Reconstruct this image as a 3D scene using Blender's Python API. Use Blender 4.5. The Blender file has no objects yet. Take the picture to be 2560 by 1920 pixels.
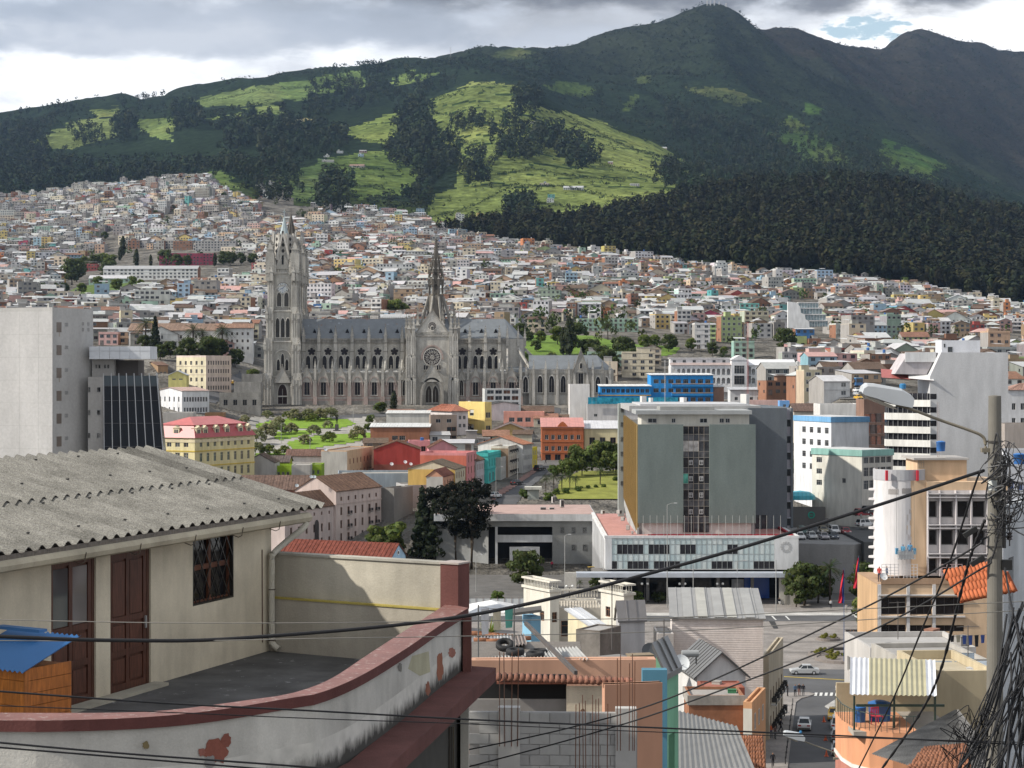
import bpy,math,random
import numpy as np
from mathutils import Vector,Matrix,noise
random.seed(7); RNG = np.random.default_rng(11)
sc = bpy.context.scene
COL = sc.collection
# ---------------- camera, sky, sun, exposure ----------------
F,HY,CX = 4800.0,920.0,1280.0          # focal length / horizon row / centre column of the 2560 px wide photograph
cam_d = bpy.data.cameras.new('camera'); cam = bpy.data.objects.new('camera',cam_d); COL.objects.link(cam)
cam_d.sensor_fit = 'HORIZONTAL'; cam_d.sensor_width = 36.0; cam_d.lens = 36.0*F/2560.0
cam_d.shift_y = -(960.0-HY)/2560.0
cam_d.clip_start = 0.5; cam_d.clip_end = 30000
cam.rotation_euler = (math.radians(90),0,0)
sc.camera = cam
SUN = Vector((-0.82,-0.15,0.62)).normalized()
sun_d = bpy.data.lights.new('sun','SUN'); sun = bpy.data.objects.new('sun',sun_d); COL.objects.link(sun)
sun_d.energy = 4.7; sun_d.angle = math.radians(1.2); sun_d.color = (1.0,0.94,0.84)
sun.rotation_euler = SUN.to_track_quat('Z','Y').to_euler()
sc.view_settings.view_transform = 'Standard'; sc.view_settings.look = 'None'
sc.view_settings.exposure = 0.42; sc.view_settings.gamma = 1.0; sc.view_settings.use_curve_mapping = False
sc.cycles.use_denoising = True
sc.cycles.max_bounces = 5; sc.cycles.diffuse_bounces = 2; sc.cycles.glossy_bounces = 2
sc.cycles.transmission_bounces = 3; sc.cycles.volume_bounces = 0; sc.cycles.transparent_max_bounces = 8
sc.cycles.use_fast_gi = False
sc.cycles.sample_clamp_indirect = 4.0
sc.render.use_persistent_data = False
W = bpy.data.worlds.new('World'); sc.world = W; W.use_nodes = True
class NT:
 """tiny helper to wire nodes"""
 def __init__(s,tree): s.t = tree; s.t.nodes.clear()
 def n(s,typ,**kw):
  nd = s.t.nodes.new(typ)
  ins = kw.pop('ins',{})
  for k,v in kw.items(): setattr(nd,k,v)
  for k,v in ins.items():
   if hasattr(v,'is_output') or isinstance(v,bpy.types.NodeSocket): s.t.links.new(v,nd.inputs[k])
   else: nd.inputs[k].default_value = v
  return nd
 def math(s,op,a,b=0.0,c=None,clamp=False):
  ins = {0: a,1: b}
  if c is not None: ins[2] = c
  return s.n('ShaderNodeMath',operation=op,use_clamp=clamp,ins=ins).outputs[0]
 def mix(s,f,a,b,typ='MIX'):
  nd = s.n('ShaderNodeMix',data_type='RGBA',blend_type=typ,clamp_factor=True,ins={0: f,6: a,7: b})
  return nd.outputs[2]
 def ramp(s,fac,pts,interp='LINEAR'):
  nd = s.n('ShaderNodeValToRGB',ins={0: fac}); cr = nd.color_ramp; cr.interpolation = interp
  while len(cr.elements) < len(pts): cr.elements.new(0.5)
  for e,(p,c) in zip(cr.elements,pts):
   e.position = p; e.color = (c,c,c,1) if isinstance(c,(int,float)) else (*c,1)
  return nd.outputs[0]
 def noise(s,vec,scale,detail=3.0,rough=0.55,dist=0.0,color=False):
  nd = s.n('ShaderNodeTexNoise',ins={'Vector': vec,'Scale': scale,'Detail': detail,'Roughness': rough,'Distortion': dist})
  return nd.outputs['Color' if color else 'Fac']
 def sep(s,vec):
  return s.n('ShaderNodeSeparateXYZ',ins={0: vec}).outputs
 def comb(s,x,y,z):
  return s.n('ShaderNodeCombineXYZ',ins={0: x,1: y,2: z}).outputs[0]
 def vmul(s,vec,k):
  return s.n('ShaderNodeVectorMath',operation='MULTIPLY',ins={0: vec,1: k}).outputs[0]
def build_world():
 t = NT(W.node_tree)
 sky = t.n('ShaderNodeTexSky',sky_type='NISHITA',sun_disc=False,sun_elevation=math.asin(SUN.z),
   sun_rotation=math.atan2(SUN.x,SUN.y),altitude=2800.0,air_density=1.0,dust_density=0.6,ozone_density=1.0)
 d = t.n('ShaderNodeTexCoord').outputs['Generated']
 x,y,z = t.sep(d)[:3]
 # cloud deck: a plane far overhead, seen in perspective; bright rim towards the horizon, grey undersides above
 hz = t.math('MAXIMUM',z,0.0)
 den = t.math('ADD',hz,0.055)
 pl = t.comb(t.math('DIVIDE',x,den),t.math('DIVIDE',y,den),0.0)
 n1 = t.noise(pl,0.42,5.0,0.55,0.35)
 dv = t.vmul(d,(1.0,1.0,2.6))
 n2 = t.noise(dv,7.5,6.0,0.52,0.2)
 n3 = t.noise(dv,21.0,5.0,0.55,0.1)
 # height of the lower rim of the dark deck rises to the right (towards +x)
 e = t.math('SUBTRACT',z,t.math('MULTIPLY_ADD',x,0.08,0.166))
 e = t.math('ADD',e,t.math('MULTIPLY_ADD',n2,0.045,-0.0225))
 e = t.math('ADD',e,t.math('MULTIPLY_ADD',n3,0.026,-0.013))
 deck = t.n('ShaderNodeMapRange',interpolation_type='SMOOTHSTEP',ins={0: e,1: -0.011,2: 0.018,3: 0.0,4: 1.0}).outputs[0]
 under = t.ramp(t.math('ADD',n2,t.math('MULTIPLY_ADD',n3,0.35,-0.175)),[(0.38,(0.17,0.18,0.20)),(0.47,(0.33,0.37,0.43)),(0.56,(0.52,0.56,0.62)),(0.66,(1.0,1.0,1.0))])
 under = t.mix(t.ramp(n1,[(0.44,0.0),(0.66,0.6)]),under,(1.05,1.05,1.06,1))
 rim = t.ramp(t.math('ADD',n2,t.math('MULTIPLY_ADD',n3,0.5,-0.25)),[(0.36,(0.50,0.53,0.58)),(0.5,(0.72,0.73,0.75)),(0.62,(1.1,1.1,1.08))])
 cloud = t.mix(deck,rim,under)
 # heavy grey bank over the summit and a small blue gap beside it
 ya = t.math('MAXIMUM',y,0.05); az = t.math('DIVIDE',x,ya); el = t.math('DIVIDE',z,ya)
 def blob(a0,e0,ra,re,k,n3=n3):
  u = t.math('DIVIDE',t.math('SUBTRACT',az,a0),ra); v = t.math('DIVIDE',t.math('SUBTRACT',el,e0),re)
  r = t.math('ADD',t.math('ADD',t.math('MULTIPLY',u,u),t.math('MULTIPLY',v,v)),t.math('MULTIPLY_ADD',n3,k,-k*.5))
  return t.n('ShaderNodeMapRange',interpolation_type='SMOOTHSTEP',ins={0: r,1: 1.3,2: 0.35,3: 0.0,4: 1.0}).outputs[0]
 cloud = t.mix(t.math('MULTIPLY',blob(0.09,0.206,0.21,0.024,3.2),0.9),cloud,(0.155,0.16,0.175,1))
 cloud = t.mix(t.math('MULTIPLY',blob(-0.17,0.178,0.17,0.016,3.0),0.7),cloud,(0.34,0.375,0.43,1))
 cloud = t.mix(1.0,cloud,(10.0,10.0,10.0,1),'MULTIPLY')
 cloud = t.mix(t.math('MULTIPLY',blob(0.186,0.1765,0.022,0.0075,6.5,t.noise(dv,90.0,5.0,0.6)),.85),cloud,(3.4,5.0,5.9,1))
 hole = t.ramp(t.math('ADD',n3,t.math('MULTIPLY',n2,0.6)),[(1.0,0.0),(1.06,1.0)])
 hole = t.math('MULTIPLY',hole,t.math('SUBTRACT',1.0,t.math('MULTIPLY',deck,0.6)))
 low = t.ramp(z,[(0.0,1.0),(0.04,0.0)])
 col = t.mix(t.math('MULTIPLY',hole,0.8),cloud,sky.outputs[0])
 bg = t.n('ShaderNodeBackground',ins={0: col,1: 0.1})
 t.n('ShaderNodeOutputWorld',ins={0: bg.outputs[0]})
build_world()
def P(px,py,d): return Vector(((px-CX)*d/F,d,(HY-py)*d/F))
def XD(px,d): return (px-CX)*d/F
def ZD(py,d): return (HY-py)*d/F
# ---------------- mesh builder ----------------
class MB:
 def __init__(s,col=(.5,.5,.5),mat='paint'): s.v = []; s.f = []; s.c = []; s.m = []; s.col = col; s.mat = mat
 def face(s,pts,col=None,mat=None):
  i = len(s.v); s.v.extend(tuple(p) for p in pts); s.f.append(tuple(range(i,i+len(pts))))
  s.c.append(col or s.col); s.m.append(mat or s.mat)
 def box(s,x0,x1,y0,y1,z0,z1,col=None,mat=None,skip=''):
  i = len(s.v)
  s.v += [(x0,y0,z0),(x1,y0,z0),(x1,y1,z0),(x0,y1,z0),(x0,y0,z1),(x1,y0,z1),(x1,y1,z1),(x0,y1,z1)]
  for k,q in (('f',(0,1,5,4)),('r',(1,2,6,5)),('k',(2,3,7,6)),('l',(3,0,4,7)),('t',(4,5,6,7)),('b',(3,2,1,0))):
   if k in skip: continue
   s.f.append(tuple(i+j for j in q)); s.c.append(col or s.col); s.m.append(mat or s.mat)
 def obox(s,p,q,w,h,col=None,mat=None,up=(0,0,1)):
  """bar from p to q with width w and height h"""
  p = Vector(p); q = Vector(q); t = (q-p).normalized(); u = Vector(up)
  sx = t.cross(u)
  if sx.length < 1e-4: sx = t.cross(Vector((0,1,0)))
  sx.normalize(); sy = sx.cross(t).normalized(); sx = sx*w/2; sy = sy*h/2
  A = [p-sx-sy,p+sx-sy,p+sx+sy,p-sx+sy]; B = [q-sx-sy,q+sx-sy,q+sx+sy,q-sx+sy]
  i = len(s.v); s.v += [tuple(a) for a in A+B]
  for qd in ((0,1,5,4),(1,2,6,5),(2,3,7,6),(3,0,4,7),(3,2,1,0),(4,5,6,7)):
   s.f.append(tuple(i+j for j in qd)); s.c.append(col or s.col); s.m.append(mat or s.mat)
 def extrude(s,poly,a,b,axis='y',col=None,mat=None,caps=True):
  """2-D polygon (u,w) swept from a to b along axis; u,w map to the other two axes in order"""
  def mp(u,w,t): return {'y': (u,t,w),'x': (t,u,w),'z': (u,w,t)}[axis]
  n = len(poly); i = len(s.v)
  s.v += [mp(u,w,a) for u,w in poly]+[mp(u,w,b) for u,w in poly]
  for k in range(n):
   k2 = (k+1) % n
   s.f.append((i+k,i+k2,i+n+k2,i+n+k)); s.c.append(col or s.col); s.m.append(mat or s.mat)
  if caps:
   s.f.append(tuple(i+k for k in range(n))); s.f.append(tuple(i+n+k for k in reversed(range(n))))
   s.c += [col or s.col]*2; s.m += [mat or s.mat]*2
 def tube(s,pts,r,n=6,col=None,mat=None,caps=True):
  pts = [Vector(p) for p in pts]; N = len(pts); i = len(s.v)
  rr = r if isinstance(r,(list,tuple)) else [r]*N
  for k,p in enumerate(pts):
   t = (pts[min(k+1,N-1)]-pts[max(k-1,0)]).normalized()
   a = t.cross(Vector((0,0,1)))
   if a.length < 1e-3: a = t.cross(Vector((0,1,0)))
   a.normalize(); b = t.cross(a)
   for j in range(n):
    th = 2*math.pi*j/n
    s.v.append(tuple(p+a*math.cos(th)*rr[k]+b*math.sin(th)*rr[k]))
  for k in range(N-1):
   for j in range(n):
    j2 = (j+1) % n
    s.f.append((i+k*n+j,i+k*n+j2,i+(k+1)*n+j2,i+(k+1)*n+j)); s.c.append(col or s.col); s.m.append(mat or s.mat)
  if caps:
   s.f.append(tuple(i+j for j in reversed(range(n)))); s.f.append(tuple(i+(N-1)*n+j for j in range(n)))
   s.c += [col or s.col]*2; s.m += [mat or s.mat]*2
 def lathe(s,prof,n=16,c=(0,0,0),col=None,mat=None,arc=2*math.pi,a0=0.0):
  i = len(s.v); full = abs(arc-2*math.pi) < 1e-6; m = n if full else n+1
  for r,z in prof:
   for j in range(m):
    th = a0+arc*j/n
    s.v.append((c[0]+r*math.cos(th),c[1]+r*math.sin(th),c[2]+z))
  for k in range(len(prof)-1):
   for j in range(n):
    j2 = (j+1) % m
    s.f.append((i+k*m+j,i+k*m+j2,i+(k+1)*m+j2,i+(k+1)*m+j)); s.c.append(col or s.col); s.m.append(mat or s.mat)
 def ball(s,c,r,n=8,col=None,mat=None,sz=1.0):
  prof = [(max(1e-3,r*math.sin(math.pi*k/n)),-r*sz*math.cos(math.pi*k/n)) for k in range(n+1)]
  s.lathe(prof,max(6,n),c,col,mat)
 def merge(s,o,M=None):
  i = len(s.v)
  s.v += [tuple(M @ Vector(p)) for p in o.v] if M is not None else o.v
  s.f += [tuple(i+k for k in f) for f in o.f]; s.c += o.c; s.m += o.m
 def mesh(s,name,smooth=False):
  me = bpy.data.meshes.new(name); me.from_pydata(s.v,[],s.f)
  keys = sorted(set(s.m)); idx = {k: i for i,k in enumerate(keys)}
  for k in keys: me.materials.append(mat(k))
  n = len(s.f)
  at = me.attributes.new('Col','FLOAT_COLOR','FACE')
  at.data.foreach_set('color',np.array([(c[0],c[1],c[2],1.0) for c in s.c],dtype=np.float32).ravel())
  me.polygons.foreach_set('material_index',np.array([idx[k] for k in s.m],dtype=np.int32))
  if smooth: me.polygons.foreach_set('use_smooth',np.ones(n,dtype=bool))
  me.update(); return me
 def build(s,name,parent=None,loc=None,rz=0.0,smooth=False):
  return put(name,s.mesh(name,smooth),parent,loc,rz)
def put(name,me,parent=None,loc=None,rz=0.0,scale=None):
 o = bpy.data.objects.new(name,me); COL.objects.link(o)
 if parent is not None: o.parent = parent
 if loc is not None: o.location = loc
 if rz: o.rotation_euler = (0,0,rz)
 if scale is not None: o.scale = (scale,)*3 if isinstance(scale,(int,float)) else scale
 return o
def tag(o,label=None,cat=None,group=None,kind=None):
 if label: o['label'] = label
 if cat: o['category'] = cat
 if group: o['group'] = group
 if kind: o['kind'] = kind
 return o
def empty(name,loc,rz,label,cat,group=None):
 o = bpy.data.objects.new(name,None); COL.objects.link(o); o.location = loc; o.rotation_euler = (0,0,rz)
 o.empty_display_size = 0.2
 return tag(o,label,cat,group)
def clone(o,loc,rz=None,label=None,group=None,scale=None):
 """a thing, its parts and their sub-parts, sharing mesh data"""
 c = o.copy(); COL.objects.link(c); c.location = loc
 if rz is not None: c.rotation_euler = (0,0,rz)
 if scale is not None: c.scale = (scale,)*3 if isinstance(scale,(int,float)) else scale
 if label: c['label'] = label
 if group: c['group'] = group
 for ch in o.children:
  d = ch.copy(); COL.objects.link(d); d.parent = c
  for g in ch.children:
   e = g.copy(); COL.objects.link(e); e.parent = d
 return c
def np_mesh(name,V,Q,colors,matname,smooth=False):
 """quads from numpy arrays with a colour per face"""
 me = bpy.data.meshes.new(name); nv,nf = len(V),len(Q)
 k = Q.shape[1]
 me.vertices.add(nv); me.vertices.foreach_set('co',V.astype(np.float32).ravel())
 me.loops.add(nf*k); me.loops.foreach_set('vertex_index',Q.astype(np.int32).ravel())
 me.polygons.add(nf); me.polygons.foreach_set('loop_start',np.arange(0,nf*k,k,dtype=np.int32))
 me.polygons.foreach_set('loop_total',np.full(nf,k,dtype=np.int32))
 if smooth: me.polygons.foreach_set('use_smooth',np.ones(nf,dtype=bool))
 me.update(calc_edges=True)
 c4 = np.ones((nf,4),dtype=np.float32); c4[:,:3] = colors
 at = me.attributes.new('Col','FLOAT_COLOR','FACE'); at.data.foreach_set('color',c4.ravel())
 me.materials.append(mat(matname)); return me
# ---------------- materials (one per kind of surface; the face colour carries the paint colour) ----------------
_M = {}
def mat(k):
 if k not in _M: _M[k] = make_mat(k)
 return _M[k]
def make_mat(k):
 m = bpy.data.materials.new(k); m.use_nodes = True; t = NT(m.node_tree)
 out = t.n('ShaderNodeOutputMaterial')
 col = t.n('ShaderNodeAttribute',attribute_name='Col').outputs['Color']
 pos = t.n('ShaderNodeNewGeometry').outputs['Position']
 def bsdf(c,rough=0.85,spec=0.3,**kw):
  b = t.n('ShaderNodeBsdfPrincipled',ins={'Base Color': c,'Roughness': rough,'Specular IOR Level': spec})
  for kk,v in kw.items():
   key = kk.replace('_',' ')
   if isinstance(v,bpy.types.NodeSocket): t.t.links.new(v,b.inputs[key])
   else: b.inputs[key].default_value = v
  t.t.links.new(b.outputs[0],out.inputs[0]); return b
 def bump(h,s,dist):
  return t.n('ShaderNodeBump',ins={'Strength': s,'Distance': dist,'Height': h}).outputs[0]
 def vary(c,vec,scale,lo,hi,detail=4):
  n = t.noise(vec,scale,detail,0.6)
  return t.mix(1.0,c,t.ramp(n,[(0.32,lo),(0.68,hi)]),'MULTIPLY')
 if k == 'paint':
  st = t.vmul(pos,(1.0,1.0,0.18))
  c = vary(col,st,0.9,0.80,1.06); c = vary(c,pos,0.12,0.88,1.06,2)
  bsdf(c,0.9,0.2)
 elif k == 'houses':
  c = vary(col,t.vmul(pos,(1,1,.3)),0.5,0.82,1.1)
  bsdf(c,0.9,0.15)
 elif k == 'plaster':       # near walls: blotches, drip streaks, fine grain
  st = t.vmul(pos,(1.0,1.0,0.22))
  c = vary(col,st,1.4,0.74,1.04,8); c = vary(c,pos,.7,0.78,1.06,7); c = vary(c,pos,38,0.93,1.03,3)
  b = bsdf(c,0.92,0.2); h = t.math('ADD',t.noise(pos,26,5,0.65),t.math('MULTIPLY',t.noise(pos,3,2),1.5))
  t.t.links.new(bump(h,0.35,0.02),b.inputs['Normal'])
 elif k == 'stone':
  c = vary(col,pos,0.10,0.80,1.08,5); c = vary(c,t.vmul(pos,(1,1,.22)),0.55,0.70,1.12,5); c = vary(c,pos,2.2,0.86,1.08,3)
  bsdf(c,0.9,0.2)
 elif k == 'concrete':
  c = vary(col,t.vmul(pos,(1,1,.3)),0.35,0.84,1.06,6); c = vary(c,pos,3.0,0.92,1.05,4)
  bsdf(c,0.9,0.2)
 elif k == 'metal':
  c = vary(col,pos,0.5,0.82,1.05,5); bsdf(c,0.42,0.5)
 elif k == 'gloss':
  bsdf(col,0.22,0.5)
 elif k == 'plastic':
  c = vary(col,pos,2.0,0.93,1.03); bsdf(c,0.45,0.4)
 elif k == 'tile':          # clay roofs: rows of tiles as relief and tint
  c = vary(col,pos,1.6,0.68,1.18,5); c = vary(c,pos,0.2,0.8,1.1,3)
  bsdf(c,0.9,0.15)
 elif k == 'glass':
  c = vary(col,pos,0.8,0.6,1.3,2); bsdf(c,0.08,0.35)
 elif k == 'darkglass':
  bsdf(col,0.1,0.12)
 elif k == 'leaf':
  b = bsdf(col,0.75,0.15)
  tr = t.n('ShaderNodeBsdfTranslucent',ins={0: t.mix(1.0,col,(1.2,1.35,0.6,1),'MULTIPLY')})
  mx = t.n('ShaderNodeMixShader',ins={0: 0.28,1: b.outputs[0],2: tr.outputs[0]}); t.t.links.new(mx.outputs[0],out.inputs[0])
 elif k == 'farleaf':
  bsdf(col,0.9,0.05)
 elif k == 'bark':
  c = vary(col,t.vmul(pos,(1,1,.2)),6,0.6,1.2); bsdf(c,0.95,0.1)
 elif k == 'grass':
  c = vary(col,pos,0.25,0.75,1.2,5); c = vary(c,pos,4.0,0.8,1.15,4); bsdf(c,0.95,0.1)
 elif k == 'asphalt':
  c = vary(col,pos,0.15,0.75,1.15,5); c = vary(c,pos,8,0.9,1.1,3); bsdf(c,0.85,0.3)
 elif k == 'ground':
  c = vary(col,pos,0.3,0.75,1.15,5); c = vary(c,pos,3,0.85,1.1,3); bsdf(c,0.95,0.15)
 elif k == 'wood':
  c = vary(col,t.vmul(pos,(1,1,.12)),28,0.6,1.25,5); c = vary(c,pos,2.2,0.8,1.1); bsdf(c,0.6,0.35)
 elif k == 'terrain':
  c = vary(col,pos,0.012,0.7,1.25,6); c = vary(c,pos,0.07,0.5,1.45,6)
  b = bsdf(c,1.0,0.0)
  h = t.noise(pos,0.055,6,0.65); t.t.links.new(bump(h,0.8,14.0),b.inputs['Normal'])
 elif k == 'fibro':        # weathered fibre-cement: coarse lichen speckle
  c = vary(col,pos,45,0.5,1.25,3); c = vary(c,t.vmul(pos,(1,1,1)),1.3,0.65,1.15,6); b = bsdf(c,0.95,0.1)
  t.t.links.new(bump(t.noise(pos,90,3),0.4,0.01),b.inputs['Normal'])
 elif k == 'capping':      # red paint worn to pale primer
  n = t.noise(pos,9,8,0.72); c = vary(col,pos,2,.8,1.1); c = t.mix(t.ramp(n,[(.55,0.0),(.63,.8)]),c,(.36,.30,.27,1)); bsdf(c,0.55,0.4)
 elif k == 'mould':        # plaster blackened by damp from below
  z = t.sep(pos)[2]; f = t.math('ADD',t.math('MULTIPLY_ADD',z,-2.2,-10.9),t.noise(t.vmul(pos,(1,1,.4)),4.5,6,.7))
  c = vary(col,pos,3,.8,1.05); c = t.mix(t.ramp(f,[(.35,0.0),(.75,.92)]),c,(.035,.033,.03,1)); bsdf(c,.95,.1)
 elif k == 'floor':
  c = vary(col,pos,1.2,.6,1.35,7); n = t.noise(pos,2.6,8,.7); c = t.mix(t.ramp(n,[(.62,0.0),(.66,.6)]),c,(.42,.42,.42,1)); bsdf(c,.85,.3)
 elif k == 'rubber':
  bsdf(col,0.7,0.3)
 elif k == 'lampglass':
  bsdf(col,0.2,0.5)
 return m
# ---------------- terrain ----------------
ND = [430,445,480,520,600,680,763,800,850]
NB = [-46.3,-45,-36.5,-32,-29,-22,-14.3,-14.3,-12]
FD = [1000,1200,1400,1800,2200,2600,2900,3300,3800,4300,5000,5800,6500,7500]
TAB = {  # column px : (near heights override, rows py at the far distances)
-900: ({680: -14,763: -2,800: 4,850: 10},[800,780,755,710,620,530,520,500,440,390,360,400,460,560]),
0:    ({680: -14,763: -2,800: 4,850: 9},[812,775,745,690,602,512,520,490,420,345,292,330,400,520]),
200:  ({680: -14,763: -2,800: 4,850: 9},[812,765,735,672,580,478,490,468,390,318,267,300,380,500]),
350:  ({680: -16,763: -4,800: 3,850: 9},[812,762,730,655,562,467,475,450,370,290,246,280,360,480]),
500:  ({680: -18,763: -8,800: 0,850: 8},[815,770,730,645,556,448,452,425,340,268,221,255,330,440]),
650:  ({800: -13,850: 0},[835,785,732,640,565,490,440,390,318,250,200,235,310,420]),
850:  ({},[850,790,735,645,580,518,460,385,318,262,178,205,290,400]),
1000: ({},[850,790,735,645,585,540,475,392,290,262,162,180,270,380]),
1090: ({},[852,790,735,648,592,552,480,375,240,240,150,165,240,360]),
1200: ({},[855,793,738,650,600,558,470,345,206,222,138,128,210,330]),
1320: ({},[858,798,742,655,612,556,470,350,216,235,150,110,190,300]),
1450: ({},[860,802,747,662,615,540,470,385,290,300,190,98,180,290]),
1620: ({},[862,808,757,680,610,515,475,425,352,330,200,62,140,260]),
1720: ({},[866,812,765,690,600,500,478,445,415,345,200,30,110,230]),
1770: ({},[868,815,768,695,598,492,478,455,440,350,190,8,95,210]),
1815: ({},[870,818,772,700,596,488,478,462,448,352,190,14,85,200]),
1900: ({763: -10,800: -8,850: -5},[872,825,778,705,594,478,476,466,440,360,225,66,70,160]),
1990: ({600: -24,680: -14,763: -8,800: -6,850: -3},[872,828,782,708,592,470,474,462,420,360,250,135,72,130]),
2100: ({600: -20,680: -6,763: -3,800: -1,850: 2},[872,835,788,712,592,464,472,462,410,355,285,205,140,103]),
2200: ({600: -20,680: -6,763: -3,800: -1,850: 2},[872,838,794,722,602,472,478,478,430,380,325,265,190,102]),
2310: ({600: -20,680: -8,763: -4,800: -2,850: 1},[874,842,800,732,618,498,498,500,470,420,370,340,220,68]),
2430: ({600: -20,680: -8,763: -4,800: -2,850: 1},[878,848,808,752,645,542,528,540,510,470,425,420,270,90]),
2560: ({600: -20,680: -8,763: -4,800: -2,850: 1},[882,855,818,772,668,560,548,575,560,530,500,500,330,113]),
3400: ({600: -22,680: -10,763: -6,800: -4,850: -2},[900,880,860,830,740,640,620,640,640,640,640,640,480,250]),
}
GPX = np.arange(-900,3401,10.0)
GD = np.concatenate([np.arange(430,900,8.0),np.geomspace(900,7500,330)])
def _build_grid():
 cols = sorted(TAB); rows = []
 for px in cols:
  ov,far = TAB[px]
  dz = [(d,ov.get(d,b)) for d,b in zip(ND,NB)] + [(d,ZD(py,d)) for d,py in zip(FD,far)]
  rows.append(np.interp(GD,[a for a,_ in dz],[b for _,b in dz]))
 rows = np.array(rows)
 G = np.array([np.interp(GPX,cols,rows[:,j]) for j in range(len(GD))]).T
 def smooth(A,axis,k):
  ker = np.hanning(k+2)[1:-1]; ker /= ker.sum()
  pad = [(0,0),(0,0)]; pad[axis] = (k//2,k//2)
  return np.apply_along_axis(lambda r: np.convolve(r,ker,'valid'),axis,np.pad(A,pad,mode='edge'))
 S = smooth(smooth(G,0,7),1,13)
 w = np.clip((GD-850)/300,0,1)[None,:]
 G = G*(1-w)+S*w
 return G
GZ = _build_grid()
def zg(px,d):
 """smooth ground height for azimuth column px and distance d (vectorised)"""
 px = np.clip(np.asarray(px,float),GPX[0],GPX[-1]-1e-3); d = np.clip(np.asarray(d,float),GD[0],GD[-1]-1e-3)
 i = ((px-GPX[0])/10).astype(int); fx = (px-GPX[i])/10
 j = np.clip(np.searchsorted(GD,d,'right')-1,0,len(GD)-2); fy = (d-GD[j])/(GD[j+1]-GD[j])
 return (GZ[i,j]*(1-fx)+GZ[np.minimum(i+1,len(GPX)-1),j]*fx)*(1-fy)+(GZ[i,j+1]*(1-fx)+GZ[np.minimum(i+1,len(GPX)-1),j+1]*fx)*fy
_nd = [0,30,45,80,130,190,210,430]; _nz = [-10.5,-10.8,-14,-26,-38,-45.5,-46.3,-46.3]
def gz(x,y):
 """ground height at a world point"""
 if y >= 430: return float(zg(CX+F*x/y,y))+(float(relief(np.array([x*1.0]),np.array([y*1.0]))[0]) if y > 2500 else 0.0)
 return float(np.interp(y,_nd,_nz))
def ground_d(px,py,lo=440.0,hi=5700.0,n=2500):
 """distance at which the line of sight (px,py) meets the ground"""
 d = np.linspace(lo,hi,n); z = zg(np.full_like(d,px),d); pj = HY-F*z/d
 k = np.nonzero(pj <= py)[0]
 return float(d[k[0]]) if len(k) else hi
_PC = {}
def ground_dv(px,py,lo=2300.0,hi=7480.0):
 px = np.asarray(px); py = np.asarray(py); out = np.empty(len(px)); d = np.linspace(lo,hi,900)
 q = np.round(px/5).astype(int)
 for k in np.unique(q):
  m = np.nonzero(q == k)[0]
  pj = np.minimum.accumulate(HY-F*zg(np.full_like(d,k*5.0),d)/d)
  out[m] = np.interp(-py[m],-pj,d)
 return out
def inpoly(px,py,poly):
 px = np.asarray(px,float); py = np.asarray(py,float); r = np.zeros(px.shape,bool)
 n = len(poly)
 for i in range(n):
  x1,y1 = poly[i]; x2,y2 = poly[(i+1) % n]
  if y1 == y2: continue
  c = ((y1 > py) != (y2 > py)) & (px < (x2-x1)*(py-y1)/(y2-y1)+x1)
  r ^= c
 return r
def _h(ix,iy,sd):
 n = (ix*374761393+iy*668265263+int(sd*1000)*69069) & 0xffffffff
 n = ((n ^ (n >> 13))*1274126177) & 0xffffffff
 return ((n ^ (n >> 16)) & 0xffff)/32767.5-1.0
def vnoise(x,y,sd):
 ix = np.floor(x).astype(np.int64); iy = np.floor(y).astype(np.int64); fx = x-ix; fy = y-iy
 fx = fx*fx*(3-2*fx); fy = fy*fy*(3-2*fy)
 return (_h(ix,iy,sd)*(1-fx)+_h(ix+1,iy,sd)*fx)*(1-fy)+(_h(ix,iy+1,sd)*(1-fx)+_h(ix+1,iy+1,sd)*fx)*fy
def fbm(x,y,s,octv=4,seed=0.0):
 o = np.zeros(x.shape); a = 1.0
 for k in range(octv):
  o += a*vnoise((x*.8+y*.6)/s+17.3*k,(y*.8-x*.6)/s-9.1*k,seed+k); a *= .5; s /= 2.07
 return o*.75
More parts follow.
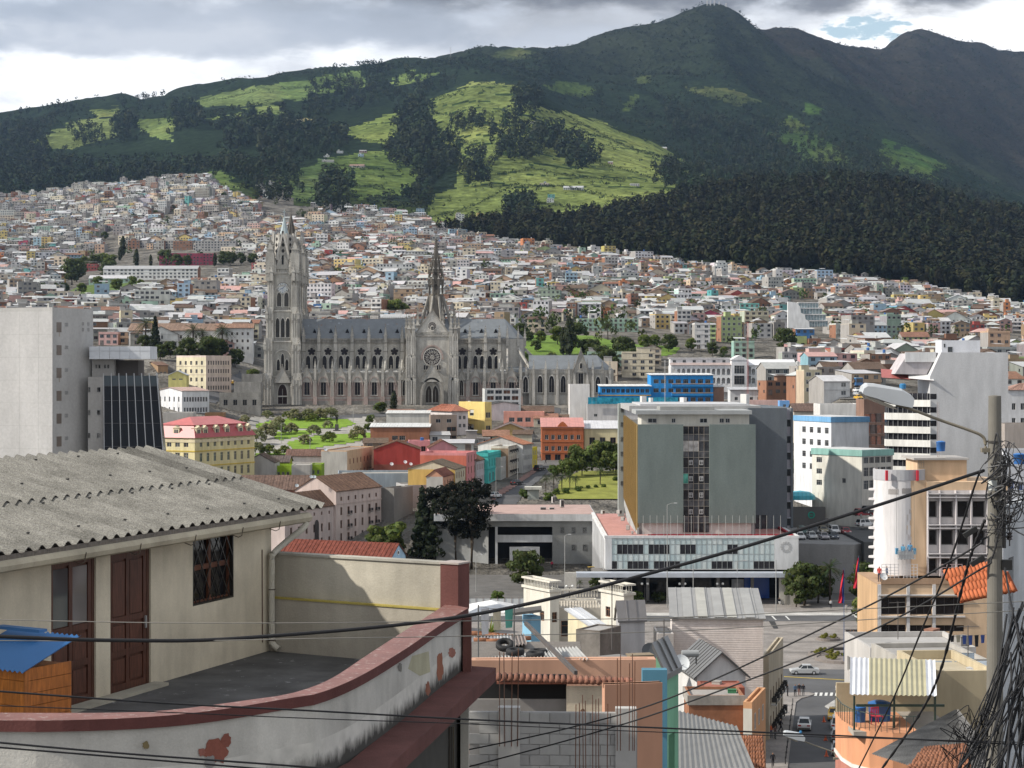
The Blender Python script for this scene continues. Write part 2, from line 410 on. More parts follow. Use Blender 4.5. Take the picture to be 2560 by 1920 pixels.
# city edge: rows of the highest houses for each column
EDGE_X = [-400,0,93,197,359,451,506,560,640,655,720,735,800,900,1060,1085,1140,1150,1280,1400,1560,1700,1900,2050,2260,2400,2560,2900]
EDGE_Y = [560,513,494,475,466,446,443,480,515,432,440,512,515,520,545,572,575,592,617,632,648,663,692,694,718,748,778,800]
def city_edge(px): return np.interp(px,EDGE_X,EDGE_Y)
FIELDS = [  # meadows on the slopes, seen outline in photo columns / rows; (polygon, colour)
([(1075,250),(1130,222),(1185,207),(1300,214),(1312,240),(1330,262),(1420,285),(1520,312),(1640,362),(1760,432),(1830,478),(1700,498),(1640,520),(1560,545),(1400,545),(1260,560),(1160,590),(1085,565),(1070,540),(1075,495),(1140,470),(1145,380),(1075,330)],(.135,.178,.050)),
([(855,335),(880,312),(930,294),(1010,280),(1000,330),(960,360),(900,350)],(.14,.19,.05)),
([(820,395),(960,370),(1040,420),(1040,480),(900,500),(830,450)],(.10,.15,.04)),
([(75,350),(120,330),(200,302),(280,298),(300,330),(240,350),(170,368),(110,370)],(.13,.17,.055)),
([(220,280),(290,266),(320,275),(300,292),(240,292)],(.13,.17,.05)),
([(335,300),(450,290),(430,335),(420,360),(370,340)],(.12,.17,.05)),
([(480,248),(560,235),(700,215),(720,235),(700,258),(600,262),(520,268)],(.12,.17,.055)),
([(520,300),(600,280),(690,262),(715,285),(640,300),(560,305)],(.13,.18,.055)),
([(700,205),(900,182),(920,210),(830,232),(760,250),(700,240)],(.11,.17,.05)),
([(960,215),(1000,182),(1100,178),(1060,205),(990,222)],(.12,.18,.05)),
([(690,310),(760,290),(800,292),(740,320)],(.20,.19,.09)),
([(870,140),(960,118),(1080,112),(1090,130),(980,140)],(0.043,0.062,0.022)),
([(1220,135),(1300,122),(1360,138),(1280,150)],(0.050,0.068,0.025)),
([(1360,215),(1440,205),(1485,225),(1470,245),(1400,240)],(0.062,0.099,0.025)),
([(1540,275),(1590,232),(1600,245),(1570,270)],(0.062,0.093,0.025)),
([(1590,190),(1630,185),(1640,200),(1600,205)],(0.062,0.087,0.028)),
([(1715,215),(1790,214),(1830,222),(1860,240),(1900,258),(1850,260),(1800,245),(1740,232)],(0.062,0.084,0.028)),
([(1995,255),(2050,262),(2062,275),(2030,288),(2000,270)],(0.050,0.099,0.022)),
([(1950,300),(1965,290),(2030,325),(2065,348),(2140,400),(2110,430),(2060,430),(2000,390),(1930,345),(1880,335),(1940,330)],(0.046,0.084,0.022)),
([(2205,345),(2260,360),(2210,385),(2270,370),(2330,395),(2385,420),(2330,430),(2350,450),(2290,440),(2220,415),(2205,380)],(0.046,0.093,0.022)),
([(1755,340),(1790,350),(1822,375),(1790,370)],(0.050,0.087,0.019)),
([(640,470),(760,420),(800,400),(860,430),(880,480),(800,510),(700,500)],(.075,.12,.04)),
([(1100,545),(1300,560),(1420,575),(1300,615),(1170,600)],(.09,.14,.04)),
([(480,440),(560,430),(610,470),(560,480)],(.09,.14,.04)),
]
WOODS = [  # stands of trees (photo outline) with rough tree height in metres and number
([(1230,330),(1300,300),(1350,330),(1420,345),(1500,400),(1490,430),(1420,440),(1380,400),(1300,420),(1240,410)],26,150),
([(1290,230),(1345,225),(1355,280),(1300,300)],26,40),([(1155,440),(1185,410),(1228,430),(1225,470),(1165,475)],26,30),
([(1130,305),(1210,300),(1205,330),(1130,335)],20,30),([(1010,250),(1060,230),(1080,300),(1075,400),(1010,390),(990,330)],28,90),
([(960,370),(1060,330),(1150,360),(1150,430),(1060,470),(970,420)],24,140),([(800,200),(900,190),(1100,190),(1150,200),(1000,240),(900,275),(800,300),(740,290)],24,190),
([(620,290),(700,290),(860,330),(870,370),(800,400),(650,400)],26,170),([(430,265),(490,260),(500,320),(440,350)],26,55),
([(280,300),(340,285),(330,350),(290,365)],26,40),([(540,300),(640,290),(660,370),(560,380)],24,100),
([(170,330),(240,320),(260,350),(200,370)],20,40),([(80,300),(180,275),(190,290),(90,330)],18,40),
([(640,430),(720,400),(760,470),(700,520),(640,500)],20,70),([(800,460),(880,450),(860,540),(800,540)],24,50),
([(1640,410),(1760,430),(1770,470),(1660,470)],22,60),([(1265,520),(1330,500),(1330,560),(1270,565)],22,40),
([(1020,500),(1075,470),(1078,520),(1040,540)],22,25),([(1640,250),(1760,300),(1900,330),(1950,380),(1900,430),(1780,420),(1680,330)],24,190),
([(0,300),(120,300),(110,420),(300,430),(480,420),(600,400),(640,460),(560,440),(300,455),(0,500)],22,560),
([(1640,440),(1800,430),(2000,420),(2200,440),(2400,490),(2560,530),(2560,560),(2300,490),(2000,475),(1700,500)],20,520),([(1880,300),(2000,320),(2200,400),(2300,450),(2100,440),(1900,400)],18,220),
([(300,250),(410,238),(400,262),(300,275)],20,16),
]
FOREST = [(1080,592),(1300,560),(1480,550),(1640,520),(1740,495),(1830,470),(1900,462),(2000,470),(2160,464),(2300,480),(2420,530),(2560,548),(2700,560),(2700,800),(2560,775),(2400,748),(2260,718),(2050,694),(1900,690),(1700,662),(1560,647),(1400,632),(1280,618),(1150,595)]
def relief(X,D):
 """spurs and gullies of the open slopes"""
 wob = fbm(X,D,420.0,5,3.1); gul = 1-np.abs(fbm(X+0.3*D,D*0.45,260.0,4,9.2))*1.6; lit = np.clip((D-4300)/800,0,1)
 return np.clip((D-2500)/900,0,1)*(wob*10+np.clip(gul,-1,1)*(6+lit*30)-14*lit)
CITYDIRT = (.15,.14,.125)
def build_terrain():
 # -- polar sheet from the river of streets to the ridge --
 pxs = np.concatenate([np.arange(-900,-40,40.0),np.arange(-40,2600,6.0),np.arange(2600,3401,40.0)])
 ds = np.concatenate([np.arange(430,900,10.0),np.geomspace(900,2500,70),np.geomspace(2525,7500,230)])
 A,D = np.meshgrid(pxs,ds,indexing='ij')
 Z = zg(A,D); X = (A-CX)*D/F
 Z = Z+relief(X,D)
 V = np.stack([X,D,Z],-1).reshape(-1,3)
 ni,nj = A.shape; idx = np.arange(ni*nj).reshape(ni,nj)
 Q = np.stack([idx[:-1,:-1],idx[1:,:-1],idx[1:,1:],idx[:-1,1:]],-1).reshape(-1,4)
 Ac = (A[:-1,:-1]+A[1:,1:])/2; Dc = (D[:-1,:-1]+D[1:,1:])/2; Zc = (Z[:-1,:-1]+Z[1:,1:])/2; Yc = HY-F*Zc/Dc
 Xc = (X[:-1,:-1]+X[1:,1:])/2
 jit = fbm(Xc,Dc,60.0,3,5.5)
 aj = Ac+jit*15; yj = Yc+fbm(Xc,Dc,75.0,3,1.5)*10
 C = np.empty(Ac.shape+(3,)); C[:] = (.017,.027,.015)  # open slopes; mountain colours are darkened to carry cloud shadow
 hi = np.clip((Dc-4800)/900,0,1)[...,None]; C[:] = C*(1-hi)+np.array((.022,.026,.015))*hi  # upper slopes, with the cloud shadow put into the colour
 brown = ((Ac > 1890) & (Dc > 6000))[...,None]*0.8; C[:] = C*(1-brown)+np.array((.028,.0235,.017))*brown  # rear mountain brown, also darkened for cloud shadow
 for poly,c in FIELDS:
  m = inpoly(aj,yj,poly) & (Dc > 2450); C[m] = c
 tone = fbm(Xc,Dc,130.0,3,2.2)[...,None]
 fld = (C[...,1] > .05)[...,None]; C = np.where(fld,C*np.array((1.0,.95,1.05)),C)
 C = np.where(fld,C*(1+0.28*tone)+np.clip(tone,0,1)*np.array((.03,.012,.004)),C)
 # hedgerows along the contours of the meadows
 band = np.abs(((Zc+jit*9)/26.0) % 1.0 - 0.5) < 0.05
 hedge = fld[...,0] & band & (fbm(Xc,Dc,240.0,2,7.7) > -0.05); C[hedge] = (.030,.050,.018)
 city = (Yc > city_edge(Ac)+2) & (Dc < 2750); C[city] = CITYDIRT
 C[(Dc < 2750) & ~city & ~fld[...,0]] = (.045,.062,.022)
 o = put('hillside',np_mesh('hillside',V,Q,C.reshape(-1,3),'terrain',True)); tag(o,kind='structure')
 return X,D,Z
build_terrain()
# near ground sheet
def build_near_ground():
 ys = np.array([-120,0,30,45,80,130,190,210,320,430.0]); xs = np.array([-300,-120,-60,0,60,120,300.0])
 zz = np.interp(ys,_nd,_nz)
 m = MB((.12,.115,.11),'ground')
 for j in range(len(ys)-1):
  for i in range(len(xs)-1):
   m.face([(xs[i],ys[j],zz[j]),(xs[i+1],ys[j],zz[j]),(xs[i+1],ys[j+1],zz[j+1]),(xs[i],ys[j+1],zz[j+1])])
 tag(m.build('ground'),kind='structure')
build_near_ground()
# ---------------- foliage in bulk ----------------
def leaf_cloud(C,R,H,n,size,rng,flat=0.0):
 """n random leaf-clump quads in each ellipsoid; C centres (N,3), R radii, H half heights"""
 N = len(C); M = N*n
 u = rng.normal(size=(M,3)); u /= np.linalg.norm(u,axis=1,keepdims=True)
 rad = rng.uniform(0.45,1.0,(M,1))**0.6
 Rr = np.repeat(R,n); Hh = np.repeat(H,n)
 c = np.repeat(C,n,axis=0)+u*rad*np.stack([Rr,Rr,Hh],1)
 a = rng.normal(size=(M,3)); a -= (a*u).sum(1,keepdims=True)*u*0.75; a /= np.linalg.norm(a,axis=1,keepdims=True)
 b = np.cross(u,a); b /= np.linalg.norm(b,axis=1,keepdims=True)+1e-9
 s = np.repeat(size,n)[:,None]*rng.uniform(0.6,1.3,(M,1)) if np.ndim(size) else size*rng.uniform(0.6,1.3,(M,1))
 V = np.stack([c-a*s-b*s*.7,c+a*s-b*s*.6,c+a*s*.8+b*s*.8,c-a*s*.7+b*s*.7],1).reshape(-1,3)
 Q = np.arange(M*4).reshape(M,4)
 return V,Q
def bulk_trees(name,px,d,h,label,cat,base=(.020,.030,.014),var=0.35,n=26,slim=0.30,stuff=True):
 px = np.asarray(px,float); d = np.asarray(d,float); N = len(px); h = np.asarray(h,float)*RNG.uniform(.7,1.25,N)
 X = (px-CX)*d/F; Z = zg(px,d)+relief(X,d)
 C1 = np.stack([X,d,Z+h*.62],1); R = h*slim*RNG.uniform(.8,1.25,N)
 V,Q = leaf_cloud(C1,R,h*.42,n,h*.10*math.sqrt(24/n),RNG)
 col = np.array(base)*(1+var*RNG.uniform(-1,1,(N,1)))*np.stack([RNG.uniform(.85,1.3,N),np.ones(N),RNG.uniform(.8,1.1,N)],1)
 C = np.repeat(col,n,axis=0)*RNG.uniform(.75,1.3,(N*n,1))
 o = put(name,np_mesh(name,V,Q,C,'farleaf')); tag(o,label,cat,kind='stuff' if stuff else None); return o
def sample_poly(poly,n,dlo=2300.0,dhi=6800.0):
 xs = [p[0] for p in poly]; ys = [p[1] for p in poly]; out = []
 while len(out) < n:
  a = RNG.uniform(min(xs),max(xs),4*n); b = RNG.uniform(min(ys),max(ys),4*n); m = inpoly(a,b,poly)
  out += list(zip(a[m],b[m]))
 return out[:n]
def build_woods():
 A,B,H = [],[],[]
 for poly,h,n in WOODS:
  pts = sample_poly(poly,int(n*1.6)); A += [p[0]+random.gauss(0,9) for p in pts]; B += [p[1]+random.gauss(0,5) for p in pts]; H += [h*random.choice((.55,.8,1,1.1)) for p in pts]
 bulk_trees('hillside_woods',A,ground_dv(A,B),H,'scattered dark woods over the green mountain slopes','woods',(.021,.031,.017),n=50)
 pts = sample_poly(FOREST,6200); A = [p[0] for p in pts]; B = [p[1] for p in pts]
 bulk_trees('forest',A,ground_dv(A,B,1750),[22]*len(A),'dense dark eucalyptus forest above the houses on the right','forest',(.018,.0215,.0105),.62,n=58,slim=.19)
 A,B,H = [],[],[]
 for poly,c in FIELDS:
  area = (max(p[0] for p in poly)-min(p[0] for p in poly))*(max(p[1] for p in poly)-min(p[1] for p in poly))
  pts = sample_poly(poly,int(area/900)+3); A += [p[0] for p in pts]; B += [p[1] for p in pts]; H += [random.uniform(3,8) for p in pts]
 for pts in HEDGES:
  for (x0,y0),(x1,y1) in zip(pts,pts[1:]):
   L = int(math.hypot(x1-x0,y1-y0)/2.6)+1
   for k in range(L):
    f = (k+random.random())/L; A.append(x0+(x1-x0)*f); B.append(y0+(y1-y0)*f+random.uniform(-1.2,1.2)); H.append(random.uniform(2.5,6))
 bulk_trees('meadow_shrubs',A,ground_dv(A,B),H,'dark shrubs and hedges dotted over the meadows','shrubs',(.026,.042,.016),.3,n=14,slim=.5)
 A,B = [],[]
 for poly,n in (([(1320,130),(1600,70),(1760,20),(1890,60),(2050,170),(2560,490),(2560,560),(2300,470),(2060,440),(1830,450),(1640,350),(1400,260)],5200),
     ([(1900,70),(2310,68),(2560,115),(2560,480),(2300,330),(2100,200)],2200),
     ([(640,205),(900,172),(1250,115),(1400,105),(1400,250),(1300,200),(1100,180),(900,200)],1700),
     ([(0,300),(640,200),(640,300),(0,420)],700),([(0,400),(640,390),(640,480),(300,460),(0,500)],900),([(640,400),(1060,380),(1070,540),(640,500)],900)):
  pts = sample_poly(poly,n); A += [p[0] for p in pts]; B += [p[1] for p in pts]
 A = np.array(A); B = np.array(B); keep = np.ones(len(A),bool)
 for f in FIELDS: keep &= ~inpoly(A,B,f[0])
 A = A[keep]; B = B[keep]; D_ = ground_dv(A,B); keep = np.abs(HY-F*zg(A,D_)/D_-B) < 3; A = A[keep]; B = B[keep]
 bulk_trees('mountain_scrub',A,ground_dv(A,B),RNG.uniform(6,11,len(A)),'low dark scrub covering the upper mountain slopes','scrub',(.018,.026,.0145),.45,n=9,slim=.62)
def build_greenery():
 A = RNG.uniform(0,2560,2600); B = RNG.uniform(450,880,2600); e = city_edge(A); n = vnoise(A/60,B/25,4.0)
 k = (B > e+2) & (B < e+230) & ((n > .35) | (RNG.uniform(0,1,len(A)) < .12)); A,B = A[k],B[k]
 bulk_trees('hillside_greenery',A,ground_dv(A,B,860,2740),RNG.uniform(6,11,len(A)),'small trees and bushes sprinkled between the hillside houses','trees',(.045,.068,.022),.4,n=40,slim=.40)
HEDGES = [[(1075,548),(1180,520),(1280,470),(1400,470),(1560,500),(1700,490)],[(1240,445),(1330,430),(1420,445),(1560,460)],[(1340,330),(1500,345),(1640,395),(1760,435)],
[(1360,265),(1480,330),(1600,385),(1700,410)],[(1080,280),(1180,290),(1300,280)],[(1290,500),(1420,520),(1560,530),(1660,515)],[(1500,420),(1640,455),(1790,470)],
[(1085,245),(1130,238),(1200,205),(1310,214)],[(855,345),(960,350),(1020,345)],[(700,225),(900,200)],[(520,270),(600,262),(720,255)],[(540,300),(640,295)],
[(480,250),(560,245),(700,212)],[(1130,305),(1215,310)],[(1200,585),(1290,540),(1420,540)],[(1560,330),(1640,360),(1740,395)],[(2210,385),(2300,410),(2380,425)],[(830,420),(960,440)],[(820,460),(960,480)]]
build_woods()
build_greenery()
# ---------------- hillside houses ----------------
WALLC = {'white': (.62,.62,.60),'cream': (.58,.50,.36),'grey concrete': (.29,.275,.255),'pale grey': (.42,.42,.41),'brick': (.25,.125,.075),
'tan': (.36,.25,.15),'pink': (.55,.33,.29),'yellow': (.60,.45,.13),'light blue': (.28,.43,.55),'blue': (.05,.22,.55),'mint green': (.33,.50,.38),
'lime green': (.42,.52,.20),'teal': (.12,.40,.38),'orange': (.55,.20,.06),'red': (.42,.07,.06),'crimson': (.42,.05,.10),'lilac': (.47,.42,.50),'sage green': (.27,.36,.27),'peach': (.58,.38,.24),'dark green': (.05,.17,.13)}
ROOFC = {'white metal': (.52,.52,.51),'grey metal': (.42,.42,.42),'brown tile': (.15,.095,.065),'terracotta tile': (.30,.14,.085),'grey slab': (.30,.29,.28),'pink metal': (.58,.30,.25),'rusty metal': (.27,.15,.10)}
for _k,_v in list(WALLC.items()): _g = sum(_v)/3; WALLC[_k] = tuple((x*.80+_g*.20)*.88 for x in _v)
for _k,_v in list(ROOFC.items()): _g = sum(_v)/3; ROOFC[_k] = tuple((x*.80+_g*.20)*.84 for x in _v)
def hcol(c,k=.12):
 f = 1+random.uniform(-k,k); return tuple(max(.02,min(.8,x*f*(1+random.uniform(-.03,.03)))) for x in c)
def house_parts(w,dp,h,st,wc,rt,rc,detail,face='f'):
 """local frame: front at y=0 facing -y, x 0..w; returns builders wall, roof, window"""
 wall = MB(wc,'houses'); roof = MB(rc,'metal' if 'metal' in rt[1] else ('tile' if 'tile' in rt[1] else 'houses')); win = MB((.03,.035,.045),'glass')
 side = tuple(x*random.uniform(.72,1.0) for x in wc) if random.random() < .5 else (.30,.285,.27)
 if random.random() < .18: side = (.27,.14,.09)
 base = -7.0
 wall.face([(0,0,base),(w,0,base),(w,0,h),(0,0,h)]); wall.face([(w,dp,base),(0,dp,base),(0,dp,h),(w,dp,h)])
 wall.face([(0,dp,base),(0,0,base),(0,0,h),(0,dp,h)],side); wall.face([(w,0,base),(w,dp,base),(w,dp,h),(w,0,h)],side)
 k = rt[0]; o = .45
 if k == 'flat':
  p = random.choice((.15,.5,.8)); t = .18
  roof.box(0.02,w-.02,0.02,dp-.02,h-.3,h+.02,(.33,.32,.31),'houses',skip='b')
  for b in ((0,w,0,t),(0,w,dp-t,dp),(0,t,t,dp-t),(w-t,w,t,dp-t)): wall.box(b[0],b[1],b[2],b[3],h,h+p,skip='b')
  r = random.random()
  if r < .55:   # stair hut on the roof
   a = random.uniform(0,w*.5); ww = random.uniform(2.2,max(2.4,w*.5)); hh = random.uniform(2,2.7); dy = random.uniform(.3,max(.5,dp-4.5))
   a = min(a,w-ww-.1)
   wall.box(a,a+ww,dy,dy+3.2,h,h+hh,hcol((.36,.35,.33)) if random.random() < .5 else wc,skip='b')
   roof.box(a-.2,a+ww+.2,dy-.25,dy+3.4,h+hh,h+hh+.12,random.choice(((.62,.62,.61),(.35,.34,.33))),'metal')
  if .3 < r < .8:  # lean-to roof over part of the terrace
   a = random.uniform(0,w*.4); ww = random.uniform(3,max(3.2,w*.6)); ww = min(ww,w-a)
   roof.face([(a,dp*.3,h+2.0),(a+ww,dp*.3,h+2.0),(a+ww,dp-.1,h+2.6),(a,dp-.1,h+2.6)],random.choice(((.66,.66,.65),(.50,.50,.5),(.30,.27,.25))),'metal')
  if r > .85 or r < .1:
   x = random.uniform(.8,w-.8); y = random.uniform(.8,dp-.8)
   roof.lathe([(.6,0),(.66,1.1),(.45,1.35),(0.01,1.4)],8,(x,y,h+.6),random.choice(((.04,.12,.32),(.05,.05,.055),(.45,.45,.44))),'plastic')
   for q in (-.4,.4): roof.box(x+q-.05,x+q+.05,y-.4,y+.4,h,h+.62,(.2,.2,.2),'houses')
 elif k in ('gx','gy'):
  rs = (dp if k == 'gx' else w)*random.uniform(.17,.26)
  if k == 'gx':
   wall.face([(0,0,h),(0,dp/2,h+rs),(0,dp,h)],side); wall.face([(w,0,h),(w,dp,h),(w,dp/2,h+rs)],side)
   e = rs*o/(dp/2)
   A = [(-.3,-o,h-e),(w+.3,-o,h-e),(w+.3,dp/2,h+rs),(-.3,dp/2,h+rs)]; B = [(-.3,dp/2,h+rs),(w+.3,dp/2,h+rs),(w+.3,dp+o,h-e),(-.3,dp+o,h-e)]
  else:
   wall.face([(0,0,h),(w,0,h),(w/2,0,h+rs)]); wall.face([(0,dp,h),(w/2,dp,h+rs),(w,dp,h)])
   e = rs*o/(w/2)
   A = [(-o,-.4,h-e),(w/2,-.4,h+rs),(w/2,dp+.3,h+rs),(-o,dp+.3,h-e)]; B = [(w/2,-.4,h+rs),(w+o,-.4,h-e),(w+o,dp+.3,h-e),(w/2,dp+.3,h+rs)]
  for q in (A,B):
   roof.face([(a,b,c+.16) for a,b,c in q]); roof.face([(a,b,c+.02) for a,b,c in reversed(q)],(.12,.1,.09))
   for i in range(4):
    a = q[i]; b = q[(i+1) % 4]
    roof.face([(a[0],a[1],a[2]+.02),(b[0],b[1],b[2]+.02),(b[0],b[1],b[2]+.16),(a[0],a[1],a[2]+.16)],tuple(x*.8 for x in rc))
 elif k == 'hip':
  rs = min(w,dp)*.22; i = min(w,dp)*.42
  q = [(-o,-o,h),(w+o,-o,h),(w+o,dp+o,h),(-o,dp+o,h)]; a = (i,dp/2,h+rs); b = (w-i,dp/2,h+rs)
  roof.face([q[0],q[1],b,a]); roof.face([q[1],q[2],b]); roof.face([q[2],q[3],a,b]); roof.face([q[3],q[0],a])
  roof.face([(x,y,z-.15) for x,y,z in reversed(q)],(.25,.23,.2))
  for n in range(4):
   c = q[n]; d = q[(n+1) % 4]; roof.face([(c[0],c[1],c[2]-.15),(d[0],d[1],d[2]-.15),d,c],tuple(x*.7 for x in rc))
 else:   # shed
  rs = dp*random.uniform(.08,.16)
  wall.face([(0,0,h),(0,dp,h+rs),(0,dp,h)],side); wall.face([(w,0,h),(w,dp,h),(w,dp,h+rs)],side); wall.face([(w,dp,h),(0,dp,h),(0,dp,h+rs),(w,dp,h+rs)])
  q = [(-.3,-.5,h-rs*.5/dp+.03),(w+.3,-.5,h-rs*.5/dp+.03),(w+.3,dp+.2,h+rs+.05),(-.3,dp+.2,h+rs+.05)]
  roof.face([(a,b,c+.1) for a,b,c in q]); roof.face(list(reversed(q)),(.15,.13,.12))
  roof.face([q[0],q[1],(q[1][0],q[1][1],q[1][2]+.1),(q[0][0],q[0][1],q[0][2]+.1)])
 # windows, sills and slab lines per storey
 sh = h/st; n = max(1,int(w/random.uniform(2.4,3.6))); ww = min(1.7,w/n*random.uniform(.42,.62)); hh = min(1.35,sh*.48)
 fr = random.choice(((.55,.55,.54),(.30,.2,.13),(.2,.2,.2),wc))
 balcony = random.random() < .22 and st > 1
 for s in range(st):
  z = s*sh+sh*.34
  if random.random() < .5: wall.box(-.04,w+.04,-.14,0,(s+1)*sh-.22,(s+1)*sh-.02,tuple(x*.85 for x in wc),skip='k')
  for i in range(n):
   if random.random() < .12: continue
   x = (i+.5)*w/n-ww/2; door = s == 0 and random.random() < .25; z0 = .05 if door else z
   wall.box(x-.09,x+ww+.09,-.07,0,z0-.09,z+hh+.09,fr,skip='k')
   g = random.choice(((.025,.03,.04),(.05,.055,.065),(.02,.02,.025),(.10,.10,.10)))
   win.box(x,x+ww,-.085,0,z0,z+hh,g if not door else (.12,.10,.09),skip='k')
   if detail: wall.box(x+ww/2-.03,x+ww/2+.03,-.10,-.05,z0,z+hh,fr)
  if balcony and s > 0:
   wall.box(.2,w-.2,-1.0,-.0,s*sh-.12,s*sh+.06); wall.box(.2,w-.2,-1.0,-.9,s*sh+.06,s*sh+.9)
 if random.random() < .55:    # a few openings in the flank seen obliquely
  for s in range(st):
   for j in range(max(1,int(dp/4.5))):
    if random.random() < .5: continue
    y = (j+.4)*dp/max(1,int(dp/4.5)); z = s*sh+sh*.36
    for xx,sg in ((0,-1),(w,1)):
     x0,x1 = (xx-.06,xx) if sg < 0 else (xx,xx+.06)
     win.box(x0,x1,y,y+1.1,z,z+1.1,(.035,.04,.045))
 return wall,roof,win
def pick_style(px,py,d):
 left = px < 640 and py < 640
 r = random.random()
 if left: wn = random.choices(['grey concrete','pale grey','white','cream','light blue','yellow','pink','brick','peach','mint green','teal','red','lilac'],[40,20,14,11,4,4,3,7,5,1,1,.6,2])[0]
 elif px < 1300: wn = random.choices(['grey concrete','pale grey','white','cream','light blue','yellow','pink','brick','peach','tan','mint green','red'],[22,14,22,12,3,3,5,8,5,7,2,1])[0]
 else: wn = random.choices(['grey concrete','pale grey','white','cream','light blue','yellow','pink','brick','peach','tan','mint green','orange','red','teal','lime green','sage green','lilac'],[13,12,25,14,4,4,6,9,7,7,4,2,2,2,2,2,2])[0]
 if left: rn = random.choices([('flat','grey slab'),('shed','grey metal'),('gx','grey metal'),('gy','brown tile'),('shed','white metal'),('gx','white metal')],[64,10,8,4,7,5])[0]
 else: rn = random.choices([('flat','grey slab'),('shed','grey metal'),('gx','white metal'),('gy','white metal'),('gx','grey metal'),('gx','brown tile'),('gy','brown tile'),('gx','terracotta tile'),('hip','brown tile'),('shed','white metal'),('hip','white metal'),('gx','pink metal'),('gy','rusty metal')],[44,8,6,6,8,6,9,2,2,6,2,2,3])[0]
 return wn,rn
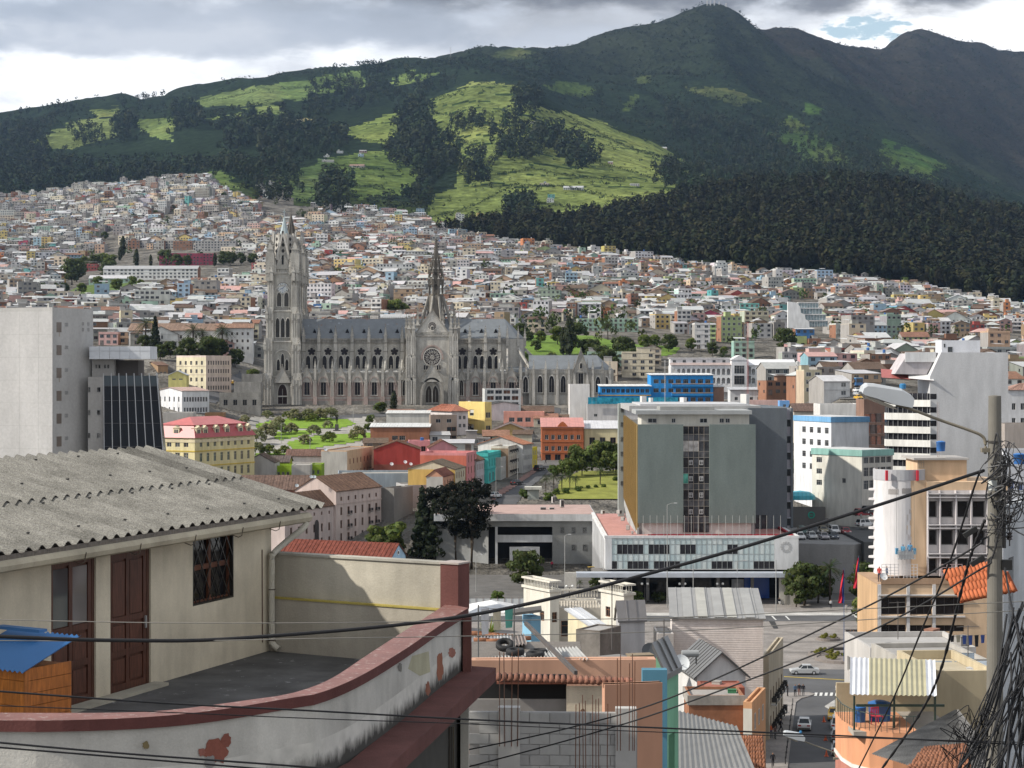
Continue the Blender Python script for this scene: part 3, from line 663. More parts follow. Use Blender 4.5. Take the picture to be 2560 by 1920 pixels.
LMK = [  # houses one can single out: left, right, base row, top row, wall, roof
(356,380,588,562,'white','flat'),(538,640,629,603,'pale grey','flat'),(470,610,662,634,'crimson','flat'),(375,613,697,672,'white','gx:grey metal'),(212,273,676,660,'red','flat'),
(273,373,707,696,'mint green','gx:white metal'),(486,521,727,704,'red','flat'),(62,80,503,491,'peach','flat'),(156,186,496,478,'white','flat'),(294,308,490,472,'crimson','flat'),(57,80,623,605,'crimson','flat'),
(72,116,695,676,'teal','flat'),(1,17,663,632,'orange','flat'),(233,386,808,776,'white','gx:terracotta tile'),(270,320,863,834,'pink','flat'),(428,580,805,776,'pale grey','gx:grey metal'),(564,620,800,755,'pale grey','gx:grey metal'),(603,640,797,773,'cream','flat'),
(793,813,800,762,'blue','flat'),(894,938,696,668,'yellow','flat'),(986,1074,697,660,'white','flat'),(821,841,657,627,'red','flat'),(792,812,637,622,'crimson','flat'),(855,886,660,636,'dark green','flat'),(841,857,660,640,'yellow','flat'),
(896,945,649,632,'pink','flat'),(828,903,806,785,'white','gx:pink metal'),(659,690,624,596,'white','flat'),(873,948,775,756,'tan','gy:terracotta tile'),(797,850,585,562,'grey concrete','flat'),(834,890,605,579,'grey concrete','flat'),(600,650,797,769,'white','flat'),(598,636,872,812,'white','gx:brown tile'),
(1092,1142,597,570,'grey concrete','flat'),(1082,1100,592,566,'brick','flat'),(1155,1190,666,645,'white','shed:white metal'),(1255,1316,768,735,'mint green','flat'),(1248,1347,816,768,'grey concrete','flat'),(1167,1207,796,774,'cream','hip:white metal'),
(1131,1181,712,696,'brick','gx:rusty metal'),(1316,1351,722,694,'tan','gy:brown tile'),(1442,1494,748,720,'cream','gx:brown tile'),(1406,1463,764,748,'yellow','gx:pink metal'),(1478,1538,761,738,'tan','gy:terracotta tile'),(1520,1672,830,797,'mint green','flat'),
(1515,1575,783,753,'sage green','flat'),(1482,1503,812,785,'white','flat'),(1341,1388,832,798,'cream','gx:brown tile'),(1693,1720,690,662,'brick','flat'),(1744,1770,690,668,'yellow','flat'),(1966,2005,709,677,'lilac','flat'),(1871,1886,708,678,'cream','flat'),
(1589,1648,738,712,'tan','gy:brown tile'),(1685,1737,759,722,'grey concrete','flat'),(1738,1801,759,740,'white','gx:pink metal'),(1815,1872,801,764,'white','flat'),(1776,1822,816,784,'crimson','gy:grey metal'),(1874,1922,801,760,'teal','flat'),
(1764,1815,858,812,'lime green','shed:grey metal'),(1813,1892,851,832,'red','flat'),(1743,1763,843,815,'peach','gx:brown tile'),(1723,1774,825,797,'lilac','gy:brown tile'),(2012,2060,850,823,'blue','shed:white metal'),(1997,2037,880,843,'lime green','flat'),(2037,2067,880,850,'brick','flat'),
(1860,1912,897,856,'mint green','flat'),(1985,2046,937,882,'pale grey','flat'),(1596,1678,945,882,'cream','flat'),(2179,2230,768,728,'brick','flat'),(2228,2265,747,708,'pale grey','flat'),(2193,2221,786,760,'yellow','flat'),(2223,2313,798,769,'teal','flat'),
(2327,2386,819,787,'orange','flat'),(2280,2310,813,795,'light blue','flat'),(2163,2232,828,805,'orange','flat'),(2289,2358,876,842,'lime green','gx:terracotta tile'),(2417,2464,759,738,'grey concrete','flat'),(2425,2444,807,780,'pale grey','flat'),
(2465,2526,855,830,'peach','hip:pink metal'),(2520,2545,801,772,'yellow','flat'),(2125,2146,829,808,'light blue','gy:terracotta tile'),(2167,2216,945,908,'brick','gy:brown tile'),(2168,2232,952,932,'white','gy:grey metal'),
(1440,1500,712,690,'white','flat'),(1560,1600,700,678,'orange','gx:grey metal'),(1240,1270,700,676,'grey concrete','flat'),(1640,1700,722,704,'white','gx:white metal'),(2050,2100,716,690,'white','flat'),(1930,1960,720,702,'cream','gx:white metal'),
(1365,1425,1068,1046,'cream','gx:terracotta tile'),(1432,1500,1066,1047,'yellow','gx:brown tile'),(1475,1550,1060,1044,'white','shed:white metal'),(1143,1225,1128,1108,'pale grey','shed:white metal'),(1190,1262,1114,1096,'grey concrete','flat'),(1100,1150,1110,1088,'white','shed:white metal'),(1240,1305,1106,1090,'mint green','gx:terracotta tile'),(940,1000,1124,1108,'tan','gx:brown tile'),(1306,1354,1106,1086,'cream','gx:brown tile'),(1000,1066,1052,1034,'white','gx:terracotta tile'),(1140,1230,1080,1062,'peach','gx:brown tile'),(1345,1424,1046,1030,'tan','gx:brown tile'),(1180,1212,1046,1016,'pale grey','flat'),
(1333,1347,318,311,'white','gx:grey metal'),(816,830,399,394,'white','flat'),(908,926,385,379,'pink','gx:grey metal'),(902,916,399,391,'light blue','flat'),(891,928,428,423,'white','gx:rusty metal'),(1361,1384,466,460,'cream','flat'),(1433,1483,476,469,'pale grey','gx:grey metal'),(1378,1396,495,486,'teal','flat'),(1376,1394,505,497,'white','flat'),(1150,1172,554,535,'white','flat'),(1201,1219,543,533,'yellow','flat'),(1520,1538,523,517,'white','gx:grey metal'),(1587,1610,468,461,'white','flat'),(1656,1679,374,369,'yellow','gx:grey metal'),(1050,1070,541,523,'light blue','flat'),(1156,1190,567,557,'pale grey','flat'),(1526,1538,418,412,'pink','gx:grey metal'),(820,850,412,406,'white','flat'),(850,866,388,382,'white','flat'),(690,712,445,430,'pale grey','flat'),(960,985,530,520,'light blue','flat'),(905,940,522,512,'pink','flat'),(1000,1030,536,524,'white','flat'),
]
NOHOUSE = [[(130,760),(150,690),(185,645),(330,622),(470,628),(640,640),(655,690),(600,700),(480,720),(380,735),(240,765)],[(1275,900),(1275,838),(1330,812),(1500,790),(1560,812),(1680,830),(1790,855),(1760,880),(1660,885),(1560,930),(1300,930)],
[(1212,700),(1222,700),(1252,806),(1222,806)],[(2090,900),(2118,880),(2150,985),(2096,985)],[(935,800),(960,745),(1015,740),(1015,800)],[(1372,1180),(1990,1180),(1990,886),(1675,886),(1600,960),(1372,960)],[(640,520),(735,440),(770,500),(800,540),(760,560),(650,540)],
[(240,585),(300,575),(320,660),(255,640)],[(1966,880),(1966,750),(2080,750),(2080,880)],[(380,545),(430,530),(470,555),(400,575)]]
HOUSES_IND = []; HOUSES_BULK = {'wall': MB(),'roof': MB(),'win': MB()}
def region(px,py):
 if px < 650: return 'on the far left hillside' if py < 610 else ('by the wooded knoll' if py < 745 else 'below the wooded knoll')
 if px < 1090: return 'between clock tower and crossing spire'
 if px < 1500: return 'right of the crossing spire'
 if px < 1980: return 'above the arcaded white school'
 return 'behind the street lamp'
STW = {1: 'single-storey',2: 'two-storey',3: 'three-storey',4: 'four-storey',5: 'five-storey',6: 'six-storey',7: 'seven-storey'}
def add_house(cx,d,w,dp,h,yaw,wn,rn,individual,base=None):
 st = max(1,min(7,round(h/2.75))); wc = hcol(WALLC[wn]); rc = hcol(ROOFC[rn[1]])
 x0 = XD(cx,d); z0 = gz(x0,d) if base is None else base
 wall,roof,win = house_parts(w,dp,h,st,wc,rn,rc,individual)
 M = Matrix.Translation((x0,d,z0)) @ Matrix.Rotation(yaw,4,'Z') @ Matrix.Translation((-w/2,0,0))
 if individual:
  HOUSES_IND.append(dict(px=cx,py=HY-F*(z0+h/2)/d,st=st,wn=wn,rn=rn,M=M,wall=wall,roof=roof,win=win,w=w))
 else:
  for k,b in (('wall',wall),('roof',roof),('win',win)): HOUSES_BULK[k].merge(b,M)
def build_houses():
 sky = np.full(3000,1900.0)
 def cover(l,r,top): l = max(0,int(l)); r = min(2999,int(r)); sky[l:r+1] = np.minimum(sky[l:r+1],top)
 for l,r,t in ((0,235,795),(655,775,690),(755,1290,862),(1290,1530,920),(1372,1850,960),(1675,1988,905),(2230,2490,905),(1600,1678,900)): cover(l,r,t)
 spots = []; boxes = []
 for l,r,b,t,wn,rr in LMK:
  c = (l+r)/2; d = ground_d(c,b,700 if b < 1000 else 520,2740 if b > city_edge(c) else 4200)
  rn = ('flat','grey slab') if rr == 'flat' else tuple(rr.split(':'))
  w = (r-l)*d/F; h = (b-t)*d/F
  spots.append((d,c,w,min(12.0,max(7.0,w*.7)),h,random.uniform(-.12,.12),wn,rn,True)); boxes.append((l-6,r+6,d-8,d+14))
 # rows of houses up the hill
 rows = []; d = 600.0
 while d < 2740: rows.append(d); d += random.uniform(10.5,14.5) if len(rows) % 2 else random.uniform(12,19)
 cand = []
 for ri,d in enumerate(rows):
  x = XD(-60,d); x1 = XD(2640,d); k = 0
  while x < x1:
   w = random.choice((5.5,6.5,8,9,10,12,15,20)); gap = random.choice((0.1,0.1,.1,.6,1.5)); k += 1
   if k % 9 == 0: gap = random.uniform(5,9)
   cx = CX+F*(x+w/2)/d; x += w+gap
   if d < 840 and cx < 2000: continue
   if 640 < cx < 1310 and d < 880: continue
   z = float(zg(cx,d)); pb = HY-F*z/d
   if pb < city_edge(cx)-1: continue
   if pb > 1000: continue
   if any(inpoly(cx,pb,q) for q in NOHOUSE): continue
   dens = 1.0 if pb > city_edge(cx)+10 else .75
   if 640 < cx < 1080 and pb < 545: dens = .35
   if random.random() > dens*.97: continue
   if any(l-w*F/d/2 < cx < r+w*F/d/2 and a < d+4 and d < b2 for l,r,a,b2 in boxes): continue
   big = random.random()
   h = random.choice((5.4,5.6,5.8,8.2,8.4,8.4,8.6)) if big < .91 else random.uniform(10.5,15)
   wn,rn = pick_style(cx,pb,d)
   if rn[0] != 'flat': h = min(h,random.choice((5.6,5.9,8.3)))
   yaw = .32*math.sin(cx/330.0+d/700.0)+random.uniform(-.14,.14)
   cand.append((d+random.uniform(-2.5,2.5),cx,w,random.uniform(7.5,12),h,yaw,wn,rn,False))
 cand = sorted(spots+cand)
 vis = []
 for s in cand:
  d,cx,w,dp,h = s[:5]; hw = w*F/d/2; z0 = gz(XD(cx,d),d); top = HY-F*(z0+h+1.5)/d
  l = int(max(0,cx-hw)); r = int(min(2999,cx+hw))
  if r <= l or cx < -40 or cx > 2600: continue
  if top > sky[l:r+1].max()+3 and not s[8]: continue
  vis.append(s); cover(cx-hw*.9,cx+hw*.9,HY-F*(z0+h-.5)/d)
 score = sorted((-(s[2]*s[4]/s[0]**2),i) for i,s in enumerate(vis) if not s[8] and -10 < s[1] < 2570)
 chosen = {i for _,i in score[:290-len(LMK)-20]}
 for i,s in enumerate(vis): add_house(s[1],s[0],s[2],s[3],s[4],s[5],s[6],s[7],s[8] or i in chosen)
 print('houses visible',len(vis),'individual',len(HOUSES_IND))
 for k,nm,lb in (('wall','distant_houses','countless small houses packed over the far hillside'),('roof','distant_roofs','roofs of the countless small hillside houses'),('win','distant_windows','dark windows of the countless hillside houses')):
  tag(HOUSES_BULK[k].build(nm),lb,'houses',kind='stuff')
 # labels that single each one out
 by = {}
 for hd in HOUSES_IND:
  rt,rcn = hd['rn']
  rtxt = 'with flat roof' if rt == 'flat' else 'with %s %s roof' % (rcn,{'gx': 'gabled','gy': 'front-gabled','hip': 'hipped','shed': 'lean-to'}[rt])
  hd['base'] = '%s %s house %s %s' % (hd['wn'],STW[hd['st']],rtxt,region(hd['px'],hd['py'])); by.setdefault(hd['base'],[]).append(hd)
 ordn = ['leftmost','second from left','third from left','fourth from left','fifth from left','sixth from left','seventh from left','eighth from left','ninth from left','tenth from left','eleventh from left','twelfth from left','thirteenth from left','fourteenth from left','fifteenth from left']
 for b,L in by.items():
  L.sort(key=lambda q: q['px'])
  for i,hd in enumerate(L):
   words = b
   if len(L) > 1: words = b.replace(' on the slope','').replace(' with flat roof',', flat roof') + ', ' + (ordn[i] if i < len(L)-1 or i > 13 else 'rightmost')
   loc,rot,_ = hd['M'].decompose()
   e = empty('house',loc,rot.to_euler().z,words,'house','houses on the hillside')
   off = (-hd['w']/2,0,0)
   hd['wall'].build('wall',e,off); hd['roof'].build('roof',e,off)
   if hd['win'].f: tag(hd['win'].build('window',e,off),kind='stuff')
build_houses()
# ---------------- generic building with cut openings ----------------
def facade(mb,Wd,H,ops,O,U,N,depth=.18,col=None,mt=None,z0=0.0,rcol=None):
 """wall sheet from O along U (width Wd) between heights z0 and H with rectangular openings (x0,x1,zlo,zhi) and reveals"""
 O = Vector(O); U = Vector(U); N = Vector(N); Zv = Vector((0,0,1))
 xs = sorted({0.0,Wd,*[o[0] for o in ops],*[o[1] for o in ops]}); zs = sorted({z0,H,*[o[2] for o in ops],*[o[3] for o in ops]})
 for j in range(len(zs)-1):
  za,zb = zs[j],zs[j+1]; zm = (za+zb)/2; row = [o for o in ops if o[2] < zm < o[3]]
  x = xs[0]; i = 0
  while i < len(xs)-1:     # merge runs of solid cells
   xm = (xs[i]+xs[i+1])/2
   if any(o[0] < xm < o[1] for o in row): i += 1; continue
   k = i
   while k+1 < len(xs)-1 and not any(o[0] < (xs[k+1]+xs[k+2])/2 < o[1] for o in row): k += 1
   a,b = xs[i],xs[k+1]
   mb.face([O+U*a+Zv*za,O+U*b+Zv*za,O+U*b+Zv*zb,O+U*a+Zv*zb],col,mt); i = k+1
 I = -N*depth
 for x0,x1,za,zb in ops:
  p = [O+U*x0+Zv*za,O+U*x1+Zv*za,O+U*x1+Zv*zb,O+U*x0+Zv*zb]
  for i in range(4):
   a,b = p[i],p[(i+1) % 4]
   mb.face([a,b,b+I,a+I],rcol or col,mt)
_WIN = {}
def win_mesh(w,h,style='two',fr=(.5,.5,.5),gl=(.03,.035,.04)):
 key = (round(w,2),round(h,2),style,fr,gl)
 if key in _WIN: return _WIN[key]
 m = MB(fr,'plastic'); t = min(.07,w*.09)
 m.face([(0,.03,0),(w,.03,0),(w,.03,h),(0,.03,h)],gl,'glass')
 def bar(x0,x1,z0,z1): m.box(x0,x1,-.03,.028,z0,z1,skip='k')
 bar(0,t,0,h); bar(w-t,w,0,h); bar(t,w-t,0,t); bar(t,w-t,h-t,h)
 if style == 'two': bar(w/2-t*.5,w/2+t*.5,t,h-t)
 if style == 'cross': bar(w/2-t*.4,w/2+t*.4,t,h-t); bar(t,w/2-t*.4,h*.66,h*.66+t*.8); bar(w/2+t*.4,w-t,h*.66,h*.66+t*.8)
 if style.startswith('grid'):
  n = int(style[4:] or 3)
  for i in range(1,n): bar(w*i/n-t*.35,w*i/n+t*.35,t,h-t)
  bar(t,w-t,h*.68,h*.68+t*.7)
 if style.startswith('strip'):
  n = int(style[5:] or 5)
  for i in range(1,n): bar(w*i/n-t*.35,w*i/n+t*.35,t,h-t)
 if style == 'blind': m.face([(t,.02,h*.45),(w-t,.02,h*.45),(w-t,.02,h-t),(t,.02,h-t)],(.5,.49,.45),'paint')
 if style in ('sill','balcony'):
  bar(w/2-t*.4,w/2+t*.4,t,h-t); m.box(-.12,w+.12,-.32,-.05,-.12,-.02,(.42,.40,.37),'paint')
 if style == 'balcony':
  m.box(-.2,w+.2,-.75,-.2,-.14,-.04,(.42,.40,.37),'paint')
  for i in range(7): x = -.18+i*(w+.36)/6; m.box(x-.02,x+.02,-.74,-.70,-.04,.85,(.03,.03,.03))
  m.box(-.2,w+.2,-.75,-.69,.85,.9,(.03,.03,.03))
  for x in (-.19,w+.17): m.box(x,x+.03,-.74,-.2,.3,.9,(.03,.03,.03))
 _WIN[key] = m.mesh('window'); return _WIN[key]
def grid_ops(Wd,s,zref=0.0):
 """window grid: n columns, rows, w, h, z0 first sill, dz storey; optional margins m0/m1 and explicit xs"""
 if s is None: return []
 m0 = s.get('m0',s.get('m',.6)); m1 = s.get('m1',s.get('m',.6)); n = s['n']; w = s['w']; out = []
 xs = s.get('xs') or [m0+(i+.5)*(Wd-m0-m1)/n-w/2 for i in range(n)]
 for r in range(s['rows']):
  z = zref+s['z0']+r*s['dz']
  for x in xs:
   if (r,xs.index(x)) in s.get('skip',()): continue
   out.append((x,x+w,z,z+s['h']))
 return out
def place_windows(root,ops,s,face,Wd,depth):
 if not ops: return
 st = s.get('style','two'); fr = s.get('fr',(.45,.44,.42)); gls = s.get('gl',[(.03,.035,.04),(.05,.055,.06),(.02,.02,.025)])
 for k,(x0,x1,z0,z1) in enumerate(ops):
  me = win_mesh(x1-x0,z1-z0,st,fr,gls[(k*7+len(ops)) % len(gls)])
  if face == 'R': put('window',me,root,(x0,depth-.05,z0))
  else: put('window',me,root,(depth-.05,Wd-x0,z0),-math.pi/2)
def roof_on(root,L1,L2,h,roof,wallmb,col):
 k = roof[0]
 if k == 'flat':
  ph = roof[1] if len(roof) > 1 else .7; rc = roof[2] if len(roof) > 2 else (.30,.29,.28); t = .22
  m = MB(rc,'concrete'); m.box(.03,L1-.03,.03,L2-.03,h-.35,h-.02,skip='b')
  m.build('roof',root)
  for b in ((0,L1,0,t),(0,L1,L2-t,L2),(0,t,t,L2-t),(L1-t,L1,t,L2-t)): wallmb.box(*b,h,h+ph,tuple(min(.8,c*1.02) for c in col),skip='b')
  return
 rise,mt,rc = roof[1],roof[2],roof[3]; o = roof[4] if len(roof) > 4 else .5; T = .2
 m = MB(rc,mt); faces = []
 if k == 'gx':
  e = rise*o/(L2/2)
  faces = [[(-o,-o,h-e),(L1+o,-o,h-e),(L1+o,L2/2,h+rise),(-o,L2/2,h+rise)],[(-o,L2/2,h+rise),(L1+o,L2/2,h+rise),(L1+o,L2+o,h-e),(-o,L2+o,h-e)]]
  wallmb.face([(0,L2,h),(0,0,h),(0,L2/2,h+rise)]); wallmb.face([(L1,0,h),(L1,L2,h),(L1,L2/2,h+rise)])
 elif k == 'gy':
  e = rise*o/(L1/2)
  faces = [[(-o,-o,h-e),(L1/2,-o,h+rise),(L1/2,L2+o,h+rise),(-o,L2+o,h-e)],[(L1/2,-o,h+rise),(L1+o,-o,h-e),(L1+o,L2+o,h-e),(L1/2,L2+o,h+rise)]]
  wallmb.face([(0,0,h),(L1,0,h),(L1/2,0,h+rise)]); wallmb.face([(L1,L2,h),(0,L2,h),(L1/2,L2,h+rise)])
 elif k == 'hip':
  i = min(L1,L2)*.5; e = rise*o/i
  q = [(-o,-o,h-e),(L1+o,-o,h-e),(L1+o,L2+o,h-e),(-o,L2+o,h-e)]
  if L1 >= L2: a,b = (i,L2/2,h+rise),(L1-i,L2/2,h+rise); faces = [[q[0],q[1],b,a],[q[1],q[2],b],[q[2],q[3],a,b],[q[3],q[0],a]]
  else: a,b = (L1/2,i,h+rise),(L1/2,L2-i,h+rise); faces = [[q[0],q[1],a],[q[1],q[2],b,a],[q[2],q[3],b],[q[3],q[0],a,b]]
 elif k == 'shy':   # single slope falling towards the viewer's right-hand face
  e = rise*o/L2
  faces = [[(-o,-o,h-e),(L1+o,-o,h-e),(L1+o,L2+o,h+rise+e),(-o,L2+o,h+rise+e)]]
  wallmb.face([(0,L2,h),(0,0,h),(0,L2,h+rise)]); wallmb.face([(L1,0,h),(L1,L2,h),(L1,L2,h+rise)]); wallmb.face([(L1,L2,h),(0,L2,h),(0,L2,h+rise),(L1,L2,h+rise)])
 for q in faces:
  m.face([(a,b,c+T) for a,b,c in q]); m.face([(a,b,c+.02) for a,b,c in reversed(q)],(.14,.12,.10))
  for i in range(len(q)):
   a,b = q[i],q[(i+1) % len(q)]
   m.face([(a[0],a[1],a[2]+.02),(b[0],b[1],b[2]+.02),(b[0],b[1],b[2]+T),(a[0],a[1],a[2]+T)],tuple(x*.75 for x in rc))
  if mt in ('tile','metal') and len(q) == 4:   # raised courses running down the slope
   A,B,C2,D2 = [Vector(p) for p in q]
   run = (B-A).length if abs(A.z-B.z) < .05 else (D2-A).length
   n = max(3,min(46,int(run/(.9 if mt == 'metal' else .75))))
   for i in range(1,n):
    f = i/n
    if abs(A.z-B.z) < .05: p,r = A.lerp(B,f),D2.lerp(C2,f)
    else: p,r = A.lerp(D2,f),B.lerp(C2,f)
    m.obox(p+Vector((0,0,T+.02)),r+Vector((0,0,T+.02)),.16 if mt == 'tile' else .08,.10,tuple(x*(1.0+.22*math.sin(i*2.4)) for x in rc))
 m.build('roof',root)
def corner_lengths(d,a,pxl,pxc,pxr,dep):
 Xc = XD(pxc,d); ca,sa = math.cos(a),math.sin(a)
 t = (pxr-CX)/F; L1 = (t*d-Xc)/(ca-t*sa)
 if pxl is None: L2 = dep
 else: t = (pxl-CX)/F; L2 = (t*d-Xc)/(-sa-t*ca)
 return Xc,L1,L2
def bldg(name,label,d,a,pxl,pxc,pxr,pyt,pyb,col,roof=('flat',),wr=None,wl=None,colL=None,dep=12.0,mt='paint',cat='building',group=None,depth=.2,bands=None,under=6.0,zt=None):
 """building whose near corner stands at column pxc, distance d; right face to pxr, left face back to pxl"""
 if a > 70: depth = .06       # shallow reveals on fronts seen along the street
 a = math.radians(a); Xc,L1,L2 = corner_lengths(d,a,pxl,pxc,pxr,dep)
 zb = ZD(pyb,d); h = (ZD(pyt,d) if zt is None else zt)-zb
 root = empty(name,(Xc,d,zb),a,label,cat,group)
 w = MB(col,mt)
 specs = wr if isinstance(wr,list) else [wr]; opsR = [(s,grid_ops(L1,s)) for s in specs if s]
 specs = wl if isinstance(wl,list) else [wl]; opsL = [(s,grid_ops(L2,s)) for s in specs if s]
 facade(w,L1,h,[o for _,q in opsR for o in q],(0,0,0),(1,0,0),(0,-1,0),depth,col,mt,-under)
 facade(w,L2,h,[o for _,q in opsL for o in q],(0,L2,0),(0,-1,0),(-1,0,0),depth,colL or col,mt,-under)
 w.face([(L1,0,-under),(L1,L2,-under),(L1,L2,h),(L1,0,h)]); w.face([(L1,L2,-under),(0,L2,-under),(0,L2,h),(L1,L2,h)])
 roof_on(root,L1,L2,h,roof,w,col)
 for z,t,bc in bands or ():     # string courses and cornices
  w.box(-.12,L1+.12,-.12,-.0,z,z+t,bc); w.box(-.12,0,0,L2+.1,z,z+t,bc)
 w.build('wall',root)
 for s,q in opsR: place_windows(root,q,s,'R',L1,depth)
 for s,q in opsL: place_windows(root,q,s,'L',L2,depth)
 return root,L1,L2,h
def G(n,rows,w,h,z0,dz,**k): return dict(n=n,rows=rows,w=w,h=h,z0=z0,dz=dz,**k)
# ---------------- trees ----------------
def crown_mesh(clusters,n,leaf,col,var=.25,seed=1,matn='leaf',yellow=.0):
 rng = np.random.default_rng(seed)
 C = np.array([c[:3] for c in clusters]); R = np.array([c[3] for c in clusters]); H = np.array([c[4] if len(c) > 4 else c[3]*.8 for c in clusters])
 V,Q = leaf_cloud(C,R,H,n,leaf,rng)
 k = np.repeat(1+var*rng.uniform(-1,1,(len(C),1)),n,axis=0)*rng.uniform(.65,1.3,(len(C)*n,1))
 cc = np.array(col)*k; cc[:,0] *= 1+yellow*rng.uniform(0,1,len(cc))
 return np_mesh('crown',V,Q,cc,matn)
TREES = {}
def tree_proto(key,kind,h,col,seed):
 r = random.Random(seed); tr = MB((.07,.055,.04),'bark'); cl = []
 if kind == 'round':
  tr.tube([(0,0,-.4),(.05*h*r.uniform(-1,1),0,.22*h),(0,.02*h,.5*h)],[.035*h,.026*h,.016*h],7)
  for i in range(30):
   th = r.uniform(0,6.28); z = h*r.uniform(.26,.88); q = h*(.14+.24*math.sin(math.pi*(z/h-.12)/.85))*math.sqrt(r.random()); cl.append((q*math.cos(th),q*math.sin(th),z,h*r.uniform(.11,.19)))
   if i % 3 == 0: tr.tube([(0,0,.3*h),(q*math.cos(th)*.8,q*math.sin(th)*.8,z)],[.014*h,.006*h],5)
  n,leaf = 70,.036*h
 elif kind == 'umbrella':
  tr.tube([(0,0,-.4),(.04*h,.01*h,.3*h),(-.02*h,0,.55*h)],[.03*h,.022*h,.014*h],7)
  for i in range(34):
   th = r.uniform(0,6.28); q = h*.56*math.sqrt(r.random()); z = h*(.84-.62*(q/(.56*h))**2*r.uniform(.55,1.15)-(.25*r.random() if i % 3 == 0 else 0)); cl.append((q*math.cos(th),q*math.sin(th),z,h*r.uniform(.14,.20),h*r.uniform(.10,.15)))
   if i % 5 == 0: tr.tube([(0,0,.4*h),(q*math.cos(th)*.9,q*math.sin(th)*.9,z-.03*h)],[.013*h,.005*h],5)
  n,leaf = 60,.036*h
 elif kind == 'conifer':
  tr.tube([(0,0,-.4),(0,0,.9*h)],[.025*h,.006*h],7)
  for i in range(22):
   f = i/21; z = h*(.12+.86*f); q = h*.17*(1-f)**.8; th = i*2.4; cl.append((q*.6*math.cos(th),q*.6*math.sin(th),z,max(.03*h,q*.85),h*.07))
  n,leaf = 40,.035*h
 elif kind == 'cypress':
  tr.tube([(0,0,-.4),(0,0,.8*h)],[.03*h,.008*h],7)
  for i in range(12):
   f = i/11; cl.append((r.uniform(-.02,.02)*h,r.uniform(-.02,.02)*h,h*(.14+.80*f),h*(.16*math.sin(math.pi*(.15+.8*f))**.8+.02),h*.09))
  n,leaf = 56,.035*h
 elif kind == 'pine':     # tall dark tree, bare trunk, heavy tufted crown
  tr.tube([(0,0,-.6),(.01*h,0,.3*h),(-.012*h,.01*h,.6*h),(0,0,.92*h)],[.020*h,.017*h,.012*h,.005*h],8)
  for i in range(80):
   f = r.random()**.85; z = h*(.30+.66*f); q = h*(.04+.25*math.sin(math.pi*min(1,.10+.90*(1-f)))**1.2)*r.uniform(.15,1.0); th = r.uniform(0,6.28)
   cl.append((q*math.cos(th),q*math.sin(th),z+.02*h*r.uniform(-1,1),h*r.uniform(.045,.095),h*r.uniform(.03,.06)))
   if i % 2 == 0: tr.tube([(0,0,z-.05*h),(q*math.cos(th),q*math.sin(th),z)],[.006*h,.002*h],4)
  n,leaf = 64,.0125*h
 elif kind == 'bush':
  for i in range(12):
   th = r.uniform(0,6.28); q = r.uniform(0,.42)*h; cl.append((q*math.cos(th),q*math.sin(th),h*r.uniform(.25,.72),h*r.uniform(.2,.3)))
  tr.tube([(0,0,-.3),(0,0,.4*h)],[.05*h,.03*h],6); n,leaf = 60,.07*h
 elif kind == 'palm':
  tr.tube([(0,0,-.5),(.02*h,0,.4*h),(0,0,.8*h)],[.035*h,.028*h,.03*h],9)
  m = MB(col,'leaf')
  for i in range(46):
   th = i*2.399; el = r.uniform(-.5,1.25); L = h*.40*r.uniform(.8,1.1); pts = []
   for k in range(7):
    s = k/6*L; dz = math.sin(el)*s-.55*(k/6)**2*L*(.6+.4*math.cos(el)); q = math.cos(el)*s
    pts.append(Vector((q*math.cos(th),q*math.sin(th),.8*h+dz)))
   side = Vector((-math.sin(th),math.cos(th),0)); cc = tuple(x*r.uniform(.7,1.25) for x in col)
   for k in range(6):
    wd = .03*h*math.sin(math.pi*(k+.6)/7)+.004*h
    for j in range(2):
     a = pts[k].lerp(pts[k+1],j/2); b = pts[k].lerp(pts[k+1],j/2+.30)
     for sg in (1,-1):
      tip = b+side*sg*wd*1.5-Vector((0,0,wd*.7)); m.face([a,b,tip],cc)
  TREES[key] = (tr.mesh('trunk',True),m.mesh('crown'),h); return
 TREES[key] = (tr.mesh('trunk',True),crown_mesh(cl,n,leaf,col,.28,seed,'leaf',.35),h)
def tree(key,loc,h,label,name='tree',cat='tree',group=None,rz=None):
 t,c,h0 = TREES[key]; s = h/h0
 e = empty(name,loc,random.uniform(0,6.28) if rz is None else rz,label,cat,group)
 put('trunk',t,e,scale=(s,s,s)); put('crown',c,e,scale=(s*random.uniform(.92,1.1),s*random.uniform(.92,1.1),s)); return e
for i,(k,kind,h,col) in enumerate([('r1','round',8,(.07,.105,.028)),('r2','round',8,(.045,.068,.022)),('r3','round',8,(.085,.125,.028)),('o1','umbrella',6,(.165,.185,.105)),('o2','umbrella',6,(.14,.17,.09)),('o3','umbrella',5,(.095,.135,.03)),
 ('c1','conifer',14,(.020,.032,.016)),('y1','cypress',10,(.026,.038,.018)),('p1','pine',21,(.010,.014,.009)),('p2','pine',19,(.009,.013,.009)),('b1','bush',2,(.06,.10,.022)),('b2','bush',2,(.035,.055,.020)),('b3','bush',2,(.12,.14,.03)),('m1','palm',8,(.045,.062,.024)),('m2','palm',10,(.04,.055,.025))]):
 tree_proto(k,kind,h,col,50+i)
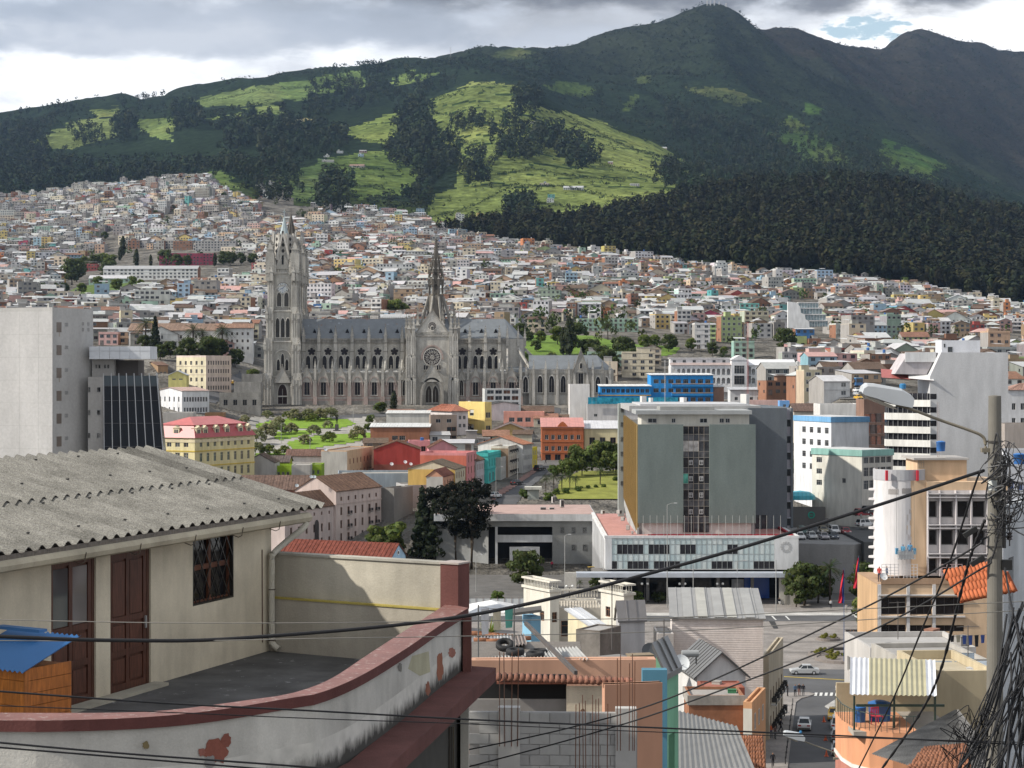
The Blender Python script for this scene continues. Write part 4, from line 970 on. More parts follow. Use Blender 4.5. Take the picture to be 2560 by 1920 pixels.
# ---------------- cars ----------------
def wheel_mesh(r=.31,w=.2):
 m = MB((.02,.02,.02),'rubber')
 def disc(rr,y,col,mt):
  m.face([(rr*math.cos(k*.5236),y,rr*math.sin(k*.5236)) for k in range(12)],col,mt)
 for k in range(12):
  a,b = k*.5236,(k+1)*.5236
  m.face([(r*math.cos(a),-w/2,r*math.sin(a)),(r*math.cos(b),-w/2,r*math.sin(b)),(r*math.cos(b),w/2,r*math.sin(b)),(r*math.cos(a),w/2,r*math.sin(a))])
 for y in (-w/2,w/2): disc(r,y,None,None); disc(r*.62,y*1.04,(.4,.4,.41),'metal')
 return m.mesh('wheel')
WHEEL = wheel_mesh()
_CAR = {}
def car_meshes(kind,col):
 if (kind,col) in _CAR: return _CAR[(kind,col)]
 L,wd,hh = {'sedan': (4.4,1.72,1.45),'hatch': (3.9,1.68,1.5),'suv': (4.5,1.82,1.72)}[kind]
 # side profiles (x along the car, z up)
 belt = [(-L/2,.42),(-L/2+.04,.68),(-L/2+.25,.80),(-L*.22,.90),(L*.36,.93),(L/2-.05,.88),(L/2,.62),(L/2-.05,.38)]
 low = [(-L/2+.1,.22),(L/2-.1,.22)]
 prof = belt+[low[1],low[0]]
 b = MB(col,'gloss'); secs = [(-wd/2,.90,.04),(-wd/2+.06,1.0,0),(wd/2-.06,1.0,0),(wd/2,.90,.04)]
 n = len(prof); i0 = len(b.v)
 for y,s,dz in secs:
  for x,z in prof: b.v.append((x*(.985 if s < 1 else 1),y,z*s+(1-s)*.5))
 for k in range(len(secs)-1):
  for j in range(n):
   j2 = (j+1) % n; b.f.append((i0+k*n+j,i0+k*n+j2,i0+(k+1)*n+j2,i0+(k+1)*n+j)); b.c.append(col); b.m.append('gloss')
 for k in (0,len(secs)-1): b.f.append(tuple(i0+k*n+j for j in range(n))); b.c.append(col); b.m.append('gloss')
 # cabin
 r0,r1,t0,t1 = {'sedan': (-L*.20,L*.37,-L*.06,L*.21),'hatch': (-L*.22,L*.46,-L*.06,L*.36),'suv': (-L*.22,L*.47,-L*.09,L*.40)}[kind]
 wb,wt = wd/2-.07,wd/2-.24; zb,zt = .88,hh
 q = [(r0,-wb,zb),(r1,-wb,zb),(r1,wb,zb),(r0,wb,zb)]; t = [(t0,-wt,zt),(t1,-wt,zt),(t1,wt,zt),(t0,wt,zt)]
 g = MB((.02,.025,.03),'glass')
 b.face(t);
 sides = [(0,1),(1,2),(2,3),(3,0)]
 for i,j in sides:
  A,B,Cc,Dd = Vector(q[i]),Vector(q[j]),Vector(t[j]),Vector(t[i]); b.face([A,B,Cc,Dd])
  nrm = (B-A).cross(Dd-A).normalized()*.012
  def bl(u,v): return A.lerp(B,u).lerp(Dd.lerp(Cc,u),v)+nrm
  if i in (1,3): g.face([bl(.07,.10),bl(.93,.10),bl(.93,.90),bl(.07,.90)])
  else:
   for u0,u1 in ((.06,.47),(.52,.93)): g.face([bl(u0,.10),bl(u1,.10),bl(u1,.88),bl(u0,.88)])
 b.box(-L/2-.03,-L/2+.12,-wd/2+.12,wd/2-.12,.26,.42,(.06,.06,.06),'plastic'); b.box(L/2-.12,L/2+.03,-wd/2+.12,wd/2-.12,.28,.44,(.06,.06,.06),'plastic')
 hl = MB((.7,.7,.68),'gloss'); hl.box(-.06,.06,-.2,.2,-.07,.07)
 tl = MB((.35,.02,.02),'gloss'); tl.box(-.05,.05,-.19,.19,-.08,.08)
 _CAR[(kind,col)] = (b.mesh('body'),g.mesh('windows'),hl.mesh('headlight'),tl.mesh('taillight'),L,wd); return _CAR[(kind,col)]
def car(kind,col,loc,heading,label,name='car',cat='car',group='cars in the streets',sign=False):
 """heading: direction of the car's nose as an angle from +x"""
 bm_,gm,hm,tm,L,wd = car_meshes(kind,col)
 e = empty(name,loc,heading+math.pi,label,cat,group)
 put('body',bm_,e); put('windows',gm,e)
 for x in (-L*.31,L*.30):
  for y in (-wd/2+.09,wd/2-.09): put('wheel',WHEEL,e,(x,y,.31))
 for y in (-wd/2+.3,wd/2-.3): put('headlight',hm,e,(-L/2+.03,y,.66)); put('taillight',tm,e,(L/2-.03,y,.74))
 if sign: m = MB((.75,.72,.6),'plastic'); m.box(-.12,.12,-.3,.3,0,.16); m.build('roof_sign',e,(.2,0,1.45))
 return e
# ---------------- people ----------------
def skin_mesh(name,verts,edges,radii,sub=1):
 me = bpy.data.meshes.new(name); me.from_pydata(verts,edges,[]); o = bpy.data.objects.new(name,me); COL.objects.link(o)
 o.modifiers.new('skin','SKIN'); sv = me.skin_vertices[0].data
 for i,r in enumerate(radii): sv[i].radius = (r,r) if not isinstance(r,tuple) else r
 sv[0].use_root = True
 s = o.modifiers.new('sub','SUBSURF'); s.levels = sub; s.render_levels = sub
 dg = bpy.context.evaluated_depsgraph_get(); dg.update(); m2 = bpy.data.meshes.new_from_object(o.evaluated_get(dg))
 bpy.data.objects.remove(o); return m2
POSES = {}
def make_pose(k):
 st = {'stand': (0,0),'walk': (.22,.16),'sit': (0,0)}[k][0]
 if k == 'sit':
  V = [(0,0,.50),(0,0,.72),(0,0,.98),(0,.0,1.12),(0,-.01,1.18),(0,-.03,1.30),(-.19,0,.95),(-.23,-.05,.70),(-.15,-.24,.60),(.19,0,.95),(.23,-.05,.70),(.15,-.24,.60),(-.10,-.03,.50),(-.11,-.44,.52),(-.11,-.42,.10),(-.11,-.54,.05),(.10,-.03,.50),(.11,-.44,.52),(.11,-.42,.10),(.11,-.54,.05)]
 else:
  V = [(0,0,.95),(0,0,1.18),(0,0,1.40),(0,0,1.50),(0,-.01,1.56),(0,-.02,1.67),(-.20,0,1.40),(-.24,st*.6,1.13),(-.25,st*.3-.06,.88),(.20,0,1.40),(.24,-st*.6,1.13),(.25,-st*.9-.06,.90),(-.10,0,.90),(-.11,-st,.50),(-.11,-st*.8+.03,.08),(-.11,-st*.8-.12,.04),(.10,0,.90),(.11,st*.4,.50),(.11,st*1.5,.10),(.11,st*1.5-.13,.05)]
 E = [(0,1),(1,2),(2,3),(3,4),(4,5),(2,6),(6,7),(7,8),(2,9),(9,10),(10,11),(0,12),(12,13),(13,14),(14,15),(0,16),(16,17),(17,18),(18,19)]
 R = [(.17,.11),(.15,.10),(.18,.11),.06,.085,.095,.065,.05,.038,.065,.05,.038,.10,.07,.05,.045,.10,.07,.05,.045]
 return skin_mesh('body',V,E,R,1)
def person(pose,loc,rz,shirt,pants,label,hair=(.015,.012,.01),skin=(.30,.17,.11)):
 if pose not in POSES: POSES[pose] = make_pose(pose)
 me = POSES[pose].copy(); me.materials.clear(); me.materials.append(mat('paint'))
 zs = 1.0 if pose != 'sit' else 0.0; n = len(me.polygons); C = np.ones((n,4),np.float32)
 for i,p in enumerate(me.polygons):
  x,y,z = p.center
  if pose == 'sit': c = hair if z > 1.30 or (z > 1.2 and y > 0) else skin if z > 1.08 else shirt if z > .60 or (abs(x) > .17 and z > .55) else pants if z > .09 else (.03,.03,.03)
  else: c = hair if z > 1.70 or (z > 1.57 and y > .02) else skin if z > 1.49 else skin if (abs(x) > .2 and z < .95) else shirt if z > .93 else pants if z > .10 else (.03,.03,.03)
  C[i,:3] = c
 if 'Col' in me.attributes: me.attributes.remove(me.attributes['Col'])
 at = me.attributes.new('Col','FLOAT_COLOR','FACE'); at.data.foreach_set('color',C.ravel())
 o = put('person',me,None,loc,rz); return tag(o,label,'person','people about the street and plaza')
# ---------------- basilica ----------------
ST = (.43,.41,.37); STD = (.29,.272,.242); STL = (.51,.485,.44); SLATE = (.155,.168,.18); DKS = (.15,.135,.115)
BZ = -14.3                       # ground at the church
BD = 763.0
def bx(px,d=BD): return XD(px,d)
def bh(py,d=BD): return ZD(py,d)-BZ
def pointed(w,hs,ha,n=7):
 """outline of a pointed-arch opening, width w, springing hs, apex ha"""
 pts = [(-w/2,0),(w/2,0)]
 for i in range(n): f = i/(n-1); a = f*math.pi/2; pts.append((w/2*(1-f**1.7),hs+(ha-hs)*math.sin(a)**.85))
 for i in range(1,n): f = 1-i/(n-1); a = f*math.pi/2; pts.append((-w/2*(1-f**1.7),hs+(ha-hs)*math.sin(a)**.85))
 return pts
_GW = {}
def gothic(root,x,y,z,w,hs,ha,ring=.45,glass=(.020,.018,.020),mull=2,flip=1,name='window',rc=None):
 key = (round(w,2),round(hs,2),round(ha,2),ring,glass,mull)
 if key not in _GW:
  m = MB(STD,'stone'); o = pointed(w,hs,ha); oo = pointed(w+2*ring,hs+ring*.2,ha+ring*1.25)
  m.face([(u,-.06,v) for u,v in o],glass,'darkglass')
  n = len(o)
  for i in list(range(1,n-1))+[n-1]:
   j = (i+1) % n
   if (i,j) == (0,1): continue
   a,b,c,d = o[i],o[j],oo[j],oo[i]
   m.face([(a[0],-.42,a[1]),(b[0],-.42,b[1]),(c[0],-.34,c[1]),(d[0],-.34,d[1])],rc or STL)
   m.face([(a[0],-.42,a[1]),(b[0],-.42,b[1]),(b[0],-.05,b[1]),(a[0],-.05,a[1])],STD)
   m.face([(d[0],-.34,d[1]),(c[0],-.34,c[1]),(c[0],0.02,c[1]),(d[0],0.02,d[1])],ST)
  for k in range(1,mull): u = -w/2+w*k/mull; m.box(u-.09,u+.09,-.24,-.05,0,hs+(ha-hs)*.55,STD)
  for k in range(1,int(hs/1.3)+1): m.box(-w/2,w/2,-.10,-.055,k*1.3-.04,k*1.3+.04,(.06,.055,.05))
  m.box(-w/2-ring,w/2+ring,-.5,0,-.3,0.0,STL)
  _GW[key] = m.mesh(name)
 return put(name,_GW[key],root,(x,y,z))
_PIN = {}
def pinnacle(mb,x,y,z,s,h,crock=True,col=None):
 """square shaft with a gablet head, crocketed spirelet and finial"""
 c = col or ST; hs = h*.45
 mb.box(x-s/2,x+s/2,y-s/2,y+s/2,z,z+hs,c,'stone','b'); mb.box(x-s*.62,x+s*.62,y-s*.62,y+s*.62,z+hs*.92,z+hs,STL,'stone')
 b = z+hs; t = z+h; r = s*.5
 q = [(x-r,y-r,b),(x+r,y-r,b),(x+r,y+r,b),(x-r,y+r,b)]
 for i in range(4): mb.face([q[i],q[(i+1) % 4],(x,y,t)],c,'stone')
 for sx,sy in ((0,-1),(1,0),(0,1),(-1,0)):
  px_,py_ = -sy,sx
  mb.face([(x+sx*r*1.1-px_*r,y+sy*r*1.1-py_*r,b-hs*.05),(x+sx*r*1.1+px_*r,y+sy*r*1.1+py_*r,b-hs*.05),(x+sx*r*1.1,y+sy*r*1.1,b+s*1.1)],STL,'stone')
 if crock:
  for k in (.25,.5,.72):
   zz = b+(t-b)*k; rr = r*(1-k)*1.0+s*.12
   for sx,sy in ((1,1),(1,-1),(-1,1),(-1,-1)): mb.box(x+sx*rr-s*.10,x+sx*rr+s*.10,y+sy*rr-s*.10,y+sy*rr+s*.10,zz-s*.1,zz+s*.12,STD,'stone')
 mb.box(x-s*.18,x+s*.18,y-s*.18,y+s*.18,t-s*.35,t-s*.05,STD,'stone'); mb.box(x-s*.06,x+s*.06,y-s*.06,y+s*.06,t-s*.1,t+s*.4,STD,'stone')
def balustrade(mb,x0,x1,y,z,h=1.1,step=.8,axis='x',col=None):
 c = col or ST
 def b(u0,u1,z0,z1,t):
  if axis == 'x': mb.box(u0,u1,y-t,y+t,z0,z1,c,'stone')
  else: mb.box(y-t,y+t,u0,u1,z0,z1,c,'stone')
 b(x0,x1,z+h-.2,z+h,.16); b(x0,x1,z,z+.2,.16); n = max(1,int((x1-x0)/step))
 for i in range(n):
  u = x0+(i+.5)*(x1-x0)/n; b(u-.10,u+.10,z+.2,z+h-.2,.1)
  if i % 2: continue
  b(u+.1,min(x1,u+step*.9),z+h*.45,z+h*.60,.08)
def gable(mb,x,y,w,z,h,t=.5,col=None):
 c = col or ST
 mb.extrude([(x-w/2,z),(x+w/2,z),(x,z+h)],y-t,y+t,'y',c,'stone')
 for s in (-1,1): mb.obox((x+s*(w/2+.15),y-.1,z),(x,y-.1,z+h+.2),2*t+.25,.30,STD,'stone')
 mb.box(x-.16,x+.16,y-.16,y+.16,z+h,z+h+.9,STD,'stone'); mb.box(x-.4,x+.4,y-.12,y+.12,z+h+.45,z+h+.62,STD,'stone')
 for s in (-1,1):
  for k in (.2,.4,.6,.8):
   u = x+s*(w/2)*(1-k); mb.box(u-.16,u+.16,y-t-.1,y+t+.1,z+h*k+.15,z+h*k+.5,STD,'stone')
def church_tower(root,xc,yc,full=True):
 """square tower: four storeys, corner buttress turrets, gables and spire"""
 w = 11.2; hw = w/2; m = MB(ST,'stone')
 lv = [bh(1008),bh(940),bh(852),bh(775),bh(680)]     # storey lines
 lv[0] = 0
 insets = [0,.35,.8,1.1]
 for i in range(4):
  s = hw-insets[i]; m.box(xc-s,xc+s,yc-s,yc+s,lv[i]-(.5 if i == 0 else 0),lv[i+1],ST,'stone','b')
  m.box(xc-s-.5,xc+s+.5,yc-s-.5,yc+s+.5,lv[i+1]-.55,lv[i+1]-.1,STL,'stone')
 # stepped corner buttresses with shafts
 for sx in (-1,1):
  for sy in (-1,1):
   for i in range(4):
    s = hw-insets[i]+.1; t = 1.9-.22*i; z0,z1 = lv[i]-(.5 if i == 0 else 0),lv[i+1]
    m.box(xc+sx*s-t,xc+sx*s+t,yc+sy*s-t,yc+sy*s+t,z0,z1-1.6,ST,'stone','b')
    m.box(xc+sx*s-t*.8,xc+sx*s+t*.8,yc+sy*s-t*.8,yc+sy*s+t*.8,z1-1.6,z1+1.2,STL,'stone','b')
    for a in (-.62,0,.62):       # shafts give vertical shadow lines
     m.box(xc+sx*s+a*t-.16,xc+sx*s+a*t+.16,yc+sy*(s+t)-.22,yc+sy*(s+t)+.22,z0,z1-1.2,STL,'stone')
     m.box(xc+sx*(s+t)-.22,xc+sx*(s+t)+.22,yc+sy*s+a*t-.16,yc+sy*s+a*t+.16,z0,z1-1.2,STL,'stone')
     if i < 4:
      for face in (0,1):
       cx_,cy_ = (xc+sx*s+a*t,yc+sy*(s+t)) if face == 0 else (xc+sx*(s+t),yc+sy*s+a*t)
       pinnacle(m,cx_,cy_,z1-4.2-abs(a)*1.6,.5,2.8,False,STD)
    pinnacle(m,xc+sx*(s+t*.9),yc+sy*(s+t*.9),z1-3.6,1.1,5.2,True)
   m.box(xc+sx*(hw-.7)-1.7,xc+sx*(hw-.7)+1.7,yc+sy*(hw-.7)-1.7,yc+sy*(hw-.7)+1.7,lv[4]-.5,lv[4]+7.5,ST,'stone'); pinnacle(m,xc+sx*(hw-.7),yc+sy*(hw-.7),lv[4]+6.0,2.6,7.0,True)
   pinnacle(m,xc+sx*(hw+.6),yc+sy*(hw-1.2),lv[4]-3.5,1.3,8.5,True); pinnacle(m,xc+sx*(hw-1.2),yc+sy*(hw+.6),lv[4]-3.5,1.3,8.5,True)
   pinnacle(m,xc+sx*(hw-2.6),yc+sy*(hw-.2),lv[4]-1,1.0,7.5,True)
 for s in (-1,1):
  for i in (1,2,3):
   sfc = hw-insets[i]+.35
   balustrade(m,xc-3.4,xc+3.4,yc+s*sfc,lv[i]-.1,1.3,.7); balustrade(m,yc-3.4,yc+3.4,xc+s*sfc,lv[i]-.1,1.3,.7,'y')
 # octagonal lantern, gables and spire
 zt = lv[4]; R = 4.9; H1 = bh(585)
 for k in range(8):
  a0,a1 = math.pi/8+k*math.pi/4,math.pi/8+(k+1)*math.pi/4
  p0,p1 = (xc+R*math.cos(a0),yc+R*math.sin(a0)),(xc+R*math.cos(a1),yc+R*math.sin(a1))
  m.face([(*p0,zt),(*p1,zt),(xc+(p1[0]-xc)*.8,yc+(p1[1]-yc)*.8,H1),(xc+(p0[0]-xc)*.8,yc+(p0[1]-yc)*.8,H1)],ST,'stone')
  m.obox((*p0,zt),(xc+(p0[0]-xc)*.82,yc+(p0[1]-yc)*.82,H1+.5),.7,.7,STL,'stone')
  mx,my = (p0[0]+p1[0])/2,(p0[1]+p1[1])/2
  dx,dy = (mx-xc)/R,(my-yc)/R; tx,ty = -dy,dx
  for zz in np.arange(zt+8.5,H1-1,2.4):      # pierced tracery
   f = 1-.2*(zz-zt)/(H1-zt)+.02
   c = Vector((xc+dx*R*f,yc+dy*R*f,zz)); e = Vector((tx,ty,0)); up = Vector((0,0,1))
   m.face([c-e*.75,c+up*-.95,c+e*.75,c+up*.95],(.035,.032,.03),'paint')
 for dx,dy in ((0,-1),(1,0),(0,1),(-1,0)):
  tx,ty = -dy,dx; s = hw-1.0
  c = Vector((xc+dx*s,yc+dy*s,zt)); e = Vector((tx,ty,0)); n = Vector((dx,dy,0))
  c.z += 1.2; A,B,T = c-e*2.5,c+e*2.5,Vector((c.x,c.y,bh(636)))
  m.face([A+n*.5,B+n*.5,T+n*.5],ST,'stone'); m.face([B-n*.3,A-n*.3,T-n*.3],ST,'stone')
  m.obox(A,T,1.1,.55,STL,'stone',up=n); m.obox(B,T,1.1,.55,STL,'stone',up=n)
  m.box(*sorted((c.x-e.x*.35+n.x*.5,c.x+e.x*.35+n.x*.62)),*sorted((c.y-e.y*.35+n.y*.5,c.y+e.y*.35+n.y*.62)),zt+3.0,zt+6.6,(.02,.02,.02),'paint')
  # taller pierced gable behind
  c2 = Vector((xc+dx*(R*.93),yc+dy*(R*.93),zt+5)); T2 = c2+Vector((0,0,bh(577)-zt-5))
  m.obox(c2-e*2.6,T2,.8,.6,STL,'stone',up=n); m.obox(c2+e*2.6,T2,.8,.6,STL,'stone',up=n)
 m.build('tower',root)
 sp = MB((.30,.36,.37),'metal') if full else MB(DKS,'stone'); top = bh(536) if full else bh(520); zs = H1-2.5
 Rb = 2.9
 for k in range(8):
  a0,a1 = math.pi/8+k*math.pi/4,math.pi/8+(k+1)*math.pi/4
  r1 = .75; zm = zs+(top-zs)*.42
  sp.face([(xc+Rb*math.cos(a0),yc+Rb*math.sin(a0),zs),(xc+Rb*math.cos(a1),yc+Rb*math.sin(a1),zs),(xc+1.45*math.cos(a1),yc+1.45*math.sin(a1),zm),(xc+1.45*math.cos(a0),yc+1.45*math.sin(a0),zm)])
  sp.face([(xc+1.45*math.cos(a0),yc+1.45*math.sin(a0),zm),(xc+1.45*math.cos(a1),yc+1.45*math.sin(a1),zm),(xc,yc,top)])
  if not full: sp.obox((xc+Rb*math.cos(a0),yc+Rb*math.sin(a0),zs),(xc,yc,top),.35,.35)
 sp.tube([(xc,yc,top-.6),(xc,yc,top+2.6)],.12,5); sp.box(xc-.6,xc+.6,yc-.08,yc+.08,top+1.5,top+1.7)
 sp.build('spire',root)
 # openings on the two faces that show
 for face in (('f',0.0),('l',-math.pi/2)):
  M = Matrix.Translation((xc,yc,0)) @ Matrix.Rotation(face[1],4,'Z')
  def at(x,y,z): return M @ Vector((x,y,z))
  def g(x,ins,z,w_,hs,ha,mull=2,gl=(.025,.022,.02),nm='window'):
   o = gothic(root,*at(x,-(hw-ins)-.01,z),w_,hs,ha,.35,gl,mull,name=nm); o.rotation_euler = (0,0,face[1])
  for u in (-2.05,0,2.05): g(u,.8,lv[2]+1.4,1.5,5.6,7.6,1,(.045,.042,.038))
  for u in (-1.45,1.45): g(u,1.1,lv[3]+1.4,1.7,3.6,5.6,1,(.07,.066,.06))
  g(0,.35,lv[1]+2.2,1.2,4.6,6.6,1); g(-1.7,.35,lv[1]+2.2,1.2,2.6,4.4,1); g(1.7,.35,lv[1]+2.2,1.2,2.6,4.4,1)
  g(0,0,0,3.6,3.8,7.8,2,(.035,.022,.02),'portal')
  gm = MB(ST,'stone'); gable(gm,0,-(hw)-.9,6.4,8.4,6.6,.45)
  for s in (-1,1): pinnacle(gm,s*3.7,-(hw)-.9,3.0,.8,9.0)
  gm.box(-1.8,1.8,-hw-.45,-hw-.1,2.8,3.3,STL,'stone')
  for zz,ins in ((lv[3]+8.2,1.1),(lv[1]+8.8,.35)):      # blind pointed arch over clock and second stage
   op = pointed(7.4,0,4.6)
   for i in range(2,len(op)-1): gm.obox((op[i][0],-(hw-ins)-.15,zz+op[i][1]-3),(op[i+1][0],-(hw-ins)-.15,zz+op[i+1][1]-3),.5,.5,STL,'stone')
  o = gm.build('gable',root,at(0,0,0),face[1])
  # clock
  ck = MB((.62,.64,.64),'paint'); rr = 2.15
  ck.face([(rr*math.cos(k*.2618),-.3,rr*math.sin(k*.2618)) for k in range(24)])
  for k in range(24):
   a,b = k*.2618,(k+1)*.2618
   ck.face([(rr*math.cos(a),-.42,rr*math.sin(a)),(rr*math.cos(b),-.42,rr*math.sin(b)),(rr*1.13*math.cos(b),-.3,rr*1.13*math.sin(b)),(rr*1.13*math.cos(a),-.3,rr*1.13*math.sin(a))],STD,'stone')
   ck.face([(rr*1.13*math.cos(a),-.3,rr*1.13*math.sin(a)),(rr*1.13*math.cos(b),-.3,rr*1.13*math.sin(b)),(rr*1.13*math.cos(b),.3,rr*1.13*math.sin(b)),(rr*1.13*math.cos(a),.3,rr*1.13*math.sin(a))],STD,'stone')
  for k in range(12):
   a = k*math.pi/6; ck.obox((1.55*math.cos(a),-.33,1.55*math.sin(a)),(1.95*math.cos(a),-.33,1.95*math.sin(a)),.05,.22,(.04,.05,.06),'paint',up=(-math.sin(a),0,math.cos(a)))
  co = ck.build('clock',root,at(0,-(hw-1.1)-.0,bh(720)),face[1])
  hn = MB((.05,.12,.30),'paint'); hn.obox((0,-.42,0),(1.25,-.42,1.35),.05,.13,up=(-.7,0,.7)); hn.obox((0,-.42,0),(-1.15,-.42,-.45),.05,.16,up=(.3,0,-.9)); hn.obox((0,-.41,0),(0,-.41,-1.6),.04,.06,up=(1,0,0))
  hn.build('hands',co)
def rose(root,x,y,z,r,petals=12):
 m = MB(STL,'stone'); N = 36
 m.face([(r*math.cos(k*2*math.pi/N),-.02,r*math.sin(k*2*math.pi/N)) for k in range(N)],(.035,.026,.03),'darkglass')
 def ring(rr,t,yy=-.3,c=(0,0)):
  n = N if rr > r*.4 else 10
  for k in range(n):
   a,b = 2*math.pi*k/n,2*math.pi*(k+1)/n
   m.face([(c[0]+(rr-t)*math.cos(a),yy,c[1]+(rr-t)*math.sin(a)),(c[0]+(rr-t)*math.cos(b),yy,c[1]+(rr-t)*math.sin(b)),(c[0]+(rr+t)*math.cos(b),yy,c[1]+(rr+t)*math.sin(b)),(c[0]+(rr+t)*math.cos(a),yy,c[1]+(rr+t)*math.sin(a))])
 ring(r,r*.06,-.45); ring(r*.2,r*.035); ring(r*.08,r*.03)
 for k in range(petals):
  a = 2*math.pi*k/petals
  m.obox((r*.2*math.cos(a),-.25,r*.2*math.sin(a)),(r*.72*math.cos(a),-.25,r*.72*math.sin(a)),.12,r*.035,up=(-math.sin(a),0,math.cos(a)))
  ring(r*.135,r*.022,-.28,(r*.82*math.cos(a),r*.82*math.sin(a)))
  b = a+math.pi/petals; ring(r*.10,r*.018,-.28,(r*.60*math.cos(b),r*.60*math.sin(b)))
 return m.build('rose_window',root,(x,y,z))
def build_basilica():
 e = empty('basilica',(0,BD,BZ),0,'grey stone neo-gothic basilica with twin clock towers and long slate-roofed nave','church')
 yC = 9.0                    # clerestory set back behind the aisle wall
 x0,x1 = bx(752),bx(1268)
 def hh(py,off): return ZD(py,BD+off)-BZ
 zA = hh(930,0); zC = hh(847,yC); zR = hh(797,yC+7.5)
 a = MB(ST,'stone'); yR = yC+7.5; yB = 2*yR-yC
 pink = (.40,.315,.28)
 a.box(x0,x1,0,.8,-1.5,zA,ST,'stone'); a.box(x0-.2,x1+.2,-.25,.0,0,8.2,pink,'stone'); a.box(x0-.2,x1+.2,-.5,.0,2.2,2.6,STL,'stone'); a.box(x0-.1,x1+.1,-.35,0,zA-.6,zA-.2,STL,'stone')
 a.box(x0,x1,-.5,0,-1.6,1.2,STD,'stone')
 a.face([(x0,.8,zA-.2),(x1,.8,zA-.2),(x1,yC,zA+1.0),(x0,yC,zA+1.0)],(.45,.45,.44),'metal')
 a.build('aisle_wall',e)
 c = MB(ST,'stone'); c.box(x0,x1,yC,yC+.8,zA-1,zC,ST,'stone'); c.box(x0,x1,yC-.35,yC,zC-1.9,zC-1.6,STD,'stone'); c.box(x0,x1,yC-.45,yC-.02,zC-.35,zC+.15,STD,'stone')
 balustrade(c,x0,x1,yC-.3,zC-1.6,1.3,1.0,col=STD)
 c.box(x0,x1,yB-.8,yB,zA-16,zC,ST,'stone')
 # polygonal apse
 ax,ay = x1,yR; R = yR-yC
 for k in range(5):
  t0,t1 = -math.pi/2+k*math.pi/5,-math.pi/2+(k+1)*math.pi/5
  p,q = (ax+R*math.cos(t0),ay+R*math.sin(t0)),(ax+R*math.cos(t1),ay+R*math.sin(t1))
  c.face([(*p,-1),(*q,-1),(*q,zC),(*p,zC)],ST,'stone')
  Rr = R+8; p2,q2 = (ax+Rr*math.cos(t0),ay+Rr*math.sin(t0)),(ax+Rr*math.cos(t1),ay+Rr*math.sin(t1))
  c.face([(*p2,-1),(*q2,-1),(*q2,zA),(*p2,zA)],ST,'stone'); c.face([(*p2,zA),(*q2,zA),(*q,zA+2),(*p,zA+2)],SLATE,'metal')
  pinnacle(c,p2[0],p2[1],zA-4,1.2,8.5); pinnacle(c,p[0],p[1],zC-3,1.0,8.0)
  c.obox((*p2,zA+1.5),(*p,zC-4),.7,.9,ST,'stone')
 c.build('clerestory',e)
 r = MB(SLATE,'metal'); rx = x1-1.0
 r.face([(x0-1,yC-.1,zC+.1),(x1,yC-.1,zC+.1),(rx,yR,zR),(x0-1,yR,zR)]); r.face([(x1,yB,zC),(x0-1,yB,zC),(x0-1,yR,zR),(rx,yR,zR)])
 for k in range(5):
  t0,t1 = -math.pi/2+k*math.pi/5,-math.pi/2+(k+1)*math.pi/5
  r.face([(ax+R*math.cos(t0),ay+R*math.sin(t0),zC+.1),(ax+R*math.cos(t1),ay+R*math.sin(t1),zC+.1),(rx,yR,zR)])
 for i in range(int((rx-x0)/.9)): r.box(x0+i*.9-.03,x0+i*.9+.03,yR-.03,yR+.03,zR-.1,zR+1.0,(.10,.11,.12),'metal')
 r.box(x0,rx,yR-.04,yR+.04,zR+.5,zR+.58,(.10,.11,.12),'metal')
 for i in range(60):   # patched and rusted slates
  u = random.random(); v = random.random(); x = x0+(x1-x0-3)*u;
  if v > .93: continue
  y = yC+(yR-yC)*v; z = zC+.1+(zR-zC-.1)*v+.04; dz = (zR-zC)/(yR-yC)
  w_,l_ = random.uniform(.3,1.0),random.uniform(.2,.7)
  r.face([(x,y,z),(x+w_,y,z),(x+w_,y+l_,z+l_*dz),(x,y+l_,z+l_*dz)],random.choice(((.20,.14,.12),(.12,.14,.16),(.24,.27,.29))),'metal')
 r.build('roof',e)
 # bays
 bays = [775,816,857,899,940.5,982,1024]          # clerestory bays of the nave
 bays2 = [1152,1193,1229]                              # choir
 for k,px in enumerate(bays+bays2):
  x = XD(px+4,BD+yC);
  wns = (-2.1,2.1)
  if px == 1024: wns = (-2.1,)
  wns = tuple(q*.65 for q in wns)
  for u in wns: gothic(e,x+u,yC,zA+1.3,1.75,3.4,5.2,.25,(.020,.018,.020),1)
  fl = MB((.03,.026,.028),'paint')
  for q in range(5):
   t = math.pi/2+q*2*math.pi/5; fl.face([(1.0*math.cos(t)+.62*math.cos(s*1.047),-.06,1.0*math.sin(t)+.62*math.sin(s*1.047)) for s in range(6)])
  fl.face([(.8*math.cos(s*1.047),-.07,.8*math.sin(s*1.047)) for s in range(6)])
  fl.build('quatrefoil',e,(x,yC,zA+8.2))
  ar = MB(STL,'stone'); op = pointed(5.4,0,4.2)
  for i in range(2,len(op)-1): ar.obox((op[i][0],yC-.12,zA+6.4+op[i][1]),(op[i+1][0],yC-.12,zA+6.4+op[i+1][1]),.28,.28)
  ar.build('hood_mould',e,(x,0,0))
  dm = MB((.22,.25,.28),'metal'); f = .42; y = yC+(yR-yC)*f-1.1; z = zC+(zR-zC)*f-1.0
  dm.face([(-.95,y,z-.5),(.95,y,z-.5),(0,y,z+1.5)],(.015,.015,.018),'paint'); dm.face([(-1.1,y-.1,z-.6),(0,y-.1,z+1.75),(0,y+2.4,z+1.75)]); dm.face([(1.1,y-.1,z-.6),(0,y-.1,z+1.75),(0,y+2.4,z+1.75)])
  if px != 1024: dm.build('dormer',e,(x+1,0,0))
 pm = [757,795,836.5,878,920,961.5,1003,1132,1172,1211,1246]
